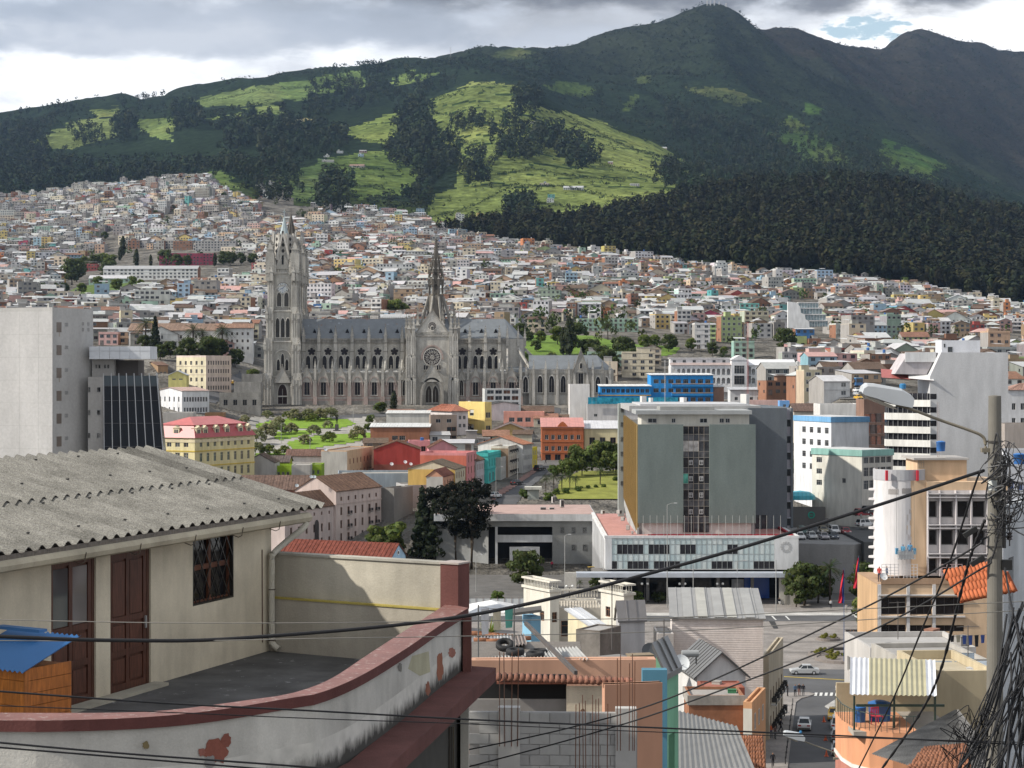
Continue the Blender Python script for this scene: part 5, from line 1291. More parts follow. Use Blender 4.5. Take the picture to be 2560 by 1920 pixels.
 for px in pm:
  b = MB(ST,'stone'); x = XD(px+2.5,BD+yC)
  b.box(-.75,.75,yC-1.2,yC,zA,zC-5.0,ST,'stone'); b.box(-.85,.85,yC-1.3,yC,zC-5.3,zC-4.9,STD,'stone'); b.box(-.6,.6,yC-.9,yC,zC-5.0,zC-.5,STL,'stone'); b.box(-.8,.8,yC-1.1,yC+.1,zC-1.9,zC-1.4,STD,'stone')
  pinnacle(b,0,yC-.5,zC-1.5,1.15,6.6)
  # flying buttress to the aisle pier
  b.obox((0,.9,zA+.4),(0,yC-1.0,zA+5.0),.6,.7,ST,'stone')
  b.build('buttress',e,(x,0,0))
 low = [768,809,852,894,936,978,1189,1233,1279];
 for px in low:
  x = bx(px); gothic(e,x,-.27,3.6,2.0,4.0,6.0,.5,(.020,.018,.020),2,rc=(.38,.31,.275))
  g = MB(ST,'stone'); gable(g,0,-.55,5.0,8.6,6.0,.3); op = pointed(4.0,0,3.4)
  for i in range(2,len(op)-1): g.obox((op[i][0],-.95,7.4+op[i][1]),(op[i+1][0],-.95,7.4+op[i+1][1]),.4,.4,(.38,.31,.275),'stone')
  g.build('gable',e,(x,0,0))
 for px in (1011,1154): gothic(e,bx(px),-.27,3.4,1.3,4.2,6.0,.3,(.025,.022,.02),2); g = MB(ST,'stone'); gable(g,0,-.5,3.4,9.4,4.4,.3); g.build('gable',e,(bx(px),0,0))
 for px in (788,831,874,915,957,999,1170,1211,1256,1302):
  b = MB(ST,'stone'); b.box(-.8,.8,-1.3,0,-1.5,3.0,pink,'stone'); b.box(-.65,.65,-1.1,0,3.0,9.5,(.40,.345,.31),'stone')
  for u in (-.45,0,.45): b.box(u-.11,u+.11,-1.3,-1.0,3.0,9.3,STL,'stone')
  b.box(-.5,.5,-.9,.2,9.5,zA+.6,ST,'stone'); b.box(-.8,.8,-1.3,.1,9.3,9.7,STD,'stone')
  pinnacle(b,0,-.4,zA-.3,.8,5.4); b.build('buttress',e,(bx(px),0,0))
 bl = MB(ST,'stone'); balustrade(bl,x0,x1,-.1,zA-.2,1.5,.9); bl.build('balustrade',e)
 # transept front
 tx = bx(1081); tw = 8.6; yT = -1.6; zg_ = hh(840,-1.6); t = MB(ST,'stone')
 t.box(tx-tw,tx+tw,yT,yR,-1.5,zg_,ST,'stone')
 gz_ = hh(777,-1.6); t.extrude([(tx-tw+1.6,zg_),(tx+tw-1.6,zg_),(tx,gz_)],yT+.2,yT+1.0,'y',STL,'stone')
 for s in (-1,1): t.obox((tx+s*(tw-1.2),yT+.5,zg_),(tx,yT+.5,gz_+.3),1.3,.45,STD,'stone')
 t.box(tx-tw,tx+tw,yT-.35,yT,zg_-.3,zg_+.2,STD,'stone'); balustrade(t,tx-tw+1,tx+tw-1,yT-.2,zg_+.2,1.4,.8)
 for s in (-1,1):
  for u,wd in ((tw+.6,1.5),(tw-1.2,1.1)):
   X = tx+s*u
   t.box(X-wd,X+wd,yT-1.4,yT+1.0,-1.5,10,ST,'stone'); t.box(X-wd*.85,X+wd*.85,yT-1.1,yT+1,10,19,ST,'stone'); t.box(X-wd*.65,X+wd*.65,yT-.8,yT+1,19,zg_+1,STL,'stone')
   for a_ in (-.6,0,.6):
    for z_,z2,k_ in ((0,9.5,1.4),(10.5,18.5,1.1),(19.5,zg_,.8)): t.box(X+a_*wd-.12,X+a_*wd+.12,yT-k_-.18,yT-k_,z_,z2,STL,'stone')
   pinnacle(t,X,yT-.9,9,.8,4.5); pinnacle(t,X,yT-.7,17.5,.7,4.5); pinnacle(t,X,yT-.2,zg_-2,1.3,11.5,True,STD if u > tw else ST)
   pinnacle(t,X+s*1.2,yT+3,zg_-1.0,1.1,10,True,STD)
 op = pointed(8.6,0,5.6)
 for i in range(2,len(op)-1):
  for k_ in (0,.5): t.obox((tx+op[i][0]*(1-k_*.12),yT-.3+k_*.2,17.6+op[i][1]*(1-k_*.1)),(tx+op[i+1][0]*(1-k_*.12),yT-.3+k_*.2,17.6+op[i+1][1]*(1-k_*.1)),.5,.5,pink,'stone')
 t.build('transept',e)
 rose(e,tx,yT-.05,hh(893,-1.6),3.5); rose(e,tx,yT+.15,hh(815,-1.6),1.7,10)
 for u in (-3.0,-2.1,2.1,3.0): gothic(e,tx+u,yT-.02,13.6,.6,1.2,1.9,.1,(.025,.02,.022),1)
 gothic(e,tx,yT-.02,zg_+2.3,1.1,.8,1.6,.15,(.02,.02,.02),1)
 # portal
 p = MB(ST,'stone'); gable(p,tx,yT-2.2,9.0,8.8,7.6,.5)
 for k_ in range(4):
  op = pointed(8.6-k_*.9,3.6,10.2-k_*.7)
  for i in range(1,len(op)-1): p.obox((tx+op[i][0],yT-2.4+k_*.5,op[i][1]),(tx+op[i+1][0],yT-2.4+k_*.5,op[i+1][1]),.6,.7,ST if k_ % 2 else STD,'stone')
  p.box(tx-(8.6-k_*.9)/2-.45,tx-(8.6-k_*.9)/2+.45,yT-2.9+k_*.5,yT-1.6+k_*.5,-1.5,3.7,STD,'stone'); p.box(tx+(8.6-k_*.9)/2-.45,tx+(8.6-k_*.9)/2+.45,yT-2.9+k_*.5,yT-1.6+k_*.5,-1.5,3.7,STD,'stone')
 p.build('portal',e)
 for u in (-1.35,1.35): gothic(e,tx+u,yT-.3,.6,2.3,3.4,6.6,.2,(.05,.042,.035),2,name='portal_window')
 # crossing spire
 s = MB(DKS,'stone'); sx,sy = XD(1090,BD+yR),yR; z0 = zR-6; D = BD+yR
 def oct_(r0,z0,r1,z1,col=DKS):
  for k in range(8):
   a0,a1 = k*math.pi/4+.39,(k+1)*math.pi/4+.39
   s.face([(sx+r0*math.cos(a0),sy+r0*math.sin(a0),z0),(sx+r0*math.cos(a1),sy+r0*math.sin(a1),z0),(sx+r1*math.cos(a1),sy+r1*math.sin(a1),z1),(sx+r1*math.cos(a0),sy+r1*math.sin(a0),z1)],col,'stone')
 h1,h2,h3,h4,h5 = hh(742,yR),hh(710,yR),hh(680,yR),hh(655,yR),hh(594,yR)
 oct_(4.6,z0,3.2,h1); oct_(3.2,h1,3.0,h1+.8); oct_(1.2,h1,1.2,h3);
 for k in range(8):
  a = k*math.pi/4+.39; c_,s_ = math.cos(a),math.sin(a)
  s.obox((sx+7.6*c_,sy+7.6*s_,z0),(sx+3.2*c_,sy+3.2*s_,h1),.7,.8,STD,'stone')        # swept legs
  s.obox((sx+2.9*c_,sy+2.9*s_,h1),(sx+2.7*c_,sy+2.7*s_,h2+3),.55,.55)
  pinnacle(s,sx+3.0*c_,sy+3.0*s_,h2-1,.8,7.0,True,DKS); pinnacle(s,sx+2.4*c_,sy+2.4*s_,h3-1.5,.6,6.5,True,DKS); pinnacle(s,sx+1.7*c_,sy+1.7*s_,h4-2,.45,6.5,True,DKS)
  if k % 2 == 0: pinnacle(s,sx+7.8*c_,sy+7.8*s_,z0-3,1.5,15.0,True,STD)
  for zz,rr in ((h2,2.8),(h3,2.3),(h4,1.6)): s.obox((sx+rr*c_,sy+rr*s_,zz),(sx+rr*math.cos(a+math.pi/4),sy+rr*math.sin(a+math.pi/4),zz),.4,.5)
  a2 = a+math.pi/8; s.obox((sx+2.9*c_,sy+2.9*s_,h2-2),(sx+2.6*math.cos(a2),sy+2.6*math.sin(a2),h2+2.8),.3,.4); s.obox((sx+2.9*math.cos(a+math.pi/4),sy+2.9*math.sin(a+math.pi/4),h2-2),(sx+2.6*math.cos(a2),sy+2.6*math.sin(a2),h2+2.8),.3,.4)
 oct_(2.2,h3,1.5,h4); oct_(1.5,h4,.1,h5)
 for f in np.linspace(.05,.92,12):
  zz = h4+(h5-h4)*f; rr = 1.5*(1-f)+.12
  for k in range(8): a = k*math.pi/4+.39; s.box(sx+rr*math.cos(a)-.17,sx+rr*math.cos(a)+.17,sy+rr*math.sin(a)-.17,sy+rr*math.sin(a)+.17,zz-.15,zz+.2,DKS,'stone')
 s.tube([(sx,sy,h5-1),(sx,sy,h5+2.8)],.09,5,DKS); s.box(sx-.5,sx+.5,sy-.06,sy+.06,h5+1.5,h5+1.65,DKS,'stone')
 s.build('crossing_spire',e)
 church_tower(e,bx(706),6.2,True); church_tower(e,bx(706),6.2+23.5,False)
 # west front between the towers
 w = MB(ST,'stone'); w.box(bx(706)-4.5,bx(706)+5,10,25,-1.5,34,ST,'stone'); w.extrude([(10,34),(25,34),(17.9,46)],bx(706)-4,bx(706)+3,'x',ST,'stone'); w.build('west_front',e)
 ch = empty('chapel',(0,BD,BZ),0,'lower grey stone chapel with steep slate roof joined to the right end of the basilica','church')
 X0,X1 = bx(1322),bx(1526); zc = bh(925); zr = ZD(888,BD+6.5)-BZ; m = MB(STL,'stone')
 m.box(X0,X1-2.5,0,.8,-1.5,zc,(.43,.405,.355),'stone'); m.box(X0,X1-2.5,12.2,13,-1.5,zc); m.box(X0,X0+.8,.8,12.2,-1.5,zc)
 m.face([(X1-2.5,0,-1.5),(X1+1.5,4,-1.5),(X1+1.5,4,zc),(X1-2.5,0,zc)],(.43,.405,.355)); m.face([(X1+1.5,4,-1.5),(X1+1.5,9,-1.5),(X1+1.5,9,zc),(X1+1.5,4,zc)]); m.face([(X1+1.5,9,-1.5),(X1-2.5,13,-1.5),(X1-2.5,13,zc),(X1+1.5,9,zc)])
 m.box(X0,X1-2.5,-.3,0,zc-1.4,zc-1.0,ST); balustrade(m,X0,X1-2.5,-.1,zc-.9,1.2,.8,col=STL); m.box(X0,X1-2.5,-.4,0,0,3.6,ST)
 m.build('wall',ch)
 r = MB(SLATE,'metal'); r.face([(X0,0,zc),(X1-2.5,0,zc),(X1-5,6.5,zr),(X0,6.5,zr)]); r.face([(X1-2.5,13,zc),(X0,13,zc),(X0,6.5,zr),(X1-5,6.5,zr)]); r.face([(X1-2.5,0,zc),(X1+1.5,4,zc),(X1-5,6.5,zr)]); r.face([(X1+1.5,4,zc),(X1+1.5,9,zc),(X1-5,6.5,zr)]); r.face([(X1+1.5,9,zc),(X1-2.5,13,zc),(X1-5,6.5,zr)])
 r.box(X0,X1-5,6.46,6.54,zr+.35,zr+.45,(.1,.1,.11))
 for i in range(int((X1-5-X0)/1.0)): r.box(X0+i-.03,X0+i+.03,6.47,6.53,zr,zr+.7,(.1,.1,.11))
 r.build('roof',ch)
 for px in (1350,1379,1408): gothic(ch,bx(px),-.02,4.6,1.9,4.2,6.6,.35,(.022,.020,.022),2)
 for px in (1314,1452,1495,1515): gothic(ch,bx(px),-.02 if px < 1500 else .9,4.6 if px != 1452 else 8.0,1.8,3.8,6.2 if px != 1452 else 5.2,.4,(.022,.020,.022),2)
 for px in (1334,1364,1393,1422,1436,1468,1482,1506,1525):
  b = MB(STL,'stone'); b.box(-.55,.55,-1.0,0,-1.5,9.5); b.box(-.4,.4,-.7,0,9.5,zc); pinnacle(b,0,-.3,zc-2,.85,6.0); b.build('buttress',ch,(bx(px),0 if px < 1500 else 1.2,0))
 g = MB(STL,'stone'); gable(g,0,-.4,6.0,zc-1.0,9.0,.4); g.build('gable',ch,(bx(1452),0,0)); gothic(ch,bx(1452),-.9,zc+.6,.9,1.2,2.2,.12,(.02,.02,.02),1)
 # link with flying buttress between apse and chapel
 k = MB(ST,'stone'); k.box(bx(1290),X0,1.5,10,-1.5,zc-3,ST); k.face([(bx(1290),1.2,zc-3),(X0,1.2,zc-3),(X0,8,zc-.5),(bx(1290),8,zc-.5)],SLATE,'metal')
 for px in (1300,1316): pinnacle(k,bx(px),1.0,zc-5,1.1,8)
 k.build('link_block',ch)
 # undercroft shops along the street below the aisle
 u = empty('retaining_wall',(0,BD-5,BZ),0,'grey stone arcade of small shops under the basilica terrace','wall')
 m = MB(STD,'stone'); m.box(bx(640),bx(1530),0,4.4,-9,-1.2); m.build('terrace_wall',u)
 for i,px in enumerate(range(812,985,21)):
  o = MB((.02,.02,.025),'paint'); o.face([(q[0],-.05,q[1]) for q in pointed(2.2,1.6,2.6)]);
  o.box(-.9,.9,-.3,-.06,.1,.9,random.choice(((.35,.06,.07),(.05,.12,.4),(.10,.28,.35),(.5,.5,.5),(.4,.3,.1)))); o.build('shopfront',u,(bx(px),-.02,-5.2))
build_basilica()
# ---------------- streets, park and plaza ----------------
def drape(name,poly,col,mt,off,step=(3,4.0),lo=440.0,kind='structure',label=None,cat=None):
 """sheet laid on the sloping ground inside an outline given by photo columns/rows"""
 W_ = [(px,ground_d(px,py,lo,1500)) for px,py in poly]
 xs = [p[0] for p in W_]; ds = [p[1] for p in W_]; px = np.arange(min(xs),max(xs)+step[0],step[0]); dd = np.arange(min(ds),max(ds)+step[1],step[1])
 m = MB(col,mt);
 A,D = np.meshgrid(px,dd,indexing='ij'); Z = zg(A,D)+off; X = (A-CX)*D/F; ok = inpoly(A[:-1,:-1]+step[0]/2,D[:-1,:-1]+step[1]/2,W_)
 for i,j in zip(*np.nonzero(ok)): m.face([(X[i,j],D[i,j],Z[i,j]),(X[i+1,j],D[i+1,j],Z[i+1,j]),(X[i+1,j+1],D[i+1,j+1],Z[i+1,j+1]),(X[i,j+1],D[i,j+1],Z[i,j+1])])
 if m.f: tag(m.build(name),label,cat,kind=kind)
GRN = (.16,.25,.035)
drape('park_paving',[(600,1150),(606,1050),(640,1042),(930,1040),(960,1090),(930,1110),(800,1140),(700,1150)],(.30,.285,.26),'ground',.10)
drape('park_lawn',[(640,1060),(700,1048),(800,1046),(870,1050),(890,1062),(850,1072),(760,1072),(690,1076),(640,1070)],GRN,'grass',.22)
drape('park_lawn',[(690,1082),(760,1076),(800,1080),(760,1090),(700,1102),(685,1096)],GRN,'grass',.22)
drape('park_lawn',[(715,1108),(790,1090),(850,1086),(925,1082),(930,1096),(880,1108),(810,1118),(760,1128),(735,1126)],GRN,'grass',.22)
drape('park_lawn',[(638,1136),(690,1132),(720,1136),(700,1142),(640,1143)],GRN,'grass',.22)
drape('street',[(600,1048),(1100,1022),(1300,1020),(1400,1022),(1400,1034),(1100,1036),(900,1044),(620,1052)],(.075,.075,.078),'asphalt',.12,lo=600)
drape('street',[(1235,1262),(1290,1262),(1345,1205),(1385,1165),(1400,1160),(1352,1160),(1330,1180),(1285,1215),(1230,1250)],(.075,.075,.078),'asphalt',.12,(2,3))
drape('street',[(1335,1165),(1560,1165),(1560,1150),(1335,1152)],(.12,.115,.11),'asphalt',.14)
drape('pavement',[(1222,1245),(1280,1212),(1326,1180),(1340,1164),(1352,1164),(1340,1183),(1290,1218),(1235,1252)],(.24,.15,.13),'ground',.26,(2,3))
drape('garden_lawn',[(1390,1245),(1400,1205),(1450,1180),(1560,1178),(1560,1250),(1395,1250)],(.20,.21,.05),'grass',.3,(3,3))
drape('hill_street',[(505,1000),(560,952),(600,930),(612,940),(580,975),(540,1010)],(.085,.085,.09),'asphalt',.15,lo=600)
drape('hill_street',[(1210,700),(1224,700),(1254,808),(1222,808)],(.16,.155,.15),'asphalt',.3,(1.5,6),lo=900)
drape('hill_street',[(2094,890),(2120,880),(2132,925),(2150,965),(2142,1000),(2098,1000),(2098,930)],(.13,.125,.12),'asphalt',.3,(2,4),lo=560)
drape('hill_park',[(1276,905),(1280,845),(1330,838),(1480,840),(1560,860),(1700,870),(1690,885),(1590,905),(1500,915),(1300,915)],(.12,.19,.035),'grass',.15,lo=800)
drape('knoll_grass',[(150,740),(200,690),(330,668),(460,690),(640,690),(600,705),(420,725),(240,755)],(.09,.13,.035),'grass',.3,(4,10),lo=900)
PZ = -46.3
def flat(name,pts,col,mt,z,kind='structure'):
 m = MB(col,mt); m.face([(XD(px,d),d,PZ+z) for px,d in pts]); return tag(m.build(name),kind=kind)
def pd(px,py): return (px,-PZ*F/(py-HY))      # photo point on the plaza level -> (px, distance)
flat('plaza',[pd(900,1500),pd(2500,1500),pd(2500,1690),pd(900,1690)],(.235,.215,.20),'ground',.02)
flat('avenue',[pd(900,1541),pd(2560,1538),pd(2560,1552),pd(900,1556)],(.085,.085,.088),'asphalt',.05)
flat('bus_lane',[pd(900,1534),pd(2560,1531),pd(2560,1538),pd(900,1541)],(.42,.41,.39),'ground',.05)
flat('cross_street',[pd(1900,1672),pd(2560,1680),pd(2560,1745),pd(1900,1735)],(.085,.085,.088),'asphalt',.05)
flat('lane_line',[pd(1960,1692),pd(2120,1701),pd(2120,1702.4),pd(1960,1693.4)],(.45,.33,.06),'paint',.08)
flat('street',[pd(1962,1960),pd(1989,1752),pd(2000,1740),pd(2130,1735),pd(2160,1960)],(.08,.08,.083),'asphalt',.06)
sw = MB((.25,.23,.215),'ground')
def slab(pts,z0,z1,mb):
 P_ = [(XD(px,d),d) for px,d in pts]; mb.extrude(P_,PZ+z0,PZ+z1,'z')
slab([pd(1890,1960),pd(1925,1735),pd(2022,1733),pd(2038,1737),pd(2020,1744),pd(2004,1748),pd(1990,1758),pd(1980,1830),pd(1965,1960)],-.1,.17,sw)
tag(sw.build('pavement'),kind='structure')
kb = MB((.36,.35,.33),'ground'); slab([pd(2062,1768),pd(2090,1750),pd(2120,1752),pd(2120,1772),pd(2075,1775)],-.1,.17,kb); tag(kb.build('traffic_island'),kind='structure')
cw = MB((.55,.55,.53),'paint')
for i in range(7): x = 2035+i*13; cw.face([(XD(q[0],q[1]),q[1],PZ+.085) for q in (pd(x,1741),pd(x+7,1741),pd(x+9,1733),pd(x+2,1733))])
for a in (1928,1962): cw.face([(XD(q[0],q[1]),q[1],PZ+.085) for q in (pd(a,1541),pd(a+4,1541),pd(a+14,1551),pd(a+10,1551))])
tag(cw.build('crossing_stripe'),kind='structure')
# paving joints of the plaza as raised darker bands
pj = MB((.16,.15,.142),'ground')
for py in (1565,1585,1605,1630,1655): q = [pd(1300,py),pd(2400,py),pd(2400,py+1.2),pd(1300,py+1.2)]; pj.face([(XD(a,d),d,PZ+.045) for a,d in q])
pj.face([(XD(a,d),d,PZ+.05) for a,d in (pd(1922,1554),pd(1937,1554),pd(1946,1572),pd(1934,1572))],(.05,.05,.05))
tag(pj.build('paving_band'),kind='structure')
# ---------------- buildings of the old town ----------------
BR = (.17,.105,.075); GREYW = (.40,.38,.35)
def old_town():
 # yellow mansion with red mansard
 r,L1,L2,h = bldg('mansion','pale yellow corner mansion with red mansard roof and white dormers beside the park',500,62,380,487,636,1098,1205,(.62,.54,.30),('flat',.3,(.3,.1,.09)),
  G(8,3,1.15,2.3,1.2,3.9,m=1.2,fr=(.55,.5,.35),style='cross'),G(4,3,1.5,2.4,1.2,3.9,m=1.5,fr=(.55,.5,.35),style='cross'),colL=(.66,.58,.34),bands=[(3.9,.3,(.55,.40,.08)),(7.8,.3,(.55,.40,.08)),(10.2,.8,(.62,.54,.36))],under=12)
 m = MB((.36,.055,.055),'metal'); z1,z2,i1 = h+3.6,h+5.6,1.6; q = lambda i,z: [(i,i,z),(L1-i,i,z),(L1-i,L2-i,z),(i,L2-i,z)]
 A,B = q(-.4,h+.3),q(i1,z1)
 for k in range(4): m.face([A[k],A[(k+1) % 4],B[(k+1) % 4],B[k]])
 B2 = q(i1-.35,z1); c1,c2 = (L2/2 if L1 > L2 else L1/2),None
 a,b = ((L2/2,L2/2,z2),(L1-L2/2,L2/2,z2)) if L1 > L2 else ((L1/2,L1/2,z2),(L1/2,L2-L1/2,z2))
 if L1 > L2: fs = [[B2[0],B2[1],b,a],[B2[1],B2[2],b],[B2[2],B2[3],a,b],[B2[3],B2[0],a]]
 else: fs = [[B2[0],B2[1],a],[B2[1],B2[2],b,a],[B2[2],B2[3],b],[B2[3],B2[0],a,b]]
 for f in fs: m.face(f,(.48,.13,.12))
 m.build('mansard_roof',r)
 def dormer(x,y,rz):
  d = MB((.60,.52,.36),'paint'); d.box(-1.0,1.0,0,1.8,0,2.3); d.face([(-.6,-.02,.4),(.6,-.02,.4),(.6,-.02,1.9),(-.6,-.02,1.9)],(.05,.05,.06),'glass'); d.box(-.06,.06,-.05,0,.4,1.9)
  d.extrude([(-1.2,2.3),(1.2,2.3),(.5,2.55),(0,3.0),(-.5,2.55)],-.15,1.8,'y'); d.build('dormer',r,(x,y,h+.5),rz)
 for f in (.08,.19,.38,.55,.78,.92): dormer(L1*f,.3,0)
 dormer(.3,L2*.45,-math.pi/2)
 bk = dict(fr=(.25,.14,.09))
 r,L1,L2,h = bldg('apartment_house','pink four-storey hotel with brown tiled gable roof and small iron balconies',455,64,737,840,953,1229,1372,(.56,.46,.42),('gx',3.3,'tile',BR,.25),
  [G(6,1,.8,1.0,11.2,3,m=.8,**bk),G(6,3,.9,1.9,1.6,3.1,m=.8,style='two',**bk)],None,bands=[(10.4,.25,(.52,.42,.38))],under=4)
 for i in (1,4,5):
  for z in (1.6,4.7,7.8): put('balcony',win_mesh(.95,1.9,'balcony',(.25,.14,.09),(.03,.03,.035)),r,(.8+(i+.5)*(L1-1.6)/6-.48,.0,z))
 r,L1,L2,h = bldg('apartment_house','lower pinkish wing of the hotel with brown tiled roof and tall arched niche',436,64,640,712,838,1278,1394,(.54,.45,.42),('gx',3.4,'tile',BR,.25),
  [G(6,1,.7,.8,8.6,3,m=1.0,**bk),G(6,2,.9,1.9,1.4,3.3,m=1.0,**bk)],None,under=5)
 n = MB((.07,.06,.055),'paint'); n.extrude([(q[0],q[1]) for q in pointed(1.7,5.4,6.6)],-.12,-.04,'y'); n.build('niche',r,(L1*.62,0,1.0))
 bldg('tiled_house','long brown tiled roof over brick-red walls behind the corrugated foreground roof',470,0,None,545,776,1223,1275,(.24,.115,.09),('gx',3.0,'tile',(.15,.10,.08),.5),G(9,1,1.0,1.8,1.6,3,m=1),dep=10)
 bldg('concrete_block','stained dark concrete block wall right of the pink hotel',474,62,953,985,1032,1224,1345,(.20,.19,.175),('flat',.4),None,None,mt='concrete')
 bldg('concrete_block','pale grey blind wall with flat slab roof above the dark pine trees',488,14,None,1012,1074,1216,1310,(.36,.355,.35),('flat',.3),None,None,mt='concrete')
 bldg('flat_roof_house','long low blue-grey walled house with cream roof patches in the old town',508,5,None,845,1066,1189,1228,(.30,.345,.385),('flat',.6,(.45,.42,.36)),G(1,1,.5,.5,1.8,3,xs=[3.0]),dep=15)
 bldg('row_house','salmon street house with bare grey gable side and dark tile roof',478,80,1066,1107,1137,1192,1262,(.55,.30,.20),('gx',1.6,'tile',(.17,.075,.06),.2),G(4,2,.9,1.6,1.2,3.2,m=.8,**bk),None,colL=(.42,.405,.375))
 bldg('row_house','cream street house with mustard side wall beside the salmon house',491,80,1020,1138,1168,1174,1238,(.55,.49,.36),('gx',2.0,'tile',(.17,.14,.11),.2),G(5,2,.9,1.6,1.0,3.2,m=.6,**bk),None,colL=(.55,.37,.12))
 bldg('row_house','tall pink street house with long red side wall and flat terrace',504,80,1050,1166,1191,1139,1228,(.58,.24,.24),('flat',.7,(.5,.3,.26)),G(3,3,.8,1.9,1.4,3.0,m=.8,**bk),None,colL=(.52,.15,.10))
 bldg('row_house','lilac-grey street house with brown roof left of the turquoise facade',515,80,1150,1191,1219,1153,1218,(.46,.43,.44),('gx',1.2,'tile',BR,.2),G(5,2,.8,1.6,1.2,3.3,m=.5,**bk),None,colL=(.40,.38,.36))
 r,L1,L2,h = bldg('row_house','turquoise street house with ornate arched upper windows',526,80,1180,1220,1252,1141,1208,(.08,.45,.42),('flat',.9,(.42,.42,.42)),[G(5,1,.9,2.2,4.4,3,m=.6,fr=(.06,.35,.33)),G(4,1,1.4,2.4,.4,3,m=.5,fr=(.2,.2,.2))],None,bands=[(3.6,.25,(.06,.36,.34)),(7.2,.3,(.06,.36,.34))])
 bldg('row_house','narrow grey street house right of the turquoise facade',537,80,1225,1252,1271,1148,1201,(.42,.41,.38),('flat',.5),G(4,2,.8,1.5,1.0,3,m=.5),None)
 r,L1,L2,h = bldg('row_house','cream street house with iron balconies and rough tan side wall',545,80,1228,1271,1293,1121,1193,(.58,.52,.44),('flat',.6),G(4,3,.9,1.9,1.0,2.9,m=.6,style='balcony',fr=(.3,.2,.14)),None,colL=(.30,.21,.14))
 bldg('row_house','white-sided grey corner house with long terracotta roof at the street end',558,72,1195,1307,1331,1112,1186,(.44,.43,.41),('gx',2.2,'tile',(.40,.20,.13),.3),G(6,3,.8,1.4,1.2,2.9,m=.6),None,colL=(.62,.62,.60))
 bldg('row_house','bright yellow sliver of a house at the street end',574,75,1322,1331,1343,1122,1172,(.55,.45,.04),('flat',.4),G(2,2,.8,1.4,1.2,2.8),None)
 r,L1,L2,h = bldg('corner_building','burnt orange three-storey building with pink metal roof facing the garden',600,0,None,1354,1459,1068,1156,(.36,.115,.05),('shy',2.4,'metal',(.52,.22,.18),.3),[G(6,2,1.1,1.5,3.6,3.5,m=.6,fr=(.6,.58,.55)),G(4,1,1.8,2.4,.1,3,m=.5,fr=(.1,.1,.1),gl=[(.02,.02,.025)])],None,bands=[(3.0,.3,(.46,.15,.06)),(6.4,.35,(.46,.15,.06)),(10.4,.5,(.46,.15,.06))],dep=14,under=3)
 g = MB((.42,.12,.045),'paint'); g.extrude([(L1*.36,h),(L1*.64,h),(L1*.56,h+1.3),(L1*.5,h+1.8),(L1*.44,h+1.3)],-.2,.2,'y'); g.build('pediment',r)
 bldg('corner_building','cream two-storey building with pale metal roof right of the orange one',606,0,None,1461,1552,1072,1160,(.60,.53,.33),('shy',2.0,'metal',(.55,.54,.55),.3),[G(3,1,1.8,2.2,6.2,3,m=.8,style='sill',fr=(.3,.18,.12)),G(4,1,1.2,1.6,2.2,3,m=.8)],None,dep=14,under=3)
 bldg('hall','tan gabled hall with white trim behind the orange building',658,0,None,1228,1322,1078,1110,(.44,.31,.14),('gy',2.6,'metal',(.30,.24,.22),.5),G(2,1,1.2,1.8,1.5,3,m=3),None,dep=18)
 bldg('flat_roof_house','salmon pink flat house with wide windows below the basilica',690,0,None,1259,1361,1033,1066,(.62,.30,.24),('flat',.5,(.45,.42,.38)),G(4,1,2.0,1.6,1.6,3,m=1.5,style='grid3',fr=(.5,.5,.5)),None)
 bldg('shed','tall pale pink blind-walled shed left of the salmon house',708,8,None,1225,1297,1012,1064,(.60,.53,.53),('gy',1.0,'metal',(.16,.155,.15),.3),None,None,dep=16)
 bldg('unfinished_block','light grey three-storey concrete frame building in front of the chapel',735,4,1206,1212,1302,974,1022,(.52,.52,.51),('flat',.3),G(4,3,2.6,1.6,.9,2.4,m=.6,fr=(.4,.4,.4),gl=[(.03,.03,.035),(.12,.06,.04),(.06,.065,.07)]),None)
 bldg('yellow_church_tower','tall mustard yellow blocky tower house with cornice below the transept',668,38,1147,1212,1229,1008,1092,(.60,.47,.18),('flat',.4,(.45,.38,.24)),G(2,2,1.3,1.9,2.0,4.6,m=.8),G(1,2,2.4,2.2,2.0,5.2,m=1,style='blind'),bands=[(5.6,.45,(.52,.40,.16))])
 bldg('villa','white and pink villa with terracotta hipped roof and open loggia',664,30,1074,1130,1170,1026,1075,(.58,.53,.52),('hip',1.8,'tile',(.36,.15,.10),.7),G(3,2,1.0,1.3,.8,2.8,m=.6),G(3,2,1.4,1.5,.8,2.8,m=.6,gl=[(.03,.03,.03)]))
 bldg('grey_house','unpainted grey block house with brick lower storeys beside the villa',648,10,1073,1076,1142,1041,1106,(.30,.235,.19),('flat',.5),[G(2,1,1.6,1.3,6.6,3,m=.8),G(1,2,3.2,1.5,.8,2.9,xs=[5.6],fr=(.3,.12,.07))],None)
 bldg('brick_house','long red brick house with white metal roof at the park edge',640,0,None,926,1073,1068,1108,(.30,.135,.08),('shy',.9,'metal',(.62,.62,.60),.4),G(2,1,2.0,1.5,1.0,3,xs=[7.2,9.6],style='grid3',fr=(.55,.53,.48)),None,dep=10)
 bldg('white_house','white flat-roofed house with blind walls above the brick house',660,0,None,966,1073,1034,1076,(.60,.585,.54),('shy',.7,'metal',(.64,.63,.60),.3),None,None,dep=11)
 r,L1,L2,h = bldg('red_house','dark red blind gable wall with brown tile roof in the old town',560,2,None,934,1050,1124,1180,(.36,.055,.045),('gy',2.4,'tile',(.22,.13,.09),.15),None,None,dep=13)
 b = MB((.26,.085,.06),'paint'); b.box(.05,L1-.05,-.03,0,-.5,2.2,skip='k'); b.build('plinth',r)
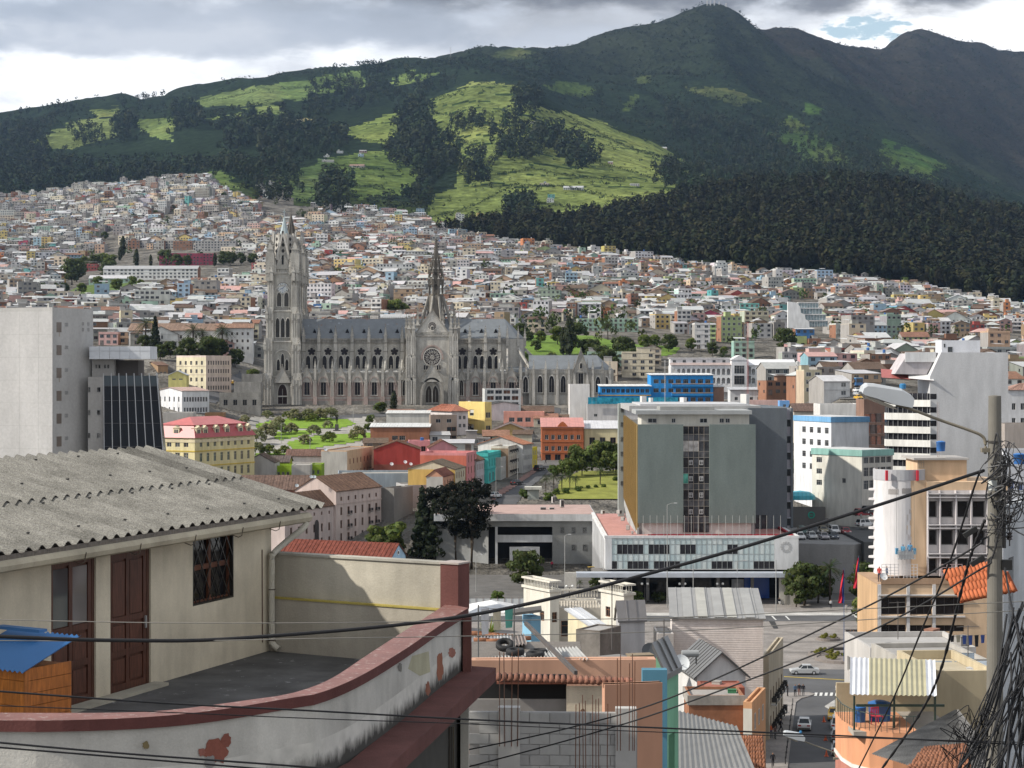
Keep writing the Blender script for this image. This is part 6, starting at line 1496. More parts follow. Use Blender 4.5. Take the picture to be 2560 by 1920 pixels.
 bldg('pink_house','small pink flat house with blue water tanks behind the red gable',585,4,None,1022,1075,1105,1150,(.60,.27,.28),('flat',.4,(.5,.4,.38)),G(2,1,1.4,1.6,2.6,3,m=.8,**bk),None,dep=8)
 bldg('pink_house','pink gabled house with brown roof and washing on its terrace',578,6,None,1072,1142,1120,1150,(.62,.28,.30),('gy',2.2,'tile',(.26,.15,.11),.3),G(3,1,1.3,1.6,.6,3,m=1.0,**bk),None,dep=10)
 bldg('peach_house','peach street house with tall blank grey side wall by the park',545,80,803,868,934,1129,1196,(.60,.40,.25),('flat',.3,(.24,.2,.17)),G(7,2,.9,1.6,.6,3.3,m=1.0,fr=(.3,.14,.08)),None,colL=(.43,.41,.38))
 bldg('grey_house','grey rendered gable house left of the lime green terrace',528,0,None,611,687,1158,1195,(.37,.355,.335),('gy',2.3,'tile',(.13,.10,.085),.1),None,None,dep=11)
 bldg('green_house','lime green flat house with dark doorway below the park',533,0,None,687,729,1172,1196,(.24,.36,.03),('flat',.9,(.4,.4,.38)),G(3,1,.7,1.1,.7,3,m=.4),None,dep=9)
 bldg('white_house','small pale concrete box house between two lime green walls',528,0,None,729,775,1164,1196,(.43,.41,.38),('flat',.2,(.5,.48,.44)),None,None,dep=7)
 bldg('green_house','lime green house end beside the peach house wall',534,0,None,775,804,1163,1196,(.24,.36,.03),('flat',.3,(.45,.43,.40)),G(2,1,.6,1.1,1.2,3,m=.3),None,dep=8)
 bldg('tiled_house','white house with dark brown tiled roof below the park lawn',575,0,None,716,806,1140,1166,(.55,.53,.50),('gx',1.7,'tile',(.15,.09,.07),.4),None,None,dep=10)
 bldg('tiled_house','small dark tiled roof above the lime green terrace',552,0,None,662,722,1156,1180,(.26,.36,.05),('gx',1.6,'tile',(.12,.095,.085),.3),None,None,dep=9)
 r,L1,L2,h = bldg('blue_hall','low hall with long dark red ribbed roof and light blue gable',330,67,700,976,1014,1396,1450,(.36,.52,.66),('gy',2.2,'tile',(.155,.048,.034),.25),None,None)
 o = MB((.75,.75,.73),'paint'); o.lathe([(.28,0),(.42,0),(.42,.06),(.28,.06)],16); o.lathe([(.001,.02),(.28,.02)],16,col=(.05,.05,.06)); w = o.build('round_window',r,(L1/2,-.05,h+.75)); w.rotation_euler = (math.pi/2,0,0)
 # left of the basilica
 bldg('cream_hotel','cream four-storey hotel with pinkish street front climbing beside the basilica',760,52,441,515,578,893,985,(.60,.50,.44),('flat',.7,(.5,.48,.45)),G(9,4,.8,1.7,1.6,3.3,m=.8,fr=(.4,.35,.3)),G(5,4,1.2,1.6,1.6,3.3,m=.8,fr=(.4,.35,.3)),colL=(.62,.56,.40),bands=[(7.6,.25,(.58,.5,.4)),(11,.25,(.58,.5,.4))])
 bldg('arcade_house','white two-storey curved arcade house with pink and green roofs',690,42,393,455,523,978,1036,(.62,.62,.63),('gx',1.2,'metal',(.40,.28,.24),.3),G(9,2,.8,1.7,.7,3.8,m=.6,fr=(.3,.3,.3)),G(5,2,.9,1.8,.7,3.8,m=.6,fr=(.3,.3,.3)))
 bldg('yellow_house','small lemon yellow gabled house left of the cream hotel',735,4,None,421,466,938,964,(.62,.56,.22),('gy',1.6,'metal',(.58,.60,.62),.3),G(2,1,1.4,.5,2.2,3,m=.8),None,dep=10)
 bldg('brown_house','small brown gabled house with dark tiles left of the yellow house',780,20,364,395,420,914,945,(.30,.20,.12),('gx',1.5,'tile',(.16,.10,.075),.4),G(2,1,.9,1.4,1.2,3),G(3,1,.9,1.4,1.2,3,fr=(.5,.4,.2)))
 bldg('convent','long white convent with brown clay tile roof behind palm trees',862,0,None,322,545,826,882,(.64,.63,.61),('gx',3.2,'tile',(.24,.165,.125),.6),G(11,2,.9,1.5,2.4,4.0,m=1.5,fr=(.3,.2,.14)),None,dep=16)
 bldg('convent','taller white convent wing with three rows of small windows',855,6,None,541,632,820,885,(.66,.65,.63),('gx',2.0,'tile',(.28,.17,.12),.5),G(6,3,.9,1.3,2.0,3.2,m=1.0,fr=(.3,.2,.14)),None,dep=14)
 bldg('flat_roof_house','low roofs and white posts behind the yellow mansion',600,5,None,408,482,1035,1075,(.45,.43,.40),('flat',.4,(.5,.49,.47)),None,None,dep=14)
 bldg('brown_house','brown walled terrace with white posts right above the mansion roof',590,5,None,512,560,1034,1062,(.22,.13,.07),('flat',.2),None,None,dep=9)
 for a in ((548,652,985,1015,722,'grey stone retaining terrace left of the basilica portal'),(585,652,958,992,738,'upper stone retaining wall beside the clock tower'),(604,656,938,965,752,'pale wall with planting at the foot of the clock tower')):
  bldg('retaining_wall',a[5],a[4],3,None,a[0],a[1],a[2],a[3],(.30,.285,.26),('flat',.5,(.10,.15,.04)),G(4,1,1.6,2.2,.2,3,gl=[(.03,.03,.03)],fr=(.3,.28,.25)) if a[0] < 560 else None,None,dep=6,mt='stone',cat='wall')
 r,L1,L2,h = bldg('blue_school','bright blue school wing with long balconies and ochre rails',700,2,None,1627,1783,938,1012,(.035,.24,.56),('shy',.5,'metal',(.60,.60,.60),.4),G(8,3,1.9,1.5,1.2,3.3,m=.6,style='grid3',fr=(.3,.28,.25),gl=[(.03,.03,.035),(.08,.06,.045)]),None,dep=12)
 for z in (.2,3.5,6.8): b = MB((.035,.24,.56),'paint'); b.box(L1*.33,L1-.1,-1.2,-.02,z-.15,z+.75); b.box(L1*.33,L1-.1,-1.28,-1.2,z+.75,z+.95,(.55,.33,.06)); b.build('balcony',r)
 bldg('blue_school','lower blue school wing with white roof left of the taller wing',696,1,None,1500,1627,966,1014,(.035,.24,.56),('shy',.5,'metal',(.66,.65,.62),.4),[G(10,1,1.3,1.5,4.6,3,m=.4,style='two',fr=(.04,.25,.55)),G(10,1,1.3,1.5,1.4,3,m=.4,style='two',fr=(.04,.25,.55))],None,dep=11,bands=[(3.6,.3,(.55,.33,.06))])
 bldg('blank_block','white blind end wall of the blue school',690,0,None,1424,1474,962,1030,(.64,.62,.60),('flat',.2),None,None,dep=14)
 bldg('retaining_wall','pale retaining wall with teal glass fence in front of the blue school',684,0,None,1468,1700,1010,1060,(.52,.505,.50),('flat',.1),G(1,1,1.2,1.0,2.6,3,xs=[2.4]),None,dep=5,cat='wall')
 fe = empty('glass_fence',(XD(1470,683),683,ZD(1010,683)),0,'teal glass fence along the top of the school retaining wall','fence')
 for i in range(22): p = MB((.03,.25,.36),'glass'); p.box(0,1.38,0,.04,0,2.4); p.build('panel',fe,(i*1.46,0,0))
 # arcaded white school
 e = empty('arcaded_school',(XD(1678,790),790,ZD(962,790)),0,'long white two-storey school with rows of arches and central gabled pavilion','building')
 S_ = 790/F; w = MB((.64,.64,.65),'paint'); L = 310*S_; c0,c1 = 150*S_,190*S_; h = 48*S_
 w.box(0,L,2.2,14,-6,h); w.box(0,L,0,2.2,h-.4,h+.2); w.box(0,L,0,2.2,h*.5-.25,h*.5+.15); w.box(c0,c1,-1.2,12,-6,62*S_); w.extrude([(c0-.4,62*S_),(c1+.4,62*S_),((c0+c1)/2,74*S_)],-1.4,12,'y'); w.box(0,L,.1,.35,-3,.5); w.box(0,150*S_,4,12,h,66*S_)
 w.build('wall',e)
 ro = MB((.66,.66,.67),'metal'); ro.face([(c1,-.4,h+.2),(L+.5,-.4,h+.2),(L+.5,7,h+2.6),(c1,7,h+2.6)]); ro.face([(-.4,-.4,h+.2),(c0,-.4,h+.2),(c0,4,h+1.2),(-.4,4,h+1.2)],(.38,.30,.28)); ro.box(-.4,c0,3.6,12.5,66*S_,66*S_+.3); ro.build('roof',e)
 am = MB((.64,.64,.65),'paint'); st = 2.05; op = pointed(1.45,1.9,2.7)
 am.box(-st/2,-.72,0,.4,0,3.6); am.box(.72,st/2,0,.4,0,3.6)
 arc = op[1:]+[op[0]]
 for i in range(len(arc)-1):
  a,b = arc[i],arc[i+1]; am.face([(a[0],0,a[1]),(b[0],0,b[1]),(b[0],0,3.6),(a[0],0,3.6)])
 ame = am.mesh('arch')
 for lvl,z in ((0,.3),(1,h*.5+.1)):
  for i in range(int(L/st)):
   x = (i+.5)*st
   if c0-1 < x < c1+1: continue
   put('arch',ame,e,(x,0,z),scale=(1,1,(h*.5-.5)/3.6))
 for i in range(6): put('window',win_mesh(1.3,1.0,'two',(.3,.3,.3)),e,(1+i*4.1,3.95,h+1.3))
 put('window',win_mesh(4.2,3.4,'grid4',(.6,.6,.6)),e,(c0+1.1,-1.25,4.6)); put('door',win_mesh(4.2,3.6,'grid4',(.3,.28,.26)),e,(c0+1.1,-1.25,.2))
 # stepped white apartment block
 e = empty('stepped_block',P(1970,816,1050),0,'white apartment block stepping up in glazed terraces on the slope','building'); S_ = 1050/F
 sd = MB((.64,.64,.64),'paint');
 sd.extrude([(0,-4*S_),(54*S_,-4*S_),(52*S_,14*S_),(44*S_,18*S_),(42*S_,30*S_),(32*S_,34*S_),(30*S_,50*S_),(20*S_,60*S_),(0,62*S_)],0,3,'y'); sd.build('wall',e)
 for k,(a,b,z) in enumerate(((54,100,0),(44,96,16),(34,88,32),(30,80,46))):
  g = MB((.20,.26,.28),'glass'); g.box(a*S_,b*S_,1+k*1.5,12,z*S_,(z+14)*S_); g.box(a*S_-.2,b*S_+.2,.4+k*1.5,12,(z+13)*S_,(z+15)*S_,(.62,.62,.62),'paint')
  for i in range(8): x = (a+(b-a)*i/7)*S_; g.box(x-.1,x+.1,.8+k*1.5,1+k*1.5,z*S_,(z+13)*S_,(.55,.57,.57),'paint')
  g.build('terrace_glazing',e)
 # white flats with blue band, off-white flats with green band, brick frame
 wn = dict(fr=(.3,.3,.3),style='grid3')
 r,L1,L2,h = bldg('flats','white flats with sky blue roof band and bay windows right of the bank',480,20,1985,2078,2172,1055,1200,(.64,.65,.67),('flat',1.1,(.5,.5,.5)),None,G(4,4,1.9,1.5,2.2,3.1,m0=3.4,m1=.3,**wn),under=8)
 b = MB((.16,.34,.55),'paint'); b.box(-.2,L1+.2,-.2,L2+.2,h-.1,h+1.25); b.box(.3,L1-.3,.3,L2-.3,h+1.25,h+1.3,(.5,.5,.5)); b.build('roof_band',r)
 r,L1,L2,h = bldg('flats','weathered off-white flats with sea green roof band and striped side',430,38,2030,2155,2232,1140,1262,(.46,.44,.40),('flat',1.2,(.45,.45,.44)),G(5,3,1.6,2.0,3.4,2.9,m=.4,**wn),[G(1,3,1.7,1.2,3.8,2.6,xs=[1.4],**wn),G(1,1,1.1,1.1,4.6,3,xs=[9.2],**wn)],colL=(.62,.60,.54),under=8)
 b = MB((.24,.42,.38),'paint'); b.box(-.2,L1+.2,-.2,L2+.2,h-.1,h+1.3); b.box(.3,L1-.3,.3,L2-.3,h+1.3,h+1.36,(.5,.5,.5)); b.build('roof_band',r)
 bldg('unfinished_block','brick and concrete frame tower beside the white banded tower',525,12,2140,2160,2236,1000,1180,(.24,.15,.115),('flat',.2),G(5,5,2.0,2.4,1.2,3.1,m=.3,fr=(.32,.30,.28),style='plain',gl=[(.30,.11,.06),(.26,.10,.06),(.10,.07,.06)]),None)
 bldg('flat_roof_house','white low house with ribbon windows behind the blue-banded flats',560,0,None,2050,2152,1014,1065,(.60,.59,.57),('flat',.5),G(1,1,8.5,1.5,1.4,3,xs=[1.2],style='strip9',fr=(.4,.4,.36)),None,dep=12)
 bldg('tiled_house','brown tiled house with cream gable right of the bank tower',600,3,None,1985,2050,1028,1060,(.46,.42,.36),('gx',2.2,'tile',(.13,.09,.075),.4),None,None,dep=9)
 bldg('pink_house','pale pink low house with ribbon windows behind the bank tower',640,0,None,1872,1968,1003,1040,(.56,.38,.34),('flat',.3,(.4,.38,.35)),G(4,1,1.6,.9,2.6,3,m=.8),None,dep=10)
 bldg('blue_hut','small sky blue rooftop hut beside the pink low house',628,0,None,1949,1974,1003,1030,(.16,.33,.60),('flat',.2),G(1,1,.9,.9,1.6,3),None,dep=4)
 bldg('brick_house','plain brick shed right of the blue school',705,0,None,1784,1810,968,1010,(.26,.16,.12),('shy',.5,'metal',(.45,.42,.38),.3),None,None,dep=8)
 bldg('white_house','white low house with grey awning below the arcaded school',720,0,None,1826,1950,975,1010,(.58,.59,.60),('shy',.8,'metal',(.40,.40,.41),.5),G(6,1,1.2,1.2,1.4,3,m=.8),None,dep=9)
 bldg('corner_building','white arched building at the right edge behind the pole',520,0,None,2516,2640,975,1080,(.60,.60,.61),('hip',1.6,'tile',(.32,.2,.16),.4),G(5,2,1.0,1.8,2.0,4,m=.8),None,dep=10)
 bldg('corner_building','grey and brick flats at the right edge below the arched building',430,0,None,2512,2640,1065,1240,(.34,.30,.27),('flat',.5),G(4,3,1.4,1.5,2.0,3.2,m=.8),None,dep=10)
 bldg('flat_roof_house','small white and blue house at the right edge below the flats',330,0,None,2508,2640,1130,1300,(.52,.53,.56),('flat',.3),G(5,2,.9,1.2,2.0,3.2,m=.6,fr=(.1,.15,.4)),None,dep=8)
old_town()
# ---------------- slabs and towers of the middle distance ----------------
def left_tower():
 r,L1,L2,h = bldg('office_tower','plain grey concrete office tower with rust-stained louvres at the left edge',240,67,-60,131,233,778,1190,(.42,.41,.395),('flat',.5),None,None,colL=(.47,.46,.45),mt='concrete',under=3)
 for k in range(7):
  z = h-1.75-k*2.87
  lv = MB((.12,.105,.09),'metal'); lv.box(0,.98,-.03,.02,0,1.25,(.10,.09,.08))
  for i in range(9): lv.box(i*.11,i*.11+.06,-.07,-.03,0,1.25,(.22+.05*(i % 2),.20,.17))
  lv.build('louvre',r,(L1*.10,0,z-.85)); put('window',win_mesh(.6,.45,'two',(.25,.25,.25)),r,(L1*.30,-.02,z-.1))
  if k == 0:
   for a in (.72,.86):
    for b in (-.75,0): put('window',win_mesh(.28,.42,'plain',(.2,.2,.2)),r,(L1*a,-.02,z+b+.1))
  rs = MB((.33,.29,.25),'concrete'); rs.box(.25,.45,-.012,-.004,-.55,0); rs.build('rust_stain',r,(L1*.10+.2,0,z-.85)) if k in (0,2) else None
 jm = MB((.36,.35,.34),'concrete')
 for k in range(1,7): jm.box(-.004,.0,.1,L2,h-k*2.87-.03,h-k*2.87,skip='r')
 for y in (2.1,5.0): jm.box(-.004,.0,y,y+.03,-3,h,skip='r')
 jm.build('formwork_joint',r)
 d0 = 246
 e = empty('glass_block',P(226,1200,d0),0,'sloping dark glass office front with concrete flank and white panelled canopy','building'); S_ = d0/F
 def X_(px): return (px-226)*S_
 def Z_(py): return (1200-py)*S_
 f = MB((.62,.63,.65),'paint'); f.box(X_(226),X_(378),-.6,4,Z_(898),Z_(866)); f.build('canopy_core',e)
 for i in range(6):
  for z0,z1 in ((898,878.5),(877.5,866)): p = MB((.58,.60,.63),'plastic'); p.box(X_(226)+i*1.3+.02,X_(226)+i*1.3+1.28,-.68,-.6,Z_(z0)+.02,Z_(z1)-.02); p.build('panel',e)
 c = MB((.40,.385,.365),'concrete'); c.box(X_(226),X_(282),1.0,7,-3,Z_(898)); c.box(X_(226),X_(264),-1.4,1.0,-3,Z_(942)); c.box(X_(264),X_(388),.5,2.6,-3,Z_(945)); c.box(X_(282),X_(338),2,6,Z_(940),Z_(900),(.10,.09,.085)); c.build('wall',e)
 for x in (234,242,256,264): put('window',win_mesh(.26,.5,'plain',(.3,.3,.3)),e,(X_(x),.97,Z_(921)))
 for k in range(3): put('window',win_mesh(.5,.65,'plain',(.35,.35,.35),(.10,.11,.12)),e,(X_(248),-1.43,Z_(980+k*57))); put('window',win_mesh(.3,.65,'plain',(.2,.2,.2)),e,(X_(226)-.0,-1.43,Z_(980+k*57)))
 # glazing leans outwards towards its foot; one pane per bay and storey
 n = 7; rows = [939,965,1001,1057,1114,1175]
 def edge(i,py): f = (py-939)/211; xl = 264+f*8; xr = 396+f*23; return X_(xl+(xr-xl)*i/n),-1.2-f*1.6,Z_(py)
 for j in range(5):
  for i in range(n):
   p = MB((.018,.02,.024) if j else (.07,.085,.095),'darkglass'); a,b,c_,d_ = edge(i,rows[j+1]),edge(i+1,rows[j+1]),edge(i+1,rows[j]),edge(i,rows[j])
   p.face([a,b,c_,d_]); o = p.build('pane',e)
 for i in range(n+1): m = MB((.42,.43,.44),'metal'); m.obox(edge(i,1180),Vector(edge(i,937))+Vector((0,0,.2)),.09,.16); m.build('mullion',e)
 for j in range(1,5): m = MB((.05,.05,.055),'metal'); m.obox(Vector(edge(0,rows[j]))+Vector((0,-.02,0)),Vector(edge(n,rows[j]))+Vector((0,-.02,0)),.06,.08); m.build('transom',e)
 s = MB((.05,.052,.055),'darkglass'); a,b = edge(n,1180),edge(n,939); s.face([a,(a[0]-.6,3,a[2]),(b[0]-.6,3,b[2]),b],(.02,.02,.022)); s.build('side_glazing',e)
left_tower()
def bank():
 e = empty('bank_building',(0,380,PZ),0,'grey-green slab office tower on a white glazed podium with sun emblem','building')
 zt = -33.2-PZ; X0,X1 = 18.45,56.7; WH = (.60,.60,.60); B = 62.0
 p = MB(WH,'paint'); zb = -39.9-PZ
 p.box(X0,X1,.15,B,zb,zt-.35); p.box(X0-.15,X1+.15,-.12,.5,zt-.5,zt); p.box(X0-.15,X0+.5,.5,B,zt-.5,zt); p.box(X1-.5,X1+.15,.5,B,zt-.5,zt)
 p.box(X0,19.75,-.1,.15,zb,zt-.5); p.box(51.95,X1,-.1,.15,zb,zt-.5); p.box(19.75,51.95,-.1,.15,zb,zb+.12); p.build('podium',e)
 rf = MB((.43,.225,.20),'concrete'); rf.box(X0+.5,X1-.5,.5,B,zt-.4,zt-.3); rf.box(27,54.5,.6,.9,zt-.3,zt+.25,(.30,.03,.04)); rf.box(55.4,55.9,.9,20,zt-.3,zt+.15,(.30,.03,.04)); rf.build('podium_roof',e)
 # curtain wall of pale panels with some clear lights
 cw_ = (51.95-19.75)/31; rng = random.Random(5); rows = [(zb+.12,1.55,1),(zb+1.7,1.35,0),(zb+3.08,1.9,1),(zb+5.0,1.15,0)]
 pale = (.46,.53,.53); ms = {}
 def pan(hh,c,mt):
  k = (hh,c)
  if k not in ms: m = MB(c,mt); m.box(.04,cw_-.04,0,.12,.03,hh-.03); m.box(0,.04,-.06,.13,0,hh,(.42,.45,.45),'paint'); m.box(.04,cw_,-.04,.13,hh-.03,hh+.02,(.42,.45,.45),'paint'); ms[k] = m.mesh('panel')
  return ms[k]
 dark_u = {1,2,3,4,5,7,8,9,10,13,14,15,22,23}; dark_l = {0,3,4,5,6,8,9,10,11,12,19,20,21,22,27,28,29,30,31}
 for z,hh,kind in rows:
  for i in range(31):
   dk = kind and i in (dark_l if z < zb+1 else dark_u)
   c = (.025,.025,.03) if dk else {0: pale,1: (.42,.50,.50),2: (.52,.57,.56),3: (.38,.46,.47)}[rng.choice((0,0,1,2,2,3))]
   put('panel',pan(hh,c,'glass' if dk else 'plastic'),e,(19.75+i*cw_,0,z))
 for i in range(26): f = MB(WH,'paint'); f.box(X0-.25,X0,0,.35,1.2,zt-1.0); f.build('fin',e,(0,3+i*2.1,0))
 sun = MB((.42,.42,.42),'paint')     # twelve-rayed emblem
 for k in range(12):
  a = k*math.pi/6; ca,sa = math.cos(a),math.sin(a); pr = [(.55,-.10),(1.0,-.2),(1.15,0),(1.0,.2),(.55,.10)]
  sun.extrude([(u*ca-v*sa,u*sa+v*ca) for u,v in pr],-.05,0,'y')
 sun.build('sun_emblem',e,(54.2,-.105,-35.4-PZ))
 # entrance storey and canopy
 g = MB((.03,.03,.032),'paint'); g.box(X0,55.0,7.0,7.2,0,zb); g.box(X0,55,6.9,7.0,.2,zb-.6,(.02,.022,.025),'glass'); g.box(46.5,51.5,4.4,4.6,.2,4.4,(.03,.10,.42),'gloss'); g.box(44.0,46.4,4.5,4.7,.2,4.0,(.40,.42,.45),'plastic'); g.box(44.4,45.8,4.45,4.5,2.0,3.2,(.6,.6,.62),'paint'); g.build('entrance_wall',e)
 for x in (20.5,27,34,41,47.8): c = MB((.30,.29,.28),'concrete'); c.box(-.3,.3,-.3,.3,0,zb); c.build('column',e,(x,2.0,0))
 c = MB((.50,.475,.42),'concrete'); c.box(52.3,56.2,-4.5,-3.6,0,zb-1.0); c.build('end_pier',e); c = MB((.46,.44,.40),'concrete'); c.box(10.4,12.6,-4.0,-3.2,0,6.2); c.build('end_pier',e)
 c = MB((.40,.43,.48),'metal'); c.box(12.6,57.5,-5.2,-2.0,zb-1.0,zb-.15); c.box(16,55,-2.0,7,zb-.9,zb-.4,(.16,.15,.14),'paint'); c.build('canopy',e)
 # tower
 t0 = 6.0; TG = (.155,.185,.175); TD = (.125,.14,.155); s0,s1 = -31.2-PZ,-11.34-PZ
 t = MB(TG,'concrete'); t.box(25.33,34.45,t0,t0+.6,s0,s1); t.build('slab',e); t = MB(TG,'concrete'); t.box(39.7,49.0,t0,t0+.6,s0,s1); t.build('slab',e)
 k = MB((.20,.20,.20),'concrete'); k.box(25.6,49.0,t0+.9,54,zt-.3,s1-.3); k.box(26.2,48.2,t0+.8,t0+1.6,zt-.3,s0,(.52,.51,.48)); k.build('core',e)
 # glazed strip, five bays by many rows
 zz = [s0-1.9]; hs = [1.95,1.25,2.1,1.25,2.05,1.25,2.05,1.2,2.0,1.25,2.1,1.35,1.6]; gw = (39.7-34.45)/5; tone = [(.03,.03,.033),(.10,.10,.105),(.06,.062,.068),(.16,.165,.17)]; pm = {}
 for j,hh in enumerate(hs):
  for i in range(5):
   c = tone[rng.choice((1,1,2))] if j % 2 else tone[rng.choice((0,0,0,2))]
   if (j,i) in ((10,0),(10,1),(10,2)): c = (.46,.44,.42)
   if (j,i) == (6,0): c = (.10,.35,.28)
   kk = (hh,c)
   if kk not in pm: m = MB(c,'glass'); m.face([(0,.05,0),(gw,.05,0),(gw,.05,hh),(0,.05,hh)]); m.box(-.03,.03,-.05,.06,0,hh,(.30,.26,.22),'metal'); m.box(.03,gw-.03,-.04,.06,hh-.05,hh,(.36,.33,.28),'metal'); pm[kk] = m.mesh('pane')
   put('pane',pm[kk],e,(34.45+i*gw,t0+.5,zz[-1]))
   if j in (2,4,6,8) and i in (1,3): put('casement',win_mesh(.75,.95,'cross',(.62,.62,.62),(.05,.05,.05)),e,(34.45+i*gw+.12,t0+.44,zz[-1]+.5))
  zz.append(zz[-1]+hh)
 # ribbed bronze flank: fins of one height, foot following the sloping skirt
 for i in range(30):
  y = t0+1.2+i*1.5; f = i/29; m = MB((.26,.175,.06) if i % 3 else (.31,.215,.08),'metal'); m.box(25.18,25.5,y,y+1.3,zt+.4+f*3.6,s1-.2+f*.9); m.box(25.05,25.2,y+1.28,y+1.45,zt+.4+f*3.6,s1-.2+f*.9); m.build('fin',e)
 sk = MB((.33,.34,.33),'concrete'); sk.extrude([(t0+.6,zt-.3),(t0+.6,zt+.9),(52,zt+4.6),(52,zt+2.6),(40,zt-.3)],25.2,25.6,'x'); sk.build('skirt',e)
 st = MB((.33,.36,.34),'concrete'); st.box(24.0,25.35,53.0,56.0,zt-.3,-8.05-PZ); st.build('end_wall',e)
 for i in range(6):
  for u in (24.5,24.85): put('window',win_mesh(.24,1.0,'plain',(.2,.2,.2)),e,(u,52.97,-9.9-PZ-i*3.32))
 d = MB(TD,'concrete'); d.box(49.2,57.3,20,55,zt-.3,-8.33-PZ); d.box(58.35,58.8,21.5,55,zt-.3,-8.4-PZ); d.box(57.3,58.35,22,55,zt-.3,-8.6-PZ,(.34,.33,.37)); d.build('dark_wing',e)
 for i in range(8):
  z = -12.3-PZ-i*3.45
  if z < zt: continue
  put('window',win_mesh(1.05,1.5,'plain',(.2,.2,.2)),e,(57.3,21.95,z)); m = MB((.34,.35,.39),'paint'); m.box(57.28,58.36,21.6,21.95,z+1.55,z+1.8); m.build('sill',e)
 dr = MB((.05,.05,.055),'glass'); dr.box(50.2,51.6,19.9,20,zt-.3,zt+2.6); dr.box(52.0,53.2,19.9,20,zt-.3,zt+2.6); dr.build('door',e)
 ph = MB((.56,.54,.48),'paint'); ph.box(26.2,48.0,t0+2.6,20,s1-.3,-9.35-PZ); ph.build('penthouse',e)
 sl = MB((.34,.35,.35),'concrete'); sl.box(25.0,48.4,t0+1.4,21,-9.35-PZ,-8.55-PZ); sl.box(30,41,t0+3,18,-8.55-PZ,-7.8-PZ,(.27,.27,.26)); sl.box(24.5,52,21,54,-9.0-PZ,-7.9-PZ,(.36,.355,.35)); sl.box(27,50,24,52,-7.9-PZ,-7.6-PZ,(.45,.45,.46)); sl.build('penthouse_roof',e)
 for x,w in ((27.5,1.8),(32.3,.8),(38.0,1.5),(42.0,.9),(43.2,.9)): put('window',win_mesh(w,.9,'two',(.4,.4,.4)),e,(x,t0+2.55,s1+.25))
 # left wing
 L = empty('bank_hall',(0,442,PZ),0,'low grey concrete banking hall with deep dark portico and red roof','building'); S_ = 442/F
 def X(px): return XD(px,442)
 def Z(py): return ZD(py,442)-PZ
 GC = (.235,.24,.235); w = MB(GC,'concrete'); zt2 = Z(1285)
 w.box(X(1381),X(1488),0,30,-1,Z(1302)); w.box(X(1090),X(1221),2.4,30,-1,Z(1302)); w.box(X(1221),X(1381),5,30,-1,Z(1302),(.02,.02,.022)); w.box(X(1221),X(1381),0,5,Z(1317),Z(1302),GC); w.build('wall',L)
 lf = MB((.30,.305,.30),'concrete')
 for i in range(8):
  a0,a1 = i/8,(i+1)/8; lf.face([(X(1090+131*a0),2.3-3.4*a0*a0+.9,-1),(X(1090+131*a1),2.3-3.4*a1*a1+.9,-1),(X(1090+131*a1),2.3-3.4*a1*a1+.9,Z(1302)),(X(1090+131*a0),2.3-3.4*a0*a0+.9,Z(1302))])
 lf.build('curved_wall',L)
 fa = MB((.52,.53,.54),'paint'); fa.box(X(1085),X(1488),-.8,30,Z(1302),zt2); fa.box(X(1243),X(1381),.3,1.0,Z(1356),Z(1338)); fa.box(X(1238),X(1244),-.3,.6,0,Z(1317)); fa.build('fascia',L)
 ro = MB((.40,.285,.255),'concrete'); ro.box(X(1088),X(1486),-.5,29.6,zt2,zt2+.05); ro.build('roof',L)
 pf = MB((.62,.62,.62),'paint'); pf.box(X(1274),X(1282),-1.2,.2,0,Z(1367)); pf.box(X(1341),X(1349),-1.2,.2,0,Z(1367)); pf.box(X(1282),X(1341),-1.2,.2,Z(1376),Z(1367)); pf.build('portal',L)
 for px,py in ((1401,1333),(1429,1333),(1457,1333),(1429,1376),(1457,1376)): put('window',win_mesh(.9,1.35,'plain',(.12,.12,.12),(.02,.02,.022)),L,(X(px),-.03,Z(py)))
 for i in range(3): s_ = MB((.22,.22,.215),'ground'); s_.box(X(1225),X(1400),-4.2+i*.8,0,-1,.15+i*.17); s_.build('step',L)
bank()
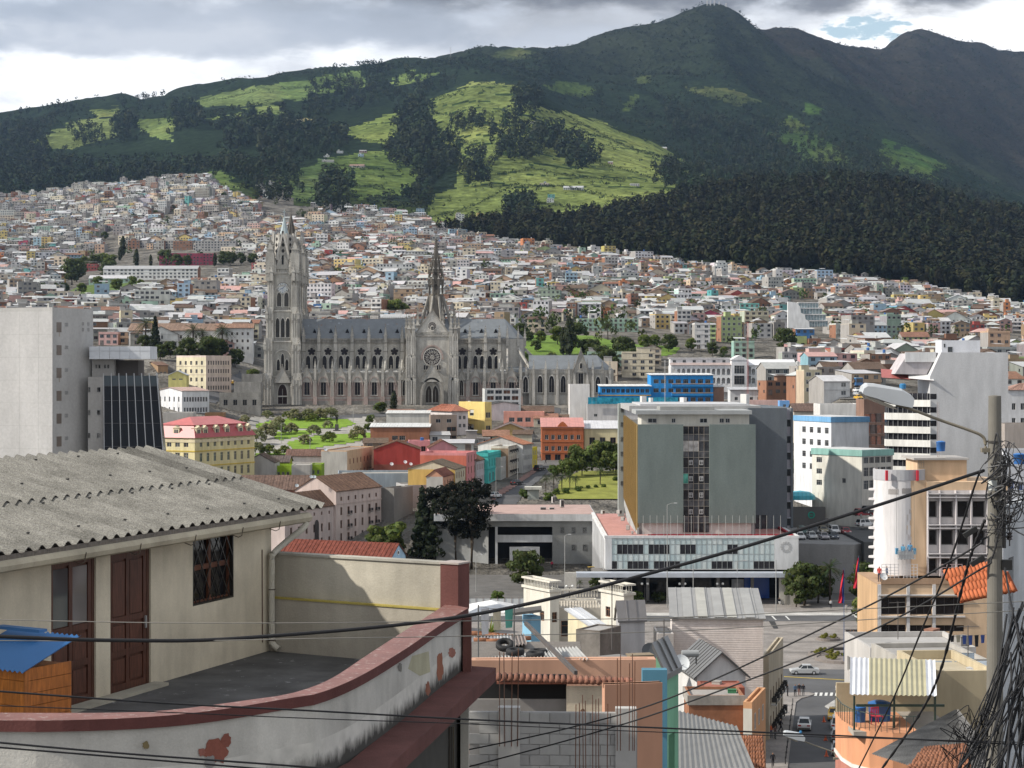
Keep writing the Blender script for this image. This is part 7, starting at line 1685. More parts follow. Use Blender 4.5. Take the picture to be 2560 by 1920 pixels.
def white_tower():
 d = 460; e = empty('white_tower',(XD(2325,d),d,ZD(1260,d)),0,'white office tower with dark ribbon windows and blank shade-grey flank behind the pole','building'); S_ = d/F
 def Z(py): return (1260-py)*S_
 ws = MB((.52,.52,.525),'concrete'); Lr = (2513-2325)*S_*1.04; Hh = Z(881)  # white flank coloured greyer than the front: its shade is painted in
 ws.extrude([(0,-4),(Lr,-4),(Lr,Hh),((2353-2325)*S_,Hh),(0,Z(937)-.4)],0,14,'y'); ws.build('flank',e)
 LB = 11.5; ux,uy = -.80,.60         # banded front goes back to the left
 for k in range(8):
  z0 = Z(1000+k*33.6+17); b = MB((.64,.63,.60),'paint'); b.extrude([(0.02,-.35),(ux*LB*.99-.2,uy*LB-.35),(ux*LB,uy*LB+2),(-.1,6)],z0,z0+17*S_,'z'); b.build('spandrel',e)
  g = MB((.02,.02,.024),'glass'); g.extrude([(.0,.25),(ux*LB*.97,uy*LB+.2),(ux*LB*.97,uy*LB+3),(-.1,6)],z0+17*S_,z0+33.6*S_,'z'); g.build('ribbon_window',e)
  for i in range(9): m = MB((.25,.25,.25),'metal'); f = (i+.5)/9; m.box(ux*LB*f-.05,ux*LB*f+.05,uy*LB*f-.0,uy*LB*f+.2,z0+17*S_,z0+33.6*S_); m.build('mullion',e)
  n = MB((.015,.015,.018),'glass'); n.box(.02,1.55,-.03,0,z0+17*S_+.2,z0+33.6*S_-.1); n.build('corner_window',e)
 pr = MB((.32,.10,.09),'metal'); pr.face([(ux*LB-1.2,uy*LB-.6,Z(944)),(.6,-.9,Z(952)),(.6,6,Z(930)),(ux*LB-.5,uy*LB+4,Z(922))]); pr.face([(ux*LB*.4-1,uy*LB*.4-.7,Z(946)),(.8,-1.0,Z(951.5)),(.8,5,Z(929)),(ux*LB*.4,uy*LB*.4+5,Z(923))],(.66,.66,.66)); pr.build('terrace_roof',e)
 up = MB((.58,.57,.56),'paint'); up.extrude([(-7.8,Z(935)),(-.2,Z(937)),(2.6,Hh),(-4.6,Hh-.2)],3,13,'y',(.44,.41,.42)); up.box(-5.4,2.0,2.6,3.0,Z(905),Hh+.1,(.66,.66,.66)); up.build('sloping_attic',e)
 pn = MB((.56,.57,.60),'concrete'); pn.box((2366-2325)*S_,(2463-2325)*S_,5,12,Hh-.5,Z(850)); pn.build('roof_house',e)
 put('window',win_mesh(1.2,1.3,'plain',(.2,.2,.2)),e,((2381-2325)*S_,4.96,Z(880))); put('window',win_mesh(.4,.9,'plain',(.2,.2,.2)),e,((2371-2325)*S_,4.96,Z(868)))
white_tower()
def peach_block():
 d = 206.0; S_ = d/F; e = empty('peach_block',(XD(2318,d),d,ZD(1600,d)),0,'peach apartment block with half-repainted round corner tower and white window grid','building')
 PE = (.58,.42,.28); WH = (.64,.62,.62)
 def X(px): return (px-2318)*S_
 def Z(py): return (1600-py)*S_
 c = MB(PE,'paint'); cx,cy,R = X(2262),3.0,2.75; zb,zt = Z(1440),Z(1202); N = 28
 for i in range(N):
  a0,a1 = math.pi*.55+i/N*math.pi*1.35,math.pi*.55+(i+1)/N*math.pi*1.35
  col = WH if a0 < math.pi*1.58 else PE
  c.face([(cx+R*math.cos(a0),cy+R*math.sin(a0),zb),(cx+R*math.cos(a1),cy+R*math.sin(a1),zb),(cx+R*math.cos(a1),cy+R*math.sin(a1),zt),(cx+R*math.cos(a0),cy+R*math.sin(a0),zt)],col)
 c.box(cx,X(2318),cy-R+.1,9,zb,zt); c.build('round_tower',e)
 rng = random.Random(3)
 for i in range(60):      # ragged patches of fresh primer and bare render
  a = math.pi*rng.uniform(1.52,1.74); z = rng.uniform(zb+1.5,zt-1.5); w = rng.uniform(.02,.09); hh = rng.uniform(.15,.8); col = WH if a < math.pi*1.68 or rng.random() < .3 else PE
  if a < math.pi*1.58: col = rng.choice((PE,(.5,.46,.44)))
  p = MB(col,'paint'); k = R+.012
  p.face([(cx+k*math.cos(a),cy+k*math.sin(a),z),(cx+k*math.cos(a+w),cy+k*math.sin(a+w),z-.05),(cx+k*math.cos(a+w),cy+k*math.sin(a+w),z+hh*.8),(cx+k*math.cos(a),cy+k*math.sin(a),z+hh)]); p.build('paint_patch',e)
 for a0,z in ((1.47,zt-1.4),(1.52,zt-1.45),(1.30,zt-1.5)):
  p = MB((.33,.31,.30),'concrete'); k = R+.014; a = math.pi*a0
  for j in range(4): b0,b1 = a+j*.10,a+(j+1)*.10; p.face([(cx+k*math.cos(b0),cy+k*math.sin(b0),z),(cx+k*math.cos(b1),cy+k*math.sin(b1),z),(cx+k*math.cos(b1),cy+k*math.sin(b1),z+.62),(cx+k*math.cos(b0),cy+k*math.sin(b0),z+.55)])
  p.build('render_patch',e)
 for i in range(9): s_ = MB((.6,.58,.58),'paint'); s_.extrude([(cx-R-.55,cy+.2),(cx-R+.3,cy-.6),(cx-R+.3,cy+1.4),(cx-R-.4,cy+.8)],zb+.6+i*1.05,zb+.8+i*1.05,'z'); s_.build('sun_shelf',e)
 pr = MB((.42,.42,.44),'paint'); pr.lathe([(R+.05,zt),(R+.05,zt+1.15),(R-.1,zt+1.15)],24,(cx,cy,0),arc=math.pi*1.2,a0=math.pi*.75); pr.box(X(2215),X(2221),cy-R-.12,cy-R+.2,zt,zt+1.1,(.5,.04,.06)); pr.box(X(2292),X(2298),cy-R-.1,cy-R+.2,zt,zt+1.1,(.5,.04,.06)); pr.build('roof_screen',e)
 b = MB(PE,'paint'); ops = []; xs = [(2322,2343),(2354,2384),(2395,2422),(2433,2464),(2474,2500)]
 for r_,(t,bt) in enumerate(((1253,1294),(1325,1363),(1397,1433))):
  for x0,x1 in xs: ops.append((X(x0),X(x1),Z(bt),Z(t)))
 facade(b,X(2520),Z(1226),ops,(0,.2,0),(1,0,0),(0,-1,0),.5,(.50,.47,.46),'paint',zb); b.box(0,X(2520),.2,10,Z(1226),Z(1205),PE); b.box(0,X(2520),.8,10,zb,Z(1226),(.02,.02,.02)); b.box(X(2303),X(2428),2.0,8,Z(1206),Z(1152),PE); b.build('wall',e)
 for o in ops: put('window',win_mesh(o[1]-o[0],o[3]-o[2],'plain',(.2,.19,.18),(.016,.014,.015)),e,(o[0],.6,o[2]))
 for x in (2319,2349,2389,2427,2468): m = MB((.60,.56,.56),'paint'); m.box(X(x)-.06,X(x)+.08,-.25,.2,zb,Z(1226)); m.build('mullion',e)
 for t in (1234,1243,1312,1320,1384,1393): m = MB((.56,.53,.53),'paint'); m.box(0,X(2520),-.35,.15,Z(t)-.05,Z(t)+.05); m.build('louvre',e)
 sl = MB((.36,.34,.32),'concrete'); sl.box(X(2293),X(2432),1.6,8.4,Z(1152),Z(1147)); sl.build('penthouse_slab',e)
 put('window',win_mesh(.6,.85,'cross',(.3,.25,.2),(.3,.27,.22)),e,(X(2306),1.98,Z(1172)))
 # terrace and lower storeys
 t = MB(PE,'paint'); ops = [(X(2192)-X(2185),X(2254)-X(2185),Z(1530),Z(1487)),(X(2264)-X(2185),X(2318)-X(2185),Z(1530),Z(1487)),(X(2327)-X(2185),X(2398)-X(2185),Z(1530),Z(1487)),(X(2192)-X(2185),X(2254)-X(2185),Z(1592),Z(1555)),(X(2264)-X(2185),X(2318)-X(2185),Z(1572),Z(1556)),(X(2327)-X(2185),X(2398)-X(2185),Z(1572),Z(1556))]
 facade(t,X(2520)-X(2185),Z(1455),ops,(X(2185),-2.2,0),(1,0,0),(0,-1,0),.4,PE,'paint',-14); t.box(X(2185),X(2520),-2.2,10,Z(1456),Z(1455),(.40,.27,.18)); t.box(X(2185)+.02,X(2520),-1.7,10,-14,Z(1457),(.50,.33,.19)); t.build('lower_wall',e)
 for o in ops: put('window',win_mesh(o[1]-o[0],o[3]-o[2],'strip3',(.06,.05,.05),(.018,.014,.014)),e,(X(2185)+o[0],-1.9,o[2]))
 for px in (2185,2256,2320): p = MB((.60,.58,.57),'paint'); p.box(X(px)-.02,X(px)+.32,-2.35,-2.2,-14,Z(1455)); p.build('pilaster',e)
 for py in (1482,1535): p = MB((.56,.53,.51),'paint'); p.box(X(2185),X(2400),-2.5,-2.2,Z(py)-.05,Z(py)+.1); p.build('string_course',e)
 p = MB((.36,.24,.16),'paint'); p.box(X(2192),X(2470),-2.3,-2.15,Z(1455),Z(1440)); p.build('parapet',e)
 # rails on the terrace
 for k,(a,bq) in enumerate(((2196,2238),(2250,2284),(2345,2395))):
  m = MB((.62,.60,.60) if k < 2 else (.58,.42,.42),'metal')
  for i in range(5): x = X(a+(bq-a)*i/4); m.box(x-.03,x+.03,-1.9,-1.84,Z(1450),Z(1450)+1.9)
  for j in range(6): m.box(X(a),X(bq),-1.9,-1.84,Z(1450)+.2+j*.33,Z(1450)+.24+j*.33)
  tag(m.build('rail_frame',None,e.location),('white steel rail frame on the peach terrace by the round tower','white louvred steel frame at the middle of the peach terrace','pinkish steel rack against the peach terrace windows')[k],'rail')
 # suspended platform
 q = empty('work_platform',(e.location.x+X(2262),d-.35,ZD(1396,d)),0,'suspended painters platform hanging on the round peach tower','platform')
 m = MB((.45,.47,.48),'metal'); m.box(-.95,.95,-.55,.25,0,.06);
 for z in (.45,.85): m.box(-.95,.95,-.57,-.53,z,z+.05); m.box(-.95,.95,.2,.25,z,z+.05)
 for x in np.linspace(-.93,.93,7): m.box(x-.02,x+.02,-.57,-.53,0,.9)
 m.box(-.8,.8,-.52,-.50,.08,.8,(.5,.5,.5)); m.build('basket',q)
 for x in (-.95,.95): m = MB((.08,.25,.40),'plastic'); m.box(-.14,.14,-.3,.1,.5,1.15); m.build('hoist',q,(x,0,0)); m = MB((.1,.1,.1),'metal'); m.tube([(0,0,1.1),(0,.2,8.6)],.015,4); m.build('rope',q,(x,0,0))
 person('stand',Vector(q.location)+Vector((.45,-.15,.06)),3.0,(.12,.28,.45),(.10,.2,.35),'painter in blue overalls standing on the suspended platform',hair=(.08,.25,.45))
 person('walk',Vector(q.location)+Vector((-.3,-.15,-.12)),2.6,(.10,.25,.38),(.10,.2,.35),'painter in blue overalls bending at the left of the suspended platform',hair=(.08,.25,.45))
 person('stand',Vector((e.location.x+X(2212),d-1.0,ZD(1452,d))),1.0,(.12,.2,.35),(.05,.05,.08),'worker in blue cap on the terrace below the round tower',hair=(.06,.15,.4))
 person('stand',Vector((e.location.x+X(2193),d-1.2,ZD(1452,d))),-.6,(.5,.06,.05),(.05,.05,.08),'worker in red shirt at the terrace corner of the peach block')
peach_block()
# ---------------- foreground house and terrace ----------------
TH = math.atan2(6.0,2.26); HO = Vector((-6.88,29.0,-5.22)); LN = 6.4115
def ws(px): t = (px-CX)/F; return (29*t+6.88)/(2.26-6*t)
def wx(px): return ws(px)*LN
def wz(px,py): return ZD(py,29+6*ws(px))-HO.z
def smooth_path(pts,n=8):
 out = []; P_ = [Vector(p) for p in pts]
 for i in range(len(P_)-1):
  a,b,c,d = P_[max(0,i-1)],P_[i],P_[i+1],P_[min(len(P_)-1,i+2)]
  for k in range(n): t = k/n; out.append(.5*((2*b)+(c-a)*t+(2*a-5*b+4*c-d)*t*t+(3*b-a-3*c+d)*t**3))
 return out+[P_[-1]]
WALL = (.66,.59,.46)
def fore_house():
 e = empty('terrace_house',HO,TH,'cream rooftop house with grey corrugated roof and two brown doors','house')
 x0,x1,zt = -4.2,wx(678),2.34; w = MB(WALL,'plaster')
 D1 = (wx(128),wx(240),0.02,wz(128,1405)); D2 = (wx(276),wx(377),.02,wz(276,1388)); WN = (wx(482),wx(584),wz(482,1516),wz(482,1345))
 facade(w,x1-x0,zt,[(D1[0]-x0,D1[1]-x0,D1[2],D1[3]),(D2[0]-x0,D2[1]-x0,D2[2],D2[3]),(WN[0]-x0,WN[1]-x0,WN[2],WN[3])],(x0,0,0),(1,0,0),(0,-1,0),.16,WALL,'plaster',-.2)
 w.face([(x1,0,-4),(x1,3.6,-4),(x1,3.6,3.4),(x1,0,2.4)]); w.box(x0,x1,.17,.22,-.2,zt,(.05,.045,.04)); w.build('wall',e)
 b = MB((.50,.45,.35),'plaster'); b.box(x0,x1+.35,-.10,.06,2.34,2.50); b.box(x0,x1+.3,-.30,-.10,2.42,2.50,(.42,.37,.28)); b.build('eave_beam',e)
 b = MB((.13,.11,.09),'wood'); b.box(x0,x1+.35,-.42,-.3,2.46,2.58); b.build('fascia',e)
 # roof of separate corrugated sheets in two lapped rows
 ex0,ex1 = -4.3,wx(678)+.72; y0,y1,z0,z1 = -.42,3.5,2.60,3.62; nw = 36; amp = .047; wl = (ex1-ex0)/nw; me = {}
 def sheet(ya,yb,lift):
  k = (ya,yb)
  if k not in me:
   m = MB((.245,.235,.21),'fibro'); sl = (z1-z0)/(y1-y0); N = 4*10; V = []
   for i in range(N+1):
    u = i/N*4*wl; zz = amp*math.cos(2*math.pi*i/10)
    V.append((u,zz))
   for (a,za),(c,zc) in zip(V,V[1:]):
    A,B = z0+sl*(ya-y0)+lift,z0+sl*(yb-y0)+lift
    m.face([(a,ya,A+za),(c,ya,A+zc),(c,yb,B+zc),(a,yb,B+za)]); m.face([(a,ya,A+za-.012),(a,yb,B+za-.012),(c,yb,B+zc-.012),(c,ya,A+zc-.012)],(.10,.09,.08)); m.face([(a,ya,A+za-.012),(c,ya,A+zc-.012),(c,ya,A+zc),(a,ya,A+za)],(.12,.11,.10))
   me[k] = m.mesh('roof_sheet',True)
  return me[k]
 for i in range(nw//4+1):
  put('roof_sheet',sheet(-.42,1.45,0),e,(ex0+i*4*wl-(2*wl if i == nw//4 else 0),0,0)); put('roof_sheet',sheet(1.36,3.5,.03),e,(ex0+i*4*wl-(2*wl if i == nw//4 else 0),0,0))
 sc_ = MB((.03,.03,.03),'rubber')
 for i in range(0,nw,4):
  for f in (.12,.40,.62,.9): x = ex0+(i+(1 if f in (.4,.9) else 3))*wl; y = y0+(y1-y0)*f; z = z0+(z1-z0)*f+amp+.03*(f > .5); sc_.box(x-.018,x+.018,y-.018,y+.018,z,z+.025)
 tag(sc_.build('roof_screw',e),kind='stuff')
 g = MB((.46,.41,.31),'plaster'); pr = [(-.02,.14),(-.09,.12),(-.13,.05),(-.11,-.02),(-.05,-.05),(-.01,-.04)]
 g.extrude([(-.36+a,2.38+b_) for a,b_ in pr]+[(-.36+.0,2.36)],ex0,ex1,'x'); g.build('gutter',e)
 for px in (145,285,425,545,640): k = MB((.10,.08,.06),'metal'); x = wx(px); k.tube([(x,-.5,2.45),(x,-.47,2.30),(x,-.40,2.27),(x,-.2,2.33)],.008,5); k.build('gutter_hook',e)
 pp = MB((.55,.52,.44),'plaster'); xe = x1-.2; pp.tube(smooth_path([(ex1-.18,-.45,2.34),(ex1-.25,-.42,2.24),(xe+.35,-.2,1.98),(xe+.04,-.12,1.80),(xe,-.12,1.66),(xe,-.12,.3),(xe,-.14,.16),(xe,-.26,.07)],5),.058,10); pp.build('downpipe',e)
 for z in (1.15,.55,.22): k = MB((.07,.05,.04),'metal'); k.lathe([(.06,0),(.066,0),(.066,.02),(.06,.02)],10,(xe,-.12,z)); k.build('pipe_clip',e)
 wire = MB((.10,.06,.04),'metal'); wire.tube([(xe-.17,-.01,1.9),(xe-.16,-.012,.2)],.012,5); wire.build('conduit',e)
 BRN = (.085,.032,.02)
 def door(o,glazed,nm):
  d = MB(BRN,'wood'); W_,H_ = o[1]-o[0]-.07,o[3]-o[2]; f = .10
  d.box(0,W_,.02,.07,0,H_);
  for a,b_ in ((0,f),(W_-f,W_),(W_/2-.05,W_/2+.05)): d.box(a,b_,-.012,.02,0,H_)
  for a,b_ in ((0,.14),(H_*.26,H_*.26+.1),(H_*.50,H_*.50+.1),(H_-.1,H_)): d.box(f,W_-f,-.010,.019,a,b_)
  q = d.build('door',e,(o[0],.05,o[2]))
  for i in range(2):
   for z_,z2 in ((.18,H_*.24),(H_*.29,H_*.48),(H_*.55,H_-.14)):
    xa,xb = (f+.03,W_/2-.08) if i == 0 else (W_/2+.08,W_-f-.03)
    if glazed and z2 > H_*.8: p = MB((.05,.06,.065) if i == 0 else (.16,.15,.16),'glass'); p.box(xa-.02,xb+.02,0,.019,z_,z2); p.build('pane',q)
    else: p = MB(tuple(c*1.15 for c in BRN),'wood'); p.box(xa,xb,-.004,.019,z_,z2); p.build('door_panel',q)
  fr = MB((.075,.03,.018),'wood'); fr.box(o[1]-.07,o[1]-.005,.03,.15,o[2],o[3]); fr.build('door_frame',e)
  if not glazed: h = MB((.3,.3,.3),'metal'); h.box(W_-.06,W_-.03,-.04,-.012,.95,1.15); h.build('handle',q)
 door(D1,True,'door'); door(D2,False,'door')
 th = MB((.42,.39,.32),'plaster'); th.box(D1[0]-.1,D2[1]+.1,-.28,-.0,-.1,.06); th.build('door_step',e)
 wd,wh = WN[1]-WN[0],WN[3]-WN[2]; wn = MB((.012,.012,.014),'glass'); wn.face([(0,.13,0),(wd,.13,0),(wd,.13,wh),(0,.13,wh)]); fr = (.13,.05,.028)
 for q in ((0,.05,0,wh),(wd-.05,wd,0,wh),(.05,wd-.05,0,.06),(.05,wd-.05,wh-.05,wh),(wd/2-.04,wd/2+.04,.06,wh-.05),(.05,wd/2-.04,wh*.5,wh*.5+.09),(wd/2+.04,wd-.05,wh*.5,wh*.5+.09)): wn.box(q[0],q[1],.08,.125,q[2],q[3],fr,'wood')
 wo = wn.build('window',e,(WN[0],0,WN[2]))
 gr = MB((.02,.018,.016),'metal'); n = 5; cell = wd/n
 for s_ in (1,-1):
  for i in range(-9,10):
   pts = []
   for k in range(41):
    x = wd*k/40; z = (x-i*cell)*1.6*s_+(0 if s_ > 0 else wh)
    if 0 <= z <= wh: pts.append((x,z))
   if len(pts) > 1: gr.obox((pts[0][0],.02*s_+.03,pts[0][1]),(pts[-1][0],.02*s_+.03,pts[-1][1]),.012,.018)
 for q in ((0,.03,0,wh),(wd-.03,wd,0,wh),(.03,wd-.03,0,.03),(.03,wd-.03,wh-.03,wh)): gr.box(q[0],q[1],.0,.06,q[2],q[3])
 gr.build('window_grille',wo)
 # --- terrace ---
 t = empty('roof_terrace',(0,0,0),0,'roof terrace with dark floor and curved cream parapet capped in worn red paint','terrace')
 inn = [(1117,33.5),(928,27.75),(827,25.4),(733,24.3),(640,23.85),(434,23.1),(289,22.9),(0,22.9),(-160,23.0)]; outr = [(1171,32.9),(1107,30.9),(1014,28.1),(902,25.65),(800,24.3),(723,23.9),(542,23.07),(362,22.6),(145,22.4),(0,22.4),(-170,22.45)]
 zc = -4.11; I = smooth_path([(XD(p,d),d,0) for p,d in inn],6); O = smooth_path([(XD(p,d),d,0) for p,d in outr],6)
 def resample(L,n):
  s = [0]
  for a,b in zip(L,L[1:]): s.append(s[-1]+(b-a).length)
  tt = np.linspace(0,s[-1],n); return [Vector((np.interp(q,s,[v.x for v in L]),np.interp(q,s,[v.y for v in L]),0)) for q in tt]
 n = 46; I = resample(I,n); O = resample(O,n); capm = MB((.19,.088,.075),'capping'); body = MB((.57,.55,.505),'plaster'); mo = MB((.57,.55,.505),'mould')
 V = lambda p,z: (p.x,p.y,z)
 for k in range(n-1):
  a,b,c,d = O[k],O[k+1],I[k+1],I[k]; ti = .12
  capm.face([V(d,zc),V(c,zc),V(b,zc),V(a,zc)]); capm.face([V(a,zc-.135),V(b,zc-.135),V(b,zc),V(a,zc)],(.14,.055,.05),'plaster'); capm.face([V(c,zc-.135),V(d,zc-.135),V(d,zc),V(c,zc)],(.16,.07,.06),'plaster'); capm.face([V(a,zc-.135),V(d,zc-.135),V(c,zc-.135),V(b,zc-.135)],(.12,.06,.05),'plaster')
  A,B,C,D = a.lerp(d,ti),b.lerp(c,ti),c.lerp(b,ti),d.lerp(a,ti)
  body.face([V(A,-4.72),V(B,-4.72),V(B,zc-.13),V(A,zc-.13)]); body.face([V(C,-5.3),V(D,-5.3),V(D,zc-.13),V(C,zc-.13)])
  mo.face([V(A,-9.0),V(B,-9.0),V(B,-4.72),V(A,-4.72)])
 cm = capm.build('parapet_cap',t); body.build('parapet',t); mo.build('parapet_foot',t)
 fl = MB((.085,.083,.082),'floor'); A = HO+Vector((math.cos(TH),math.sin(TH),0))*(-4.2); fl.face([(A.x,A.y,-5.21),V(I[-1],-5.21)]+[V(q,-5.21) for q in reversed(I[:-1])]+[(-1.0,33.75,-5.21),(-4.4,35.6,-5.21)]); fl.build('floor',t)
 # patches of peeled paint on the outside of the parapet
 WL = [O[k].lerp(I[k],.12) for k in range(n)]; PXS = [-(CX+F*v.x/v.y) for v in WL]; PDS = [v.y for v in WL]
 def onw(px,py):
  return P(px,py,np.interp(-px,PXS,PDS)-.012)
 rg = random.Random(9)
 for k,(cx,cy,rx,ry,col) in enumerate(((540,1878,36,34,(.30,.11,.08)),(565,1850,13,20,(.27,.10,.075)),(505,1880,10,12,(.34,.14,.11)),(525,1905,14,18,(.33,.32,.31)),(1100,1668,9,40,(.32,.13,.08)),(1130,1632,10,14,(.36,.16,.12)),(1070,1722,7,18,(.28,.12,.08)),(1000,1668,6,12,(.22,.21,.19)),(365,1862,9,12,(.24,.19,.10)))):
  m = MB(col,'plaster'); pts = []
  for j in range(18): a = j*math.pi/9; r_ = rg.uniform(.72,1.1); pts.append(onw(cx+rx*r_*math.cos(a),cy+ry*r_*math.sin(a))+Vector((0,-.002*k,0)))
  c = sum(pts,Vector())/18
  for j in range(18): m.face([c,pts[j],pts[(j+1) % 18]])
  m.build('peeled_paint',t)
 st = MB((.45,.425,.30),'plaster'); q = [onw(*p) for p in ((1030,1640),(1072,1628),(1076,1680),(1050,1690),(1020,1672))]; st.face(q); st.build('yellow_stain',t)
 # back wall with a weathered ledge
 Lb = Vector((-4.42,35.45,0)); Rb = Vector((-1.10,33.58,0)); dv = (Rb-Lb).normalized(); nv = Vector((dv.y,-dv.x,0)); bw = MB((.47,.435,.36),'plaster')
 def slab_(a,b,t0,t1,z0_,z1_,mb,col=None):
  p = [a+nv*t1,b+nv*t1,b-nv*t0,a-nv*t0]; mb.extrude([(v.x,v.y) for v in p],z0_,z1_,'z',col)
 slab_(Lb,Rb,.18,0,-9,-3.44,bw); slab_(Lb,Rb,0,.10,-5.3,-4.24,bw,(.45,.41,.34)); bw.build('back_wall',t)
 y_ = MB((.44,.36,.10),'plaster'); slab_(Lb,Rb,-.002,.12,-4.24,-4.21,y_); y_.build('ledge',t); cp = MB((.40,.38,.33),'plaster'); slab_(Lb,Rb,.22,.03,-3.44,-3.40,cp); cp.build('wall_cap',t)
 pl = MB((.155,.065,.058),'plaster'); p0 = P(1117,1500,33.3); slab_(Rb-dv*.02,Rb+dv*.34,.12,.26,-4.2,-3.40,pl); pl.build('pillar',t)
 wp = MB((.17,.075,.065),'capping'); slab_(Rb-dv*.04,Rb+dv*.36,.14,.28,-3.40,-3.37,wp,(.36,.31,.28)); wp.build('pillar_cap',t)
 pr_ = MB((.16,.07,.06),'plaster'); q0 = P(1160,1600,32.6); pr_.box(q0.x-.02,q0.x+.12,32.55,33.1,-5.2,zc-.13); pr_.build('pilaster',t)
 lg = MB((.135,.062,.055),'mould'); T0 = [(XD(1140,33.3),33.3),(XD(1240,33.0),33.0),(XD(984,25.1),25.1),(XD(958,24.2),24.2),(XD(820,24.4),24.4),(XD(872,25.1),25.1),(XD(1032,28.96),28.96)]
 lg.extrude(T0,-5.38,-5.15,'z',(.14,.06,.053),'plaster'); lg.build('cornice_slab',t)
 lw = MB((.47,.45,.40),'plaster'); lw.box(XD(1152,32.4),XD(1172,32.4),32.2,32.6,-9,-5.38); lw.box(XD(1010,31),XD(1030,31),30.8,31.2,-9,-5.38); lw.box(XD(1030,31.4),XD(1172,32.6),32.7,32.8,-9,-5.38,(.06,.055,.05)); lw.build('lower_post',t)
 gt = empty('bamboo_gate',P(1060,1900,31.6),0,'dark bamboo gate under the red cornice slab','gate')
 for i in range(16): m = MB((.05,.042,.032) if i % 3 else (.09,.075,.05),'wood'); m.tube([(i*.032,0,-1.2),(i*.032+.005,0,.55)],.014,6); m.build('cane',gt)
 # kennel
 k = empty('kennel',P(70,1880,26.2)-Vector((0,0,.02)),-.55,'small orange plank hut with blue corrugated lid on the terrace','hut'); k.location.z = -5.2
 for j in range(7): m = MB((.50,.17,.03),'wood'); m.box(-.75,.40,-.45,-.42,j*.17,j*.17+.163); m.build('plank',k); m = MB((.40,.13,.025),'wood'); m.box(.385,.415,-.42,.4,j*.17,j*.17+.163); m.build('plank',k)
 m = MB((.36,.12,.025),'wood'); m.box(-.74,.38,-.41,.4,.02,1.15); m.box(.40,.43,-.47,-.41,0,1.18); m.build('frame',k)
 m = MB((.035,.15,.36),'metal'); N = 15
 for i in range(N*4): a,b = i/(N*4),(i+1)/(N*4); za,zb = .018*math.cos(2*math.pi*i/4),.018*math.cos(2*math.pi*(i+1)/4); X_ = lambda f: -.85+1.36*f; m.face([(X_(a),-.56,1.16+za),(X_(b),-.56,1.16+zb),(X_(b),.5,1.52+zb),(X_(a),.5,1.52+za)])
 m.build('lid',k); m = MB((.035,.15,.36),'metal'); m.box(-.85,.0,.2,.36,1.56,1.6); m.build('ridge_strip',k)
fore_house()
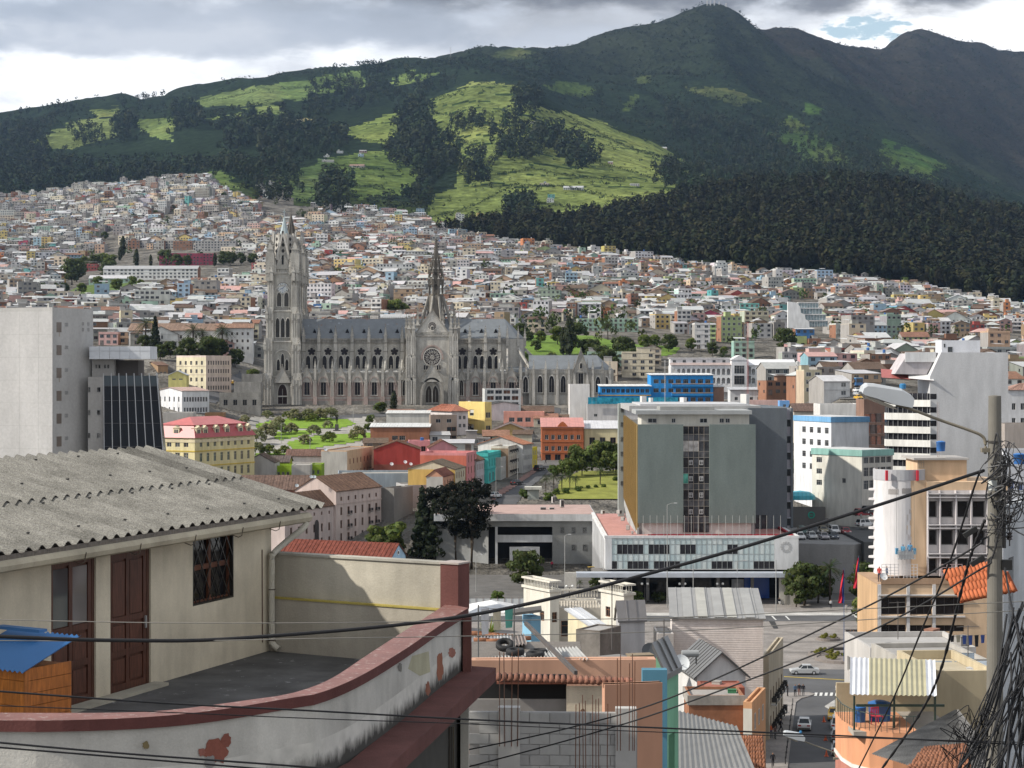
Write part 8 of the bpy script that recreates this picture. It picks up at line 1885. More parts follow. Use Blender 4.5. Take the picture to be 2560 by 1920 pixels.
# ---------------- utility pole, lamp and wires ----------------
def pole():
 d = 27.0; e = empty('utility_pole',(XD(2487,d),d,-11),0,'weathered concrete utility pole carrying wires at the right','pole')
 m = MB((.17,.16,.14),'concrete'); m.lathe([(.15,0),(.118,5.8),(.105,8.2),(.088,10.6),(.085,10.61),(.001,10.62)],20); m.build('shaft',e)
 for py in (1106,1238,1300,1368): b = MB((.05,.045,.04),'metal'); z = ZD(py,d)+11; b.lathe([(.105,0),(.112,0),(.112,.025),(.105,.025)],14,(0,0,z)); b.build('band',e)
 tg = MB((.55,.57,.55),'paint'); tg.lathe([(.100,0),(.100,.14)],8,(0,0,ZD(1225,d)+11),arc=1.5,a0=3.3); tg.build('number_plate',e)
 rk = MB((.03,.028,.026),'metal'); rk.box(.11,.15,-.03,.03,ZD(1370,d)+11,ZD(1140,d)+11); rk.box(.20,.215,-.01,.01,ZD(1365,d)+11,ZD(1140,d)+11)
 for py in (1160,1210,1245,1270,1295,1322,1345): rk.box(.13,.21,-.008,.008,ZD(py,d)+11,ZD(py,d)+11.015)
 rk.build('rack',e)
 for py in (1206,1240,1298,1340): i_ = MB((.03,.022,.02),'gloss'); i_.lathe([(.012,-.06),(.045,-.05),(.03,-.02),(.05,0),(.03,.02),(.045,.05),(.012,.06)],10); i_.build('insulator',e,(.207,0,ZD(py,d)+11))
 a = empty('street_lamp',(XD(2462,d),d,ZD(1120,d)),0,'grey street lamp head with blue sensor on a bent arm','street lamp'); o = a.location
 def q(px,py,dy=0): return P(px,py,d)-o+Vector((0,dy,0))
 m = MB((.20,.175,.13),'metal'); m.tube(smooth_path([q(2463,1135),(q(2463,1105)),q(2455,1090),q(2430,1078),q(2350,1050),q(2270,1020),q(2240,1012)],5),.022,10); m.box(-.05,.12,-.05,.05,-.06,0); m.build('arm',a)
 top = [(2151,979),(2155,964),(2164,957),(2181,958),(2229,967),(2250,971),(2272,985),(2281,996),(2279,1012),(2276,1019),(2229,1010),(2190,996),(2157,984)]
 m = MB((.42,.44,.46),'plastic'); sl = [(-.15,.80),(-.125,.95),(-.07,1),(.07,1),(.125,.95),(.15,.80)]; c = (2216,995); i0 = 0; N = len(top)
 for y,s in sl:
  for px,py in top: v = q(c[0]+(px-c[0])*(1 if s == 1 else .97+.03*s),1000+(py-1000)*s if py < 1000 else py,y); m.v.append(tuple(v))
 for k in range(len(sl)-1):
  for j in range(N): j2 = (j+1) % N; m.f.append((k*N+j,k*N+j2,(k+1)*N+j2,(k+1)*N+j)); m.c.append(m.col); m.m.append('plastic')
 for k in (0,len(sl)-1): m.f.append(tuple(k*N+j for j in range(N))); m.c.append(m.col); m.m.append('plastic')
 m.build('housing',a,smooth=False)
 g = MB((.22,.20,.16),'lampglass'); g.extrude([tuple(q(*p).xz) for p in ((2156,985),(2226,1013),(2240,1023),(2222,1019),(2172,998))],-.12,.12,'y'); g.build('lens',a)
 s = MB((.03,.16,.33),'plastic'); b = q(2257,972); s.lathe([(.045,0),(.048,.06),(.03,.075),(.001,.076)],12,(b.x,0,b.z)); s.build('light_sensor',a)
 b2 = clone(a,P(2087,1894,62),None,'second pale street lamp head low over the street',None,.80*62/27*.52)
 b2['label'] = 'small pale street lamp head hanging over the lower street'
 def cable(label,pts,r,col=(.018,.018,.02),nm='power_cable',beads=False):
  L = smooth_path([P(*p) for p in pts],14); m = MB(col,'rubber')
  if beads: m.tube(L,[r*(1+.35*math.sin(i*2.2)) for i in range(len(L))],6)
  else: m.tube(L,r,6)
  tag(m.build(nm,smooth=True),label,'cable','overhead cables')
 cable('thickest black cable sagging across the whole picture up to the pole',[(-80,1586,22),(0,1591,22),(300,1601,22.5),(620,1594,23),(1180,1537,24),(1700,1413,25),(2150,1277,26),(2460,1176,26.9)],.024)
 cable('thin pale wire crossing straight over the two doors',[(-60,1548,22.5),(400,1557,22.7),(800,1557,23),(1180,1552,24),(1700,1543,25),(2200,1520,26),(2640,1500,27)],.006,(.20,.19,.17))
 cable('thin pale wire just below the upper one over the terrace',[(-60,1601,22.5),(400,1603,22.8),(800,1596,23),(1180,1590,24),(1700,1577,25),(2200,1547,26),(2640,1521,27)],.006,(.20,.19,.17))
 cable('black wire slanting over the red parapet cap to the lower right',[(-60,1724,20),(400,1757,20.5),(800,1778,21),(1180,1799,22),(1700,1822,23),(2160,1842,24),(2640,1866,25)],.011)
 cable('thin dark wire below the slanting black wire over the parapet',[(-60,1762,20),(400,1780,20.5),(800,1797,21),(1180,1810,22),(1700,1832,23),(2640,1858,25)],.006)
 cable('black wire slanting across the bottom left corner',[(-60,1851,19),(300,1883,19.3),(800,1920,20),(1000,1938,20)],.011)
 cable('second black wire just under it in the bottom left corner',[(-60,1864,19),(300,1893,19.3),(700,1926,20)],.010)
 cable('upper of two black cables sloping from the pole to the block wall',[(2475,1340,27.1),(2455,1350,27),(2420,1378,27),(2160,1520,29),(1700,1735,32),(1430,1818,34),(1140,1880,35),(1000,1900,35)],.014)
 cable('lower of two black cables sloping from the pole past the rebar',[(2500,1310,26.8),(2480,1395,26.8),(2440,1430,27),(2160,1585,29),(1700,1763,32),(1450,1842,34),(1160,1920,35)],.014)
 cable('steep black cable dropping from the pole to the lower street',[(2455,1180,26.9),(2440,1205,27),(2373,1408,29),(2300,1585,32),(2236,1740,36),(2140,1935,40)],.016)
 cable('ragged twisted steep cable left of the pole',[(2462,1300,27),(2430,1380,27.3),(2405,1470,28),(2350,1680,31),(2290,1800,33),(2195,1935,36)],.022,beads=True)
 cable('straight black drop wire at the right edge of the pole',[(2512,1420,26.7),(2530,1520,26),(2560,1640,25)],.014)
 for k,(px,py) in enumerate(((2426,1330),(2444,1402),(2516,1412))): m = MB((.02,.02,.02),'rubber'); c = P(px,py,26.95); m.obox(c-Vector((.09,0,.055)),c+Vector((.09,0,.055)),.07,.07) if k < 2 else m.box(c.x-.07,c.x+.07,c.y-.05,c.y+.05,c.z-.07,c.z+.07); tag(m.build('splice_box'),('black splice sleeve on the upper cable left of the pole','black splice sleeve on the lower cable left of the pole','square black junction box right of the pole')[k],'splice box')
 t = MB((.035,.035,.038),'rubber'); r_ = random.Random(4)
 for i in range(34):
  a_ = r_.uniform(2462,2530); b_ = r_.uniform(1130,1290); c_ = r_.uniform(2500,2590); pts = [P(a_,b_,26.85),P((a_+c_)/2,b_-r_.uniform(-20,55),26.75),P(c_,b_+r_.uniform(-45,40),26.7),P(c_-r_.uniform(0,60),b_+r_.uniform(10,90),26.8),P(2500+r_.uniform(-30,20),b_+r_.uniform(20,80),26.85)]
  t.tube(smooth_path(pts,6),r_.choice((.006,.008,.011)),5,(.16,.16,.16) if i % 5 == 0 else None)
 tag(t.build('cable_tangle',smooth=True),'tangle of looped wires round the top of the utility pole','cables',kind='stuff')
 t = MB((.015,.015,.017),'rubber')
 for i in range(46):
  u = r_.random(); x0 = 2515+80*r_.random(); y0 = 1480+260*u; x1 = 2375+190*r_.random(); t.tube(smooth_path([P(x0,y0,26-u),P((x0+x1)/2+r_.uniform(-25,25),(y0+1930)/2+r_.uniform(-25,25),25.5-u),P(x1,1935,25-u)],7),r_.choice((.008,.011,.015)),5)
 for i in range(40): x0 = r_.uniform(2375,2500); y0 = r_.uniform(1790,1920); t.tube(smooth_path([P(x0,y0,25),P(x0+r_.uniform(-40,40),y0-r_.uniform(10,50),24.8),P(x0+r_.uniform(-60,60),y0+r_.uniform(0,40),25)],5),.006,4)
 tag(t.build('cable_bundle',smooth=True),'dense fan of black cables in the bottom right corner','cables',kind='stuff')
pole()
# ---------------- low houses between terrace and plaza ----------------
def low_houses():
 # grey block wall with starter bars
 e = empty('block_wall',(XD(1173,38),38,-9.2),-.04,'unfinished grey concrete block wall with columns of starter bars','wall'); Lw = 3.32; zt = ZD(1775,38)+9.2
 mo = MB((.30,.29,.28),'concrete'); mo.box(0,Lw,.02,.14,0,zt-.04); mo.build('mortar',e); bm_ = MB((.37,.365,.355),'concrete'); bm_.box(0,.385,0,.15,0,.195); me = bm_.mesh('block'); b2 = MB((.32,.315,.31),'concrete'); b2.box(0,.385,0,.15,0,.195); me2 = b2.mesh('block')
 for j in range(12):
  for i in range(-1,9):
   x = i*.40+(.2 if j % 2 else 0)
   if x < -.02 or x > Lw-.38: continue
   put('block',random.choice((me,me,me2)),e,(x+random.uniform(-.004,.004),random.uniform(-.006,.006),zt-.04-(j+1)*.208))
 for px0,px1 in ((1246,1300),(1538,1590)): c = MB((.42,.41,.395),'concrete'); a = (px0-1173)*38/F; c.box(a,a+(px1-px0)*38/F,-.05,.2,0,zt+.06); c.build('column',e)
 for k,(pxs,t,b,dd) in enumerate((((1249,1262,1279,1294),1605,1790,37.9),((1438,1449,1459,1465,1482,1490,1497,1517),1735,1925,35.5),((1543,1551,1573,1582,1586),1630,1800,37.5))):
  g = empty('rebar_cluster',P(pxs[0],b,dd),0,('rusty starter bars rising from the left column of the block wall','cluster of rusty bars standing in front of the block wall','rusty starter bars on the right column of the block wall')[k],'rebar')
  for i,px in enumerate(pxs): m = MB((.13,.055,.03),'metal'); x = (px-pxs[0])*dd/F; m.tube([(x,0,-.6),(x+random.uniform(-.02,.02),0,(b-t-random.uniform(0,30))*dd/F)],.009,5); m.build('bar',g)
 SAL = (.50,.29,.20)
 bldg('salmon_house','salmon walled house with dark open gallery below the tyre roof',60,2,None,1172,1640,1655,1900,SAL,('flat',.05,(.35,.3,.27)),None,None,dep=.6)
 r,L1,L2,h = bldg('salmon_annex','salmon annex wall stepping down right of the arched cream wall',46.5,12,1505,1512,1656,1722,1990,(.47,.26,.175),('flat',.1,(.40,.26,.2)),None,None,dep=4)
 e = empty('gallery',P(1172,1800,50),0,'cream wall with arched niches and clay tile coping over a dark gallery','building'); S_ = 50/F
 m = MB((.025,.025,.025),'paint'); m.box(20*S_,245*S_,.1,.2,50*S_,112*S_); m.box(0,245*S_,.0,.15,-60*S_,52*S_,(.27,.255,.24),'concrete'); m.build('gallery_wall',e)
 m = MB((.60,.52,.40),'plaster'); ops = [(34*S_,48*S_,-30*S_,30*S_)]; facade(m,97*S_,90*S_,ops,(243*S_,-.3,0),(1,0,0),(0,-1,0),.2,None,None,-1.0); m.build('arched_wall',e)
 m = MB((.05,.04,.035),'paint'); m.extrude(pointed(13*S_,45*S_,62*S_),-.31,-.25,'y',(.16,.10,.07)); m.build('niche',e,(284*S_,0,-28*S_))
 ct = MB((.25,.12,.085),'tile'); ct.tube([(0,0,0),(0,.34,.07)],[.075,.06],8); tm = ct.mesh('coping_tile',True)
 for i in range(23): put('coping_tile',tm,e,((75+i*14.6)*S_,-.45,(112-i*.55)*S_-.02))
 m = MB((.30,.12,.08),'tile'); m.box(70*S_,410*S_,-.4,.3,96*S_,101*S_); m.build('coping_bed',e)
 bldg('blue_wall_house','turquoise blue rooftop parapet with flaking paint behind the rebar',63,-3,None,1415,1625,1660,1760,(.13,.30,.37),('flat',.1),None,None,dep=.4)
 bldg('blue_wall_house','darker blue rooftop wall beside the green house',58,0,None,1606,1668,1683,1760,(.09,.22,.30),('flat',.1),None,None,dep=.4)
 bldg('green_house','narrow mint green house front left of the grey corrugated roof',62,70,1640,1662,1696,1685,2000,(.20,.42,.28),('shy',.6,'metal',(.16,.16,.16),.1),G(2,1,.5,1.2,.8,3),None,dep=5)
 # corrugated tin roof with tyres
 def corrug(name,label,q,col,wl,cat='roof',cols=None,amp=.05,thick=True,par=None,mt='metal'):
  """corrugated sheet roof on four corners a,b (eave) c,d (ridge)"""
  a,b,c,d = [Vector(p) for p in q]; L = (b-a).length; n = max(4,int(L/wl)); m = MB(col,mt); nrm = (b-a).cross(d-a).normalized()
  for i in range(n*4):
   f,g_ = i/(n*4),(i+1)/(n*4); za,zb = nrm*amp*math.cos(math.pi*i/2),nrm*amp*math.cos(math.pi*(i+1)/2); cc = cols[int(f*len(cols))] if cols else tuple(v*(.94+.12*((i//16*7) % 5)/5) for v in col)
   m.face([a.lerp(b,f)+za,a.lerp(b,g_)+zb,d.lerp(c,g_)+zb,d.lerp(c,f)+za],cc)
  o = m.build(name,par)
  return tag(o,label,cat) if label else o
 e = empty('tin_roof_shed',(0,0,0),0,'shed under rusty corrugated tin sheets weighed down by tyres','shed')
 corrug('roof_sheet',None,[P(1172,1662,62),P(1470,1650,60),P(1440,1618,66),P(1172,1632,68)],(.42,.42,.41),.13,par=e); corrug('roof_sheet',None,[P(1172,1632,67),P(1318,1610,66),P(1310,1585,73),P(1172,1592,74)],(.36,.37,.38),.13,cols=[(.40,.41,.42),(.30,.31,.33),(.44,.45,.46),(.26,.22,.2)],par=e)
 m = MB((.16,.14,.12),'wood'); m.box(XD(1172,63),XD(1465,62),62.5,68,ZD(1720,62),ZD(1670,62)); m.build('wall',e)
 rt = MB((.30,.14,.08),'tile'); rt.tube([(0,0,0),(.55,.02,.01)],[.10,.085],8); rm = rt.mesh('ridge_tile',True)
 for i in range(7): put('ridge_tile',rm,e,P(1172+i*20,1584+i*2,73.5));
 for i,(px,py) in enumerate(((1184,1601),(1215,1603))): put('ridge_tile',rm,e,P(px,py,69))
 ty = MB((.018,.018,.019),'rubber'); ty.lathe([(.17,-.09),(.27,-.10),(.31,-.06),(.31,.06),(.27,.10),(.17,.09),(.17,-.09)],20); tm = ty.mesh('tyre',True)
 for (px,py,d,rx,lb) in ((1262,1612,65,.5,'tyre tilted on end at the left of the tin roof'),(1288,1629,63.5,.05,'flat tyre right beside the tilted one on the tin roof'),(1338,1637,63,.02,'nearest flat tyre at the middle of the tin roof'),(1346,1630,65,0,'flat tyre half hidden behind the nearest one')):
  o = put('tyre',tm,None,P(px,py,d)); o.rotation_euler = (rx,0,0); tag(o,lb,'tyre','tyres on the tin roof')
 bldg('blue_chimney','light blue rooftop stub wall under a dark slab',74,25,1306,1328,1352,1545,1640,(.24,.45,.60),('flat',.05),None,None,dep=1.5,cat='wall')
 m = MB((.10,.095,.09),'concrete'); m.obox(P(1272,1532,74),P(1354,1522,74),1.2,.10); tag(m.build('roof_slab'),'thin dark concrete slab on posts over the blue stub wall','slab'); m = MB((.09,.08,.075),'wood'); m.obox(P(1314,1558,64),P(1440,1682,56),.10,.12); tag(m.build('leaning_beam'),'long dark beam leaning from the slab down to the blue parapet','beam')
 # white villa with balustrades
 CR = (.60,.57,.50); wn = dict(fr=(.22,.10,.05),style='cross')
 def turret(label,d,pl,pc,pr,t,b,nr,nl):
  r,L1,L2,h = bldg('villa_turret',label,d,30,pl,pc,pr,t,b,CR,('flat',.05,(.5,.42,.3)),G(nr,1,.7,1.2,2.3,3,**wn),G(nl,1,1.0,1.2,2.3,3,**wn),under=8)
  m = MB(CR,'paint')
  for a_,b_,c_,d_ in ((-.2,L1+.2,-.2,.1),(-.2,L1+.2,L2-.1,L2+.2),(-.2,.1,.1,L2-.1),(L1-.1,L1+.2,.1,L2-.1)): m.box(a_,b_,c_,d_,h+1.0,h+1.2); m.box(a_,b_,c_,d_,h-.1,h+.2)
  m.build('rail',r); bl = MB(CR,'paint'); bl.lathe([(.06,0),(.09,.25),(.05,.5),(.07,.8)],6); bmh = bl.mesh('baluster',True)
  for i in range(int(L1/.35)): put('baluster',bmh,r,(.3+i*.35,-.05,h+.2))
  for i in range(int(L2/.35)): put('baluster',bmh,r,(-.05,.3+i*.35,h+.2))
  return bmh
 bmh = turret('cream villa turret with balustrade at the left',228,1309,1375,1398,1478,1605,2,2); turret('cream villa turret with balustrade at the right',222,1502,1560,1584,1487,1600,1,2)
 r,L1,L2,h = bldg('villa','cream villa body with brown french windows between the turrets',232,2,None,1396,1505,1522,1610,(.54,.50,.43),('flat',.1,(.45,.4,.33)),G(3,1,1.9,1.9,.9,3,**wn),None,dep=10)
 m = MB(CR,'paint'); m.box(0,L1,-.1,.2,h+1.0,h+1.15); m.box(0,L1,5,5.3,h+1.6,h+1.8); m.build('rail',r)
 for i in range(int(L1/.35)): put('baluster',bmh,r,(.2+i*.35,.05,h+.1)); put('baluster',bmh,r,(.2+i*.35,5.15,h+.8))
 bldg('cream_house','low cream house with pale sheet roof right of the villa',200,24,1420,1500,1530,1582,1640,(.58,.52,.36),('shy',1.4,'metal',(.52,.53,.55),.3),None,G(1,1,.9,.6,1.2,3,fr=(.2,.1,.05)),dep=7)
 bldg('party_wall','dark stained party wall sloping beside the cream house',190,60,1440,1500,1552,1580,1700,(.17,.145,.125),('flat',.1),None,None,colL=(.22,.2,.18),dep=6,mt='stone',cat='wall')
 bldg('grey_wall_house','pale grey gable wall house left of the white brick warehouse',205,12,1540,1548,1612,1545,1690,(.44,.43,.44),('gx',1.6,'metal',(.20,.19,.19),.2),None,None,dep=8)
 m = MB((.62,.62,.62),'paint'); a = P(1172,1535,255); b = P(1290,1530,250); c = P(1228,1500,262); m.face([a,b,c]); m.face([b,P(1300,1512,275),c]); m.face([P(1172,1510,280),a,c]); tag(m.build('tent_roof'),'white peaked tent roof left of the villa','tent')
 f = empty('panel_fence',P(1172,1512,300),0,'white panelled site fence across the plaza corner','fence')
 for i in range(8): p = MB((.58,.60,.60),'plastic'); p.box(i*1.12+.02,i*1.12+1.1,0,.05,-1.2,.95); p.build('panel',f); p = MB((.2,.12,.1),'metal'); p.box(i*1.12-.03,i*1.12+.02,-.05,.08,-1.4,1.2); p.build('post',f)
 # white brick warehouse
 r,L1,L2,h = bldg('warehouse','whitewashed brick warehouse with patched corrugated roof beside the plaza',225,-4,None,1680,1908,1547,1715,(.70,.64,.61),('shy',1.7,'metal',(.25,.245,.235),.3),None,None,dep=15,mt='concrete')
 bj = MB((.60,.54,.51),'concrete')
 for j in range(30): bj.box(.02,L1-.02,-.025,-.0,h-.35-j*.26,h-.30-j*.26,skip='k')
 bj.build('brick_course',r)
 for i,f_ in enumerate((.18,.34,.52,.66,.86)): s_ = MB((.36,.35,.31) if i % 2 else (.29,.285,.27),'metal'); s_.obox((L1*f_,-.2,h+.27),(L1*f_,15,h+1.98),1.15,.03); s_.build('roof_sheet',r)
 bldg('annex','low whitewashed annex at the left end of the brick warehouse',222,0,None,1643,1684,1586,1715,(.56,.52,.49),('flat',.1),None,None,dep=6,mt='stone')
 # white gabled house, terrace and brick base
 bldg('white_gable_house','white house with dark gable roof and small black windows above a brick terrace',192,8,None,1742,1864,1690,1800,(.58,.57,.56),('gy',2.2,'metal',(.13,.13,.13),.4),G(2,1,1.0,.8,1.6,3,xs=[.7,3.6],fr=(.05,.05,.05)),None,dep=9)
 bldg('brick_terrace','red tiled terrace wall in front of the white gabled house',184,2,None,1757,1862,1722,1800,(.26,.09,.06),('flat',.1,(.3,.12,.09)),G(2,1,.9,1.3,.3,3,fr=(.08,.06,.05)),None,dep=4)
 bldg('brick_terrace','weathered concrete parapet over bare orange brick wall',178,0,None,1722,1860,1745,1900,(.30,.14,.08),('flat',.25,(.3,.28,.26)),None,None,dep=5,bands=[(5.1,.9,(.33,.31,.28))],mt='stone')
 bldg('orange_front','narrow orange street front with white cornice by the pavement',176,74,1858,1880,1914,1772,1960,(.52,.28,.15),('flat',.6,(.5,.47,.42)),G(3,2,.8,1.5,1.6,3.1),None,colL=(.55,.52,.46))
 bldg('corner_house','beige corner house with small iron balconies at the pavement',238,76,1905,1922,1958,1650,1860,(.42,.36,.27),('flat',.5),G(5,2,.9,1.8,1.4,3.2,style='balcony',fr=(.2,.15,.1)),None)
 corrug('roof','grey corrugated roof sloping to the pavement in the lower middle',[P(1690,1930,118),P(1890,1930,112),P(1842,1815,128),P(1690,1775,140)],(.17,.17,.165),.5,amp=.06)
 e = empty('tiled_roof',(0,0,0),0,'old brown clay tile roof at the bottom beside the pavement','roof')
 tl = MB((.24,.105,.06),'tile'); tl.tube([(0,0,0),(.62,0,.12)],[.13,.10],6); tms = tl.mesh('clay_tile',True)
 def tiles(q,ni,nj,s,rz):
  for i in range(ni):
   for j in range(nj): a,b = q[0].lerp(q[1],(j+.5)/nj),q[3].lerp(q[2],(j+.5)/nj); put('clay_tile',tms,e,a.lerp(b,i/ni)+Vector((0,0,.05*s)),rz+random.uniform(-.08,.08),s)
 tiles([P(1795,1930,139),P(1915,1930,137),P(1905,1838,144),P(1815,1842,145)],9,15,1.0,1.4)
 m = MB((.12,.06,.04),'tile'); m.face([P(1795,1930,139),P(1915,1930,137),P(1905,1838,144),P(1815,1842,145)]); m.build('roof_bed',e)
 # right-hand roofs
 bldg('flat_roof_house','flat grey roof terrace with dark water barrel below the peach block',150,3,None,2176,2440,1632,1760,(.44,.42,.40),('flat',.4,(.34,.33,.32)),G(5,1,1.2,1.1,1.6,3),G(4,1,1.0,1.2,1.4,3),dep=9)
 b = MB((.03,.035,.035),'plastic'); b.lathe([(.28,0),(.3,.6),(.28,.62),(.001,.62)],14); tag(b.build('water_barrel',None,P(2222,1627,152)),'dark ribbed water barrel on the flat roof terrace','barrel')
 sp = empty('solar_heater',(0,0,0),0,'two rows of grey solar water panels on the roof below the pole','solar panel')
 for i in range(3):
  for j in range(2): m = MB((.20,.235,.27),'glass'); a,b_ = 2298+i*48+j*40,2340+i*48+j*40; t_,u_ = (1632,1650) if j == 0 else (1652,1684); m.face([P(a,u_,118-j*6),P(b_,u_,118-j*6),P(b_,t_,121-j*6),P(a,t_,121-j*6)]); m.build('panel',sp)
 bldg('beige_house','beige house with stair and parapet right of the striped canopy',108,4,None,2338,2490,1700,1960,(.44,.37,.25),('flat',.5,(.4,.35,.26)),G(2,1,1.0,1.6,-1.2,3,fr=(.1,.1,.1)),None,dep=8)
 bldg('grey_wall_house','pale grey house wall behind the canopy at the plaza edge',128,5,None,2260,2470,1662,1760,(.36,.34,.31),('flat',.3),None,None,dep=8)
 e = empty('roof_canopy',P(2130,1810,104),0,'yellowed corrugated canopy on green posts over a roof terrace','canopy'); o = Vector(e.location)
 cols = [(.56,.57,.60)]*5+[(.36,.33,.20)]*16+[(.58,.59,.62)]*3
 q = [P(2124,1736,102)-o,P(2342,1740,102)-o,P(2338,1650,109)-o,P(2126,1643,109)-o]; c = corrug('roof_sheet',None,q,(.4,.4,.4),.26,cols=cols,amp=.035,par=e)
 m = MB((.03,.05,.035),'metal')
 for px in (2136,2236,2338): p = P(px,1740,102.2)-o; m.box(p.x-.05,p.x+.05,-1.8,-1.7,-.2,p.z)
 m.box(-.1,4.6,-1.85,-1.75,(1810-1752)*104/F,(1810-1746)*104/F); m.build('post',e)
 fl = MB((.33,.30,.26),'concrete'); fl.box(-.3,5.2,-2.2,4,-.25,0); fl.box(-.2,5.2,3.8,4,0,1.6,(.48,.40,.27)); fl.build('floor',e)
 cv = MB((.56,.27,.15),'paint'); pts = [(-.4,3),(-.45,.5),(-.2,-1.2),(.5,-2.4),(1.6,-3.1),(3.0,-3.3),(3.0,3)]; cv.extrude([(a,b) for a,b in pts],-1.9,.12,'z'); cv.extrude([(a*1.02-.05,b*1.03) for a,b in pts],-2.1,-1.9,'z',(.60,.58,.55)); cv.extrude(pts,-6,-2.1,'z',(.40,.17,.13)); cv.build('balcony',e)
 rl = MB((.05,.07,.06),'metal')
 for a,b in zip(pts[:-2],pts[1:-1]):
  rl.obox((*a,1.0),(*b,1.0),.04,.04)
  for f in (0,.25,.5,.75): x,y = a[0]+(b[0]-a[0])*f,a[1]+(b[1]-a[1])*f; rl.box(x-.015,x+.015,y-.015,y+.015,.1,1.0)
 rl.build('railing',e)
 for (px,py,d,r_,h_,lb) in ((2199,1810,104.5,.62,1.25,'large blue water tank under the striped canopy'),(2150,1808,104,.32,.95,'small blue water drum at the left post of the canopy'),(2352,1128,209,.5,1.1,'blue water tank on the penthouse of the peach block'),(1002,1112,590,.55,.9,'blue water tank at the left on the small pink house'),(1018,1112,590,.55,.9,'blue water tank at the right on the small pink house'),(1055,1101,592,.6,.9,'blue water tank on the upper pink roof'),(2548,1160,180,.55,1.0,'blue water tank at the right edge behind the wires')):
  t = empty('water_tank',P(px,py,d),0,lb,'water tank','blue plastic water tanks'); m = MB((.03,.12,.34),'plastic'); m.lathe([(r_*.9,0),(r_,h_*.85),(r_*1.03,h_*.86),(r_*1.03,h_*.93)],18); m.build('body',t,smooth=True); m = MB((.035,.14,.38),'plastic'); m.lathe([(r_*1.03,h_*.93),(r_*.5,h_*1.02),(.01,h_*1.04)],18); m.build('lid',t)
 ch = empty('plastic_chair',P(2193,1811,101.8),.4,'red plastic chair under the striped canopy','chair'); R_ = (.45,.03,.05)
 m = MB(R_,'plastic'); m.box(-.24,.24,-.24,.24,.42,.46); m.build('seat',ch); m = MB(R_,'plastic')
 for i in range(5): m.box(-.24+i*.11,-.19+i*.11,.22,.25,.46,.85)
 m.box(-.24,.25,.21,.26,.82,.88); m.build('backrest',ch)
 for x in (-.2,.2):
  for y in (-.2,.2): m = MB(R_,'plastic'); m.tube([(x*1.1,y*1.1,0),(x,y,.43)],.02,6); m.build('leg',ch)
 corrug('roof','left slope of the grey hipped corrugated roof by the cables',[P(2180,1885,66),P(2420,1960,58),P(2392,1775,74),P(2388,1775,74)],(.22,.215,.205),.20,amp=.02,mt='fibro'); corrug('roof','right slope of the grey hipped corrugated roof by the cables',[P(2420,1960,58),P(2490,1900,66),P(2396,1775,74),P(2392,1775,74)],(.30,.29,.28),.20,amp=.02,mt='fibro')
 e = empty('tiled_roof',(0,0,0),0,'mossy old clay tile roof at the bottom right under the cables','roof'); m = MB((.10,.06,.04),'tile'); m.face([P(2265,1935,50),P(2430,1935,48),P(2415,1868,56),P(2310,1878,56)]); m.build('roof_bed',e)
 tiles([P(2265,1935,50),P(2430,1935,48),P(2415,1868,56),P(2310,1878,56)],10,14,.55,1.3)
 bldg('white_side_house','white rendered house at the right edge with orange tile awning',44,62,2492,2508,2680,1285,2000,(.52,.54,.56),('flat',.2),G(1,1,.5,1.6,3.9,3,xs=[.5],fr=(.3,.3,.3)),None,colL=(.46,.48,.52),dep=5,mt='plaster')
 e = empty('tile_awning',(0,0,0),0,'bright orange clay tile awning behind the utility pole','awning'); tl = MB((.42,.125,.055),'tile'); tl.tube([(0,0,0),(0,.30,.15)],[.055,.045],7); t2 = tl.mesh('awning_tile',True)
 for i in range(4):
  for j in range(14): put('awning_tile',t2,e,P(2404-i*4.6+j*10,1502-i*15.0-j*1.9,42)+Vector((0,i*.26,0)),0)
 m = MB((.30,.08,.035),'tile'); m.face([P(2400,1508,42),P(2545,1478,42),P(2520,1428,43.2),P(2384,1450,43.2)]); m.build('awning_bed',e)
low_houses()
# ---------------- trees, vehicles, people and small things ----------------
ORD = ['leftmost'] + [w+' from left' for w in 'second third fourth fifth sixth seventh eighth ninth tenth eleventh twelfth thirteenth fourteenth fifteenth sixteenth seventeenth eighteenth nineteenth twentieth'.split()]
def gd(px,py,lo=430.0): return pd(px,py)[1] if py > 1435 and lo == 430.0 else ground_d(px,py,lo,2700)
def at_ground(px,py,lo=430.0):
 d = gd(px,py,lo); x = XD(px,d); return Vector((x,d,gz(x,d))),d
def ordinals(base,n): return [base] if n == 1 else [base+', '+(ORD[i] if i < n-1 else 'rightmost') for i in range(n)]
def grove(base,key,items,lo=430.0,group=None,name='tree'):
 items = sorted(items)
 for lb,(px,py,h) in zip(ordinals(base,len(items)),items):
  p,d = at_ground(px,py,lo); p.z -= .2; tree(key,p,h*d/F,lb,name,'tree',group)
PK = 'trees in the park before the basilica'
grove('grey-green spreading tree in the park below the basilica','o1',[(697,1068,30),(735,1052,34),(800,1052,36),(665,1098,44),(728,1085,32),(762,1112,30),(893,1100,40),(612,1060,26)],600,PK)
grove('silvery spreading tree on the park lawn','o2',[(668,1048,26),(770,1052,34),(826,1048,34),(820,1072,24),(690,1088,40),(640,1112,44),(785,1090,32),(640,1140,40)],560,PK)
grove('dark flat-topped tree in the park','o3',[(782,1055,26),(824,1106,32),(673,1139,34),(710,1139,30),(718,1046,22)],560,PK)
grove('dense round green tree at the street edge of the park','r1',[(925,1060,28),(920,1078,24),(950,1035,36)],600,PK)
grove('dark conical tree in front of the basilica','y1',[(985,1034,58)],600)
KN = 'trees on the wooded knoll'
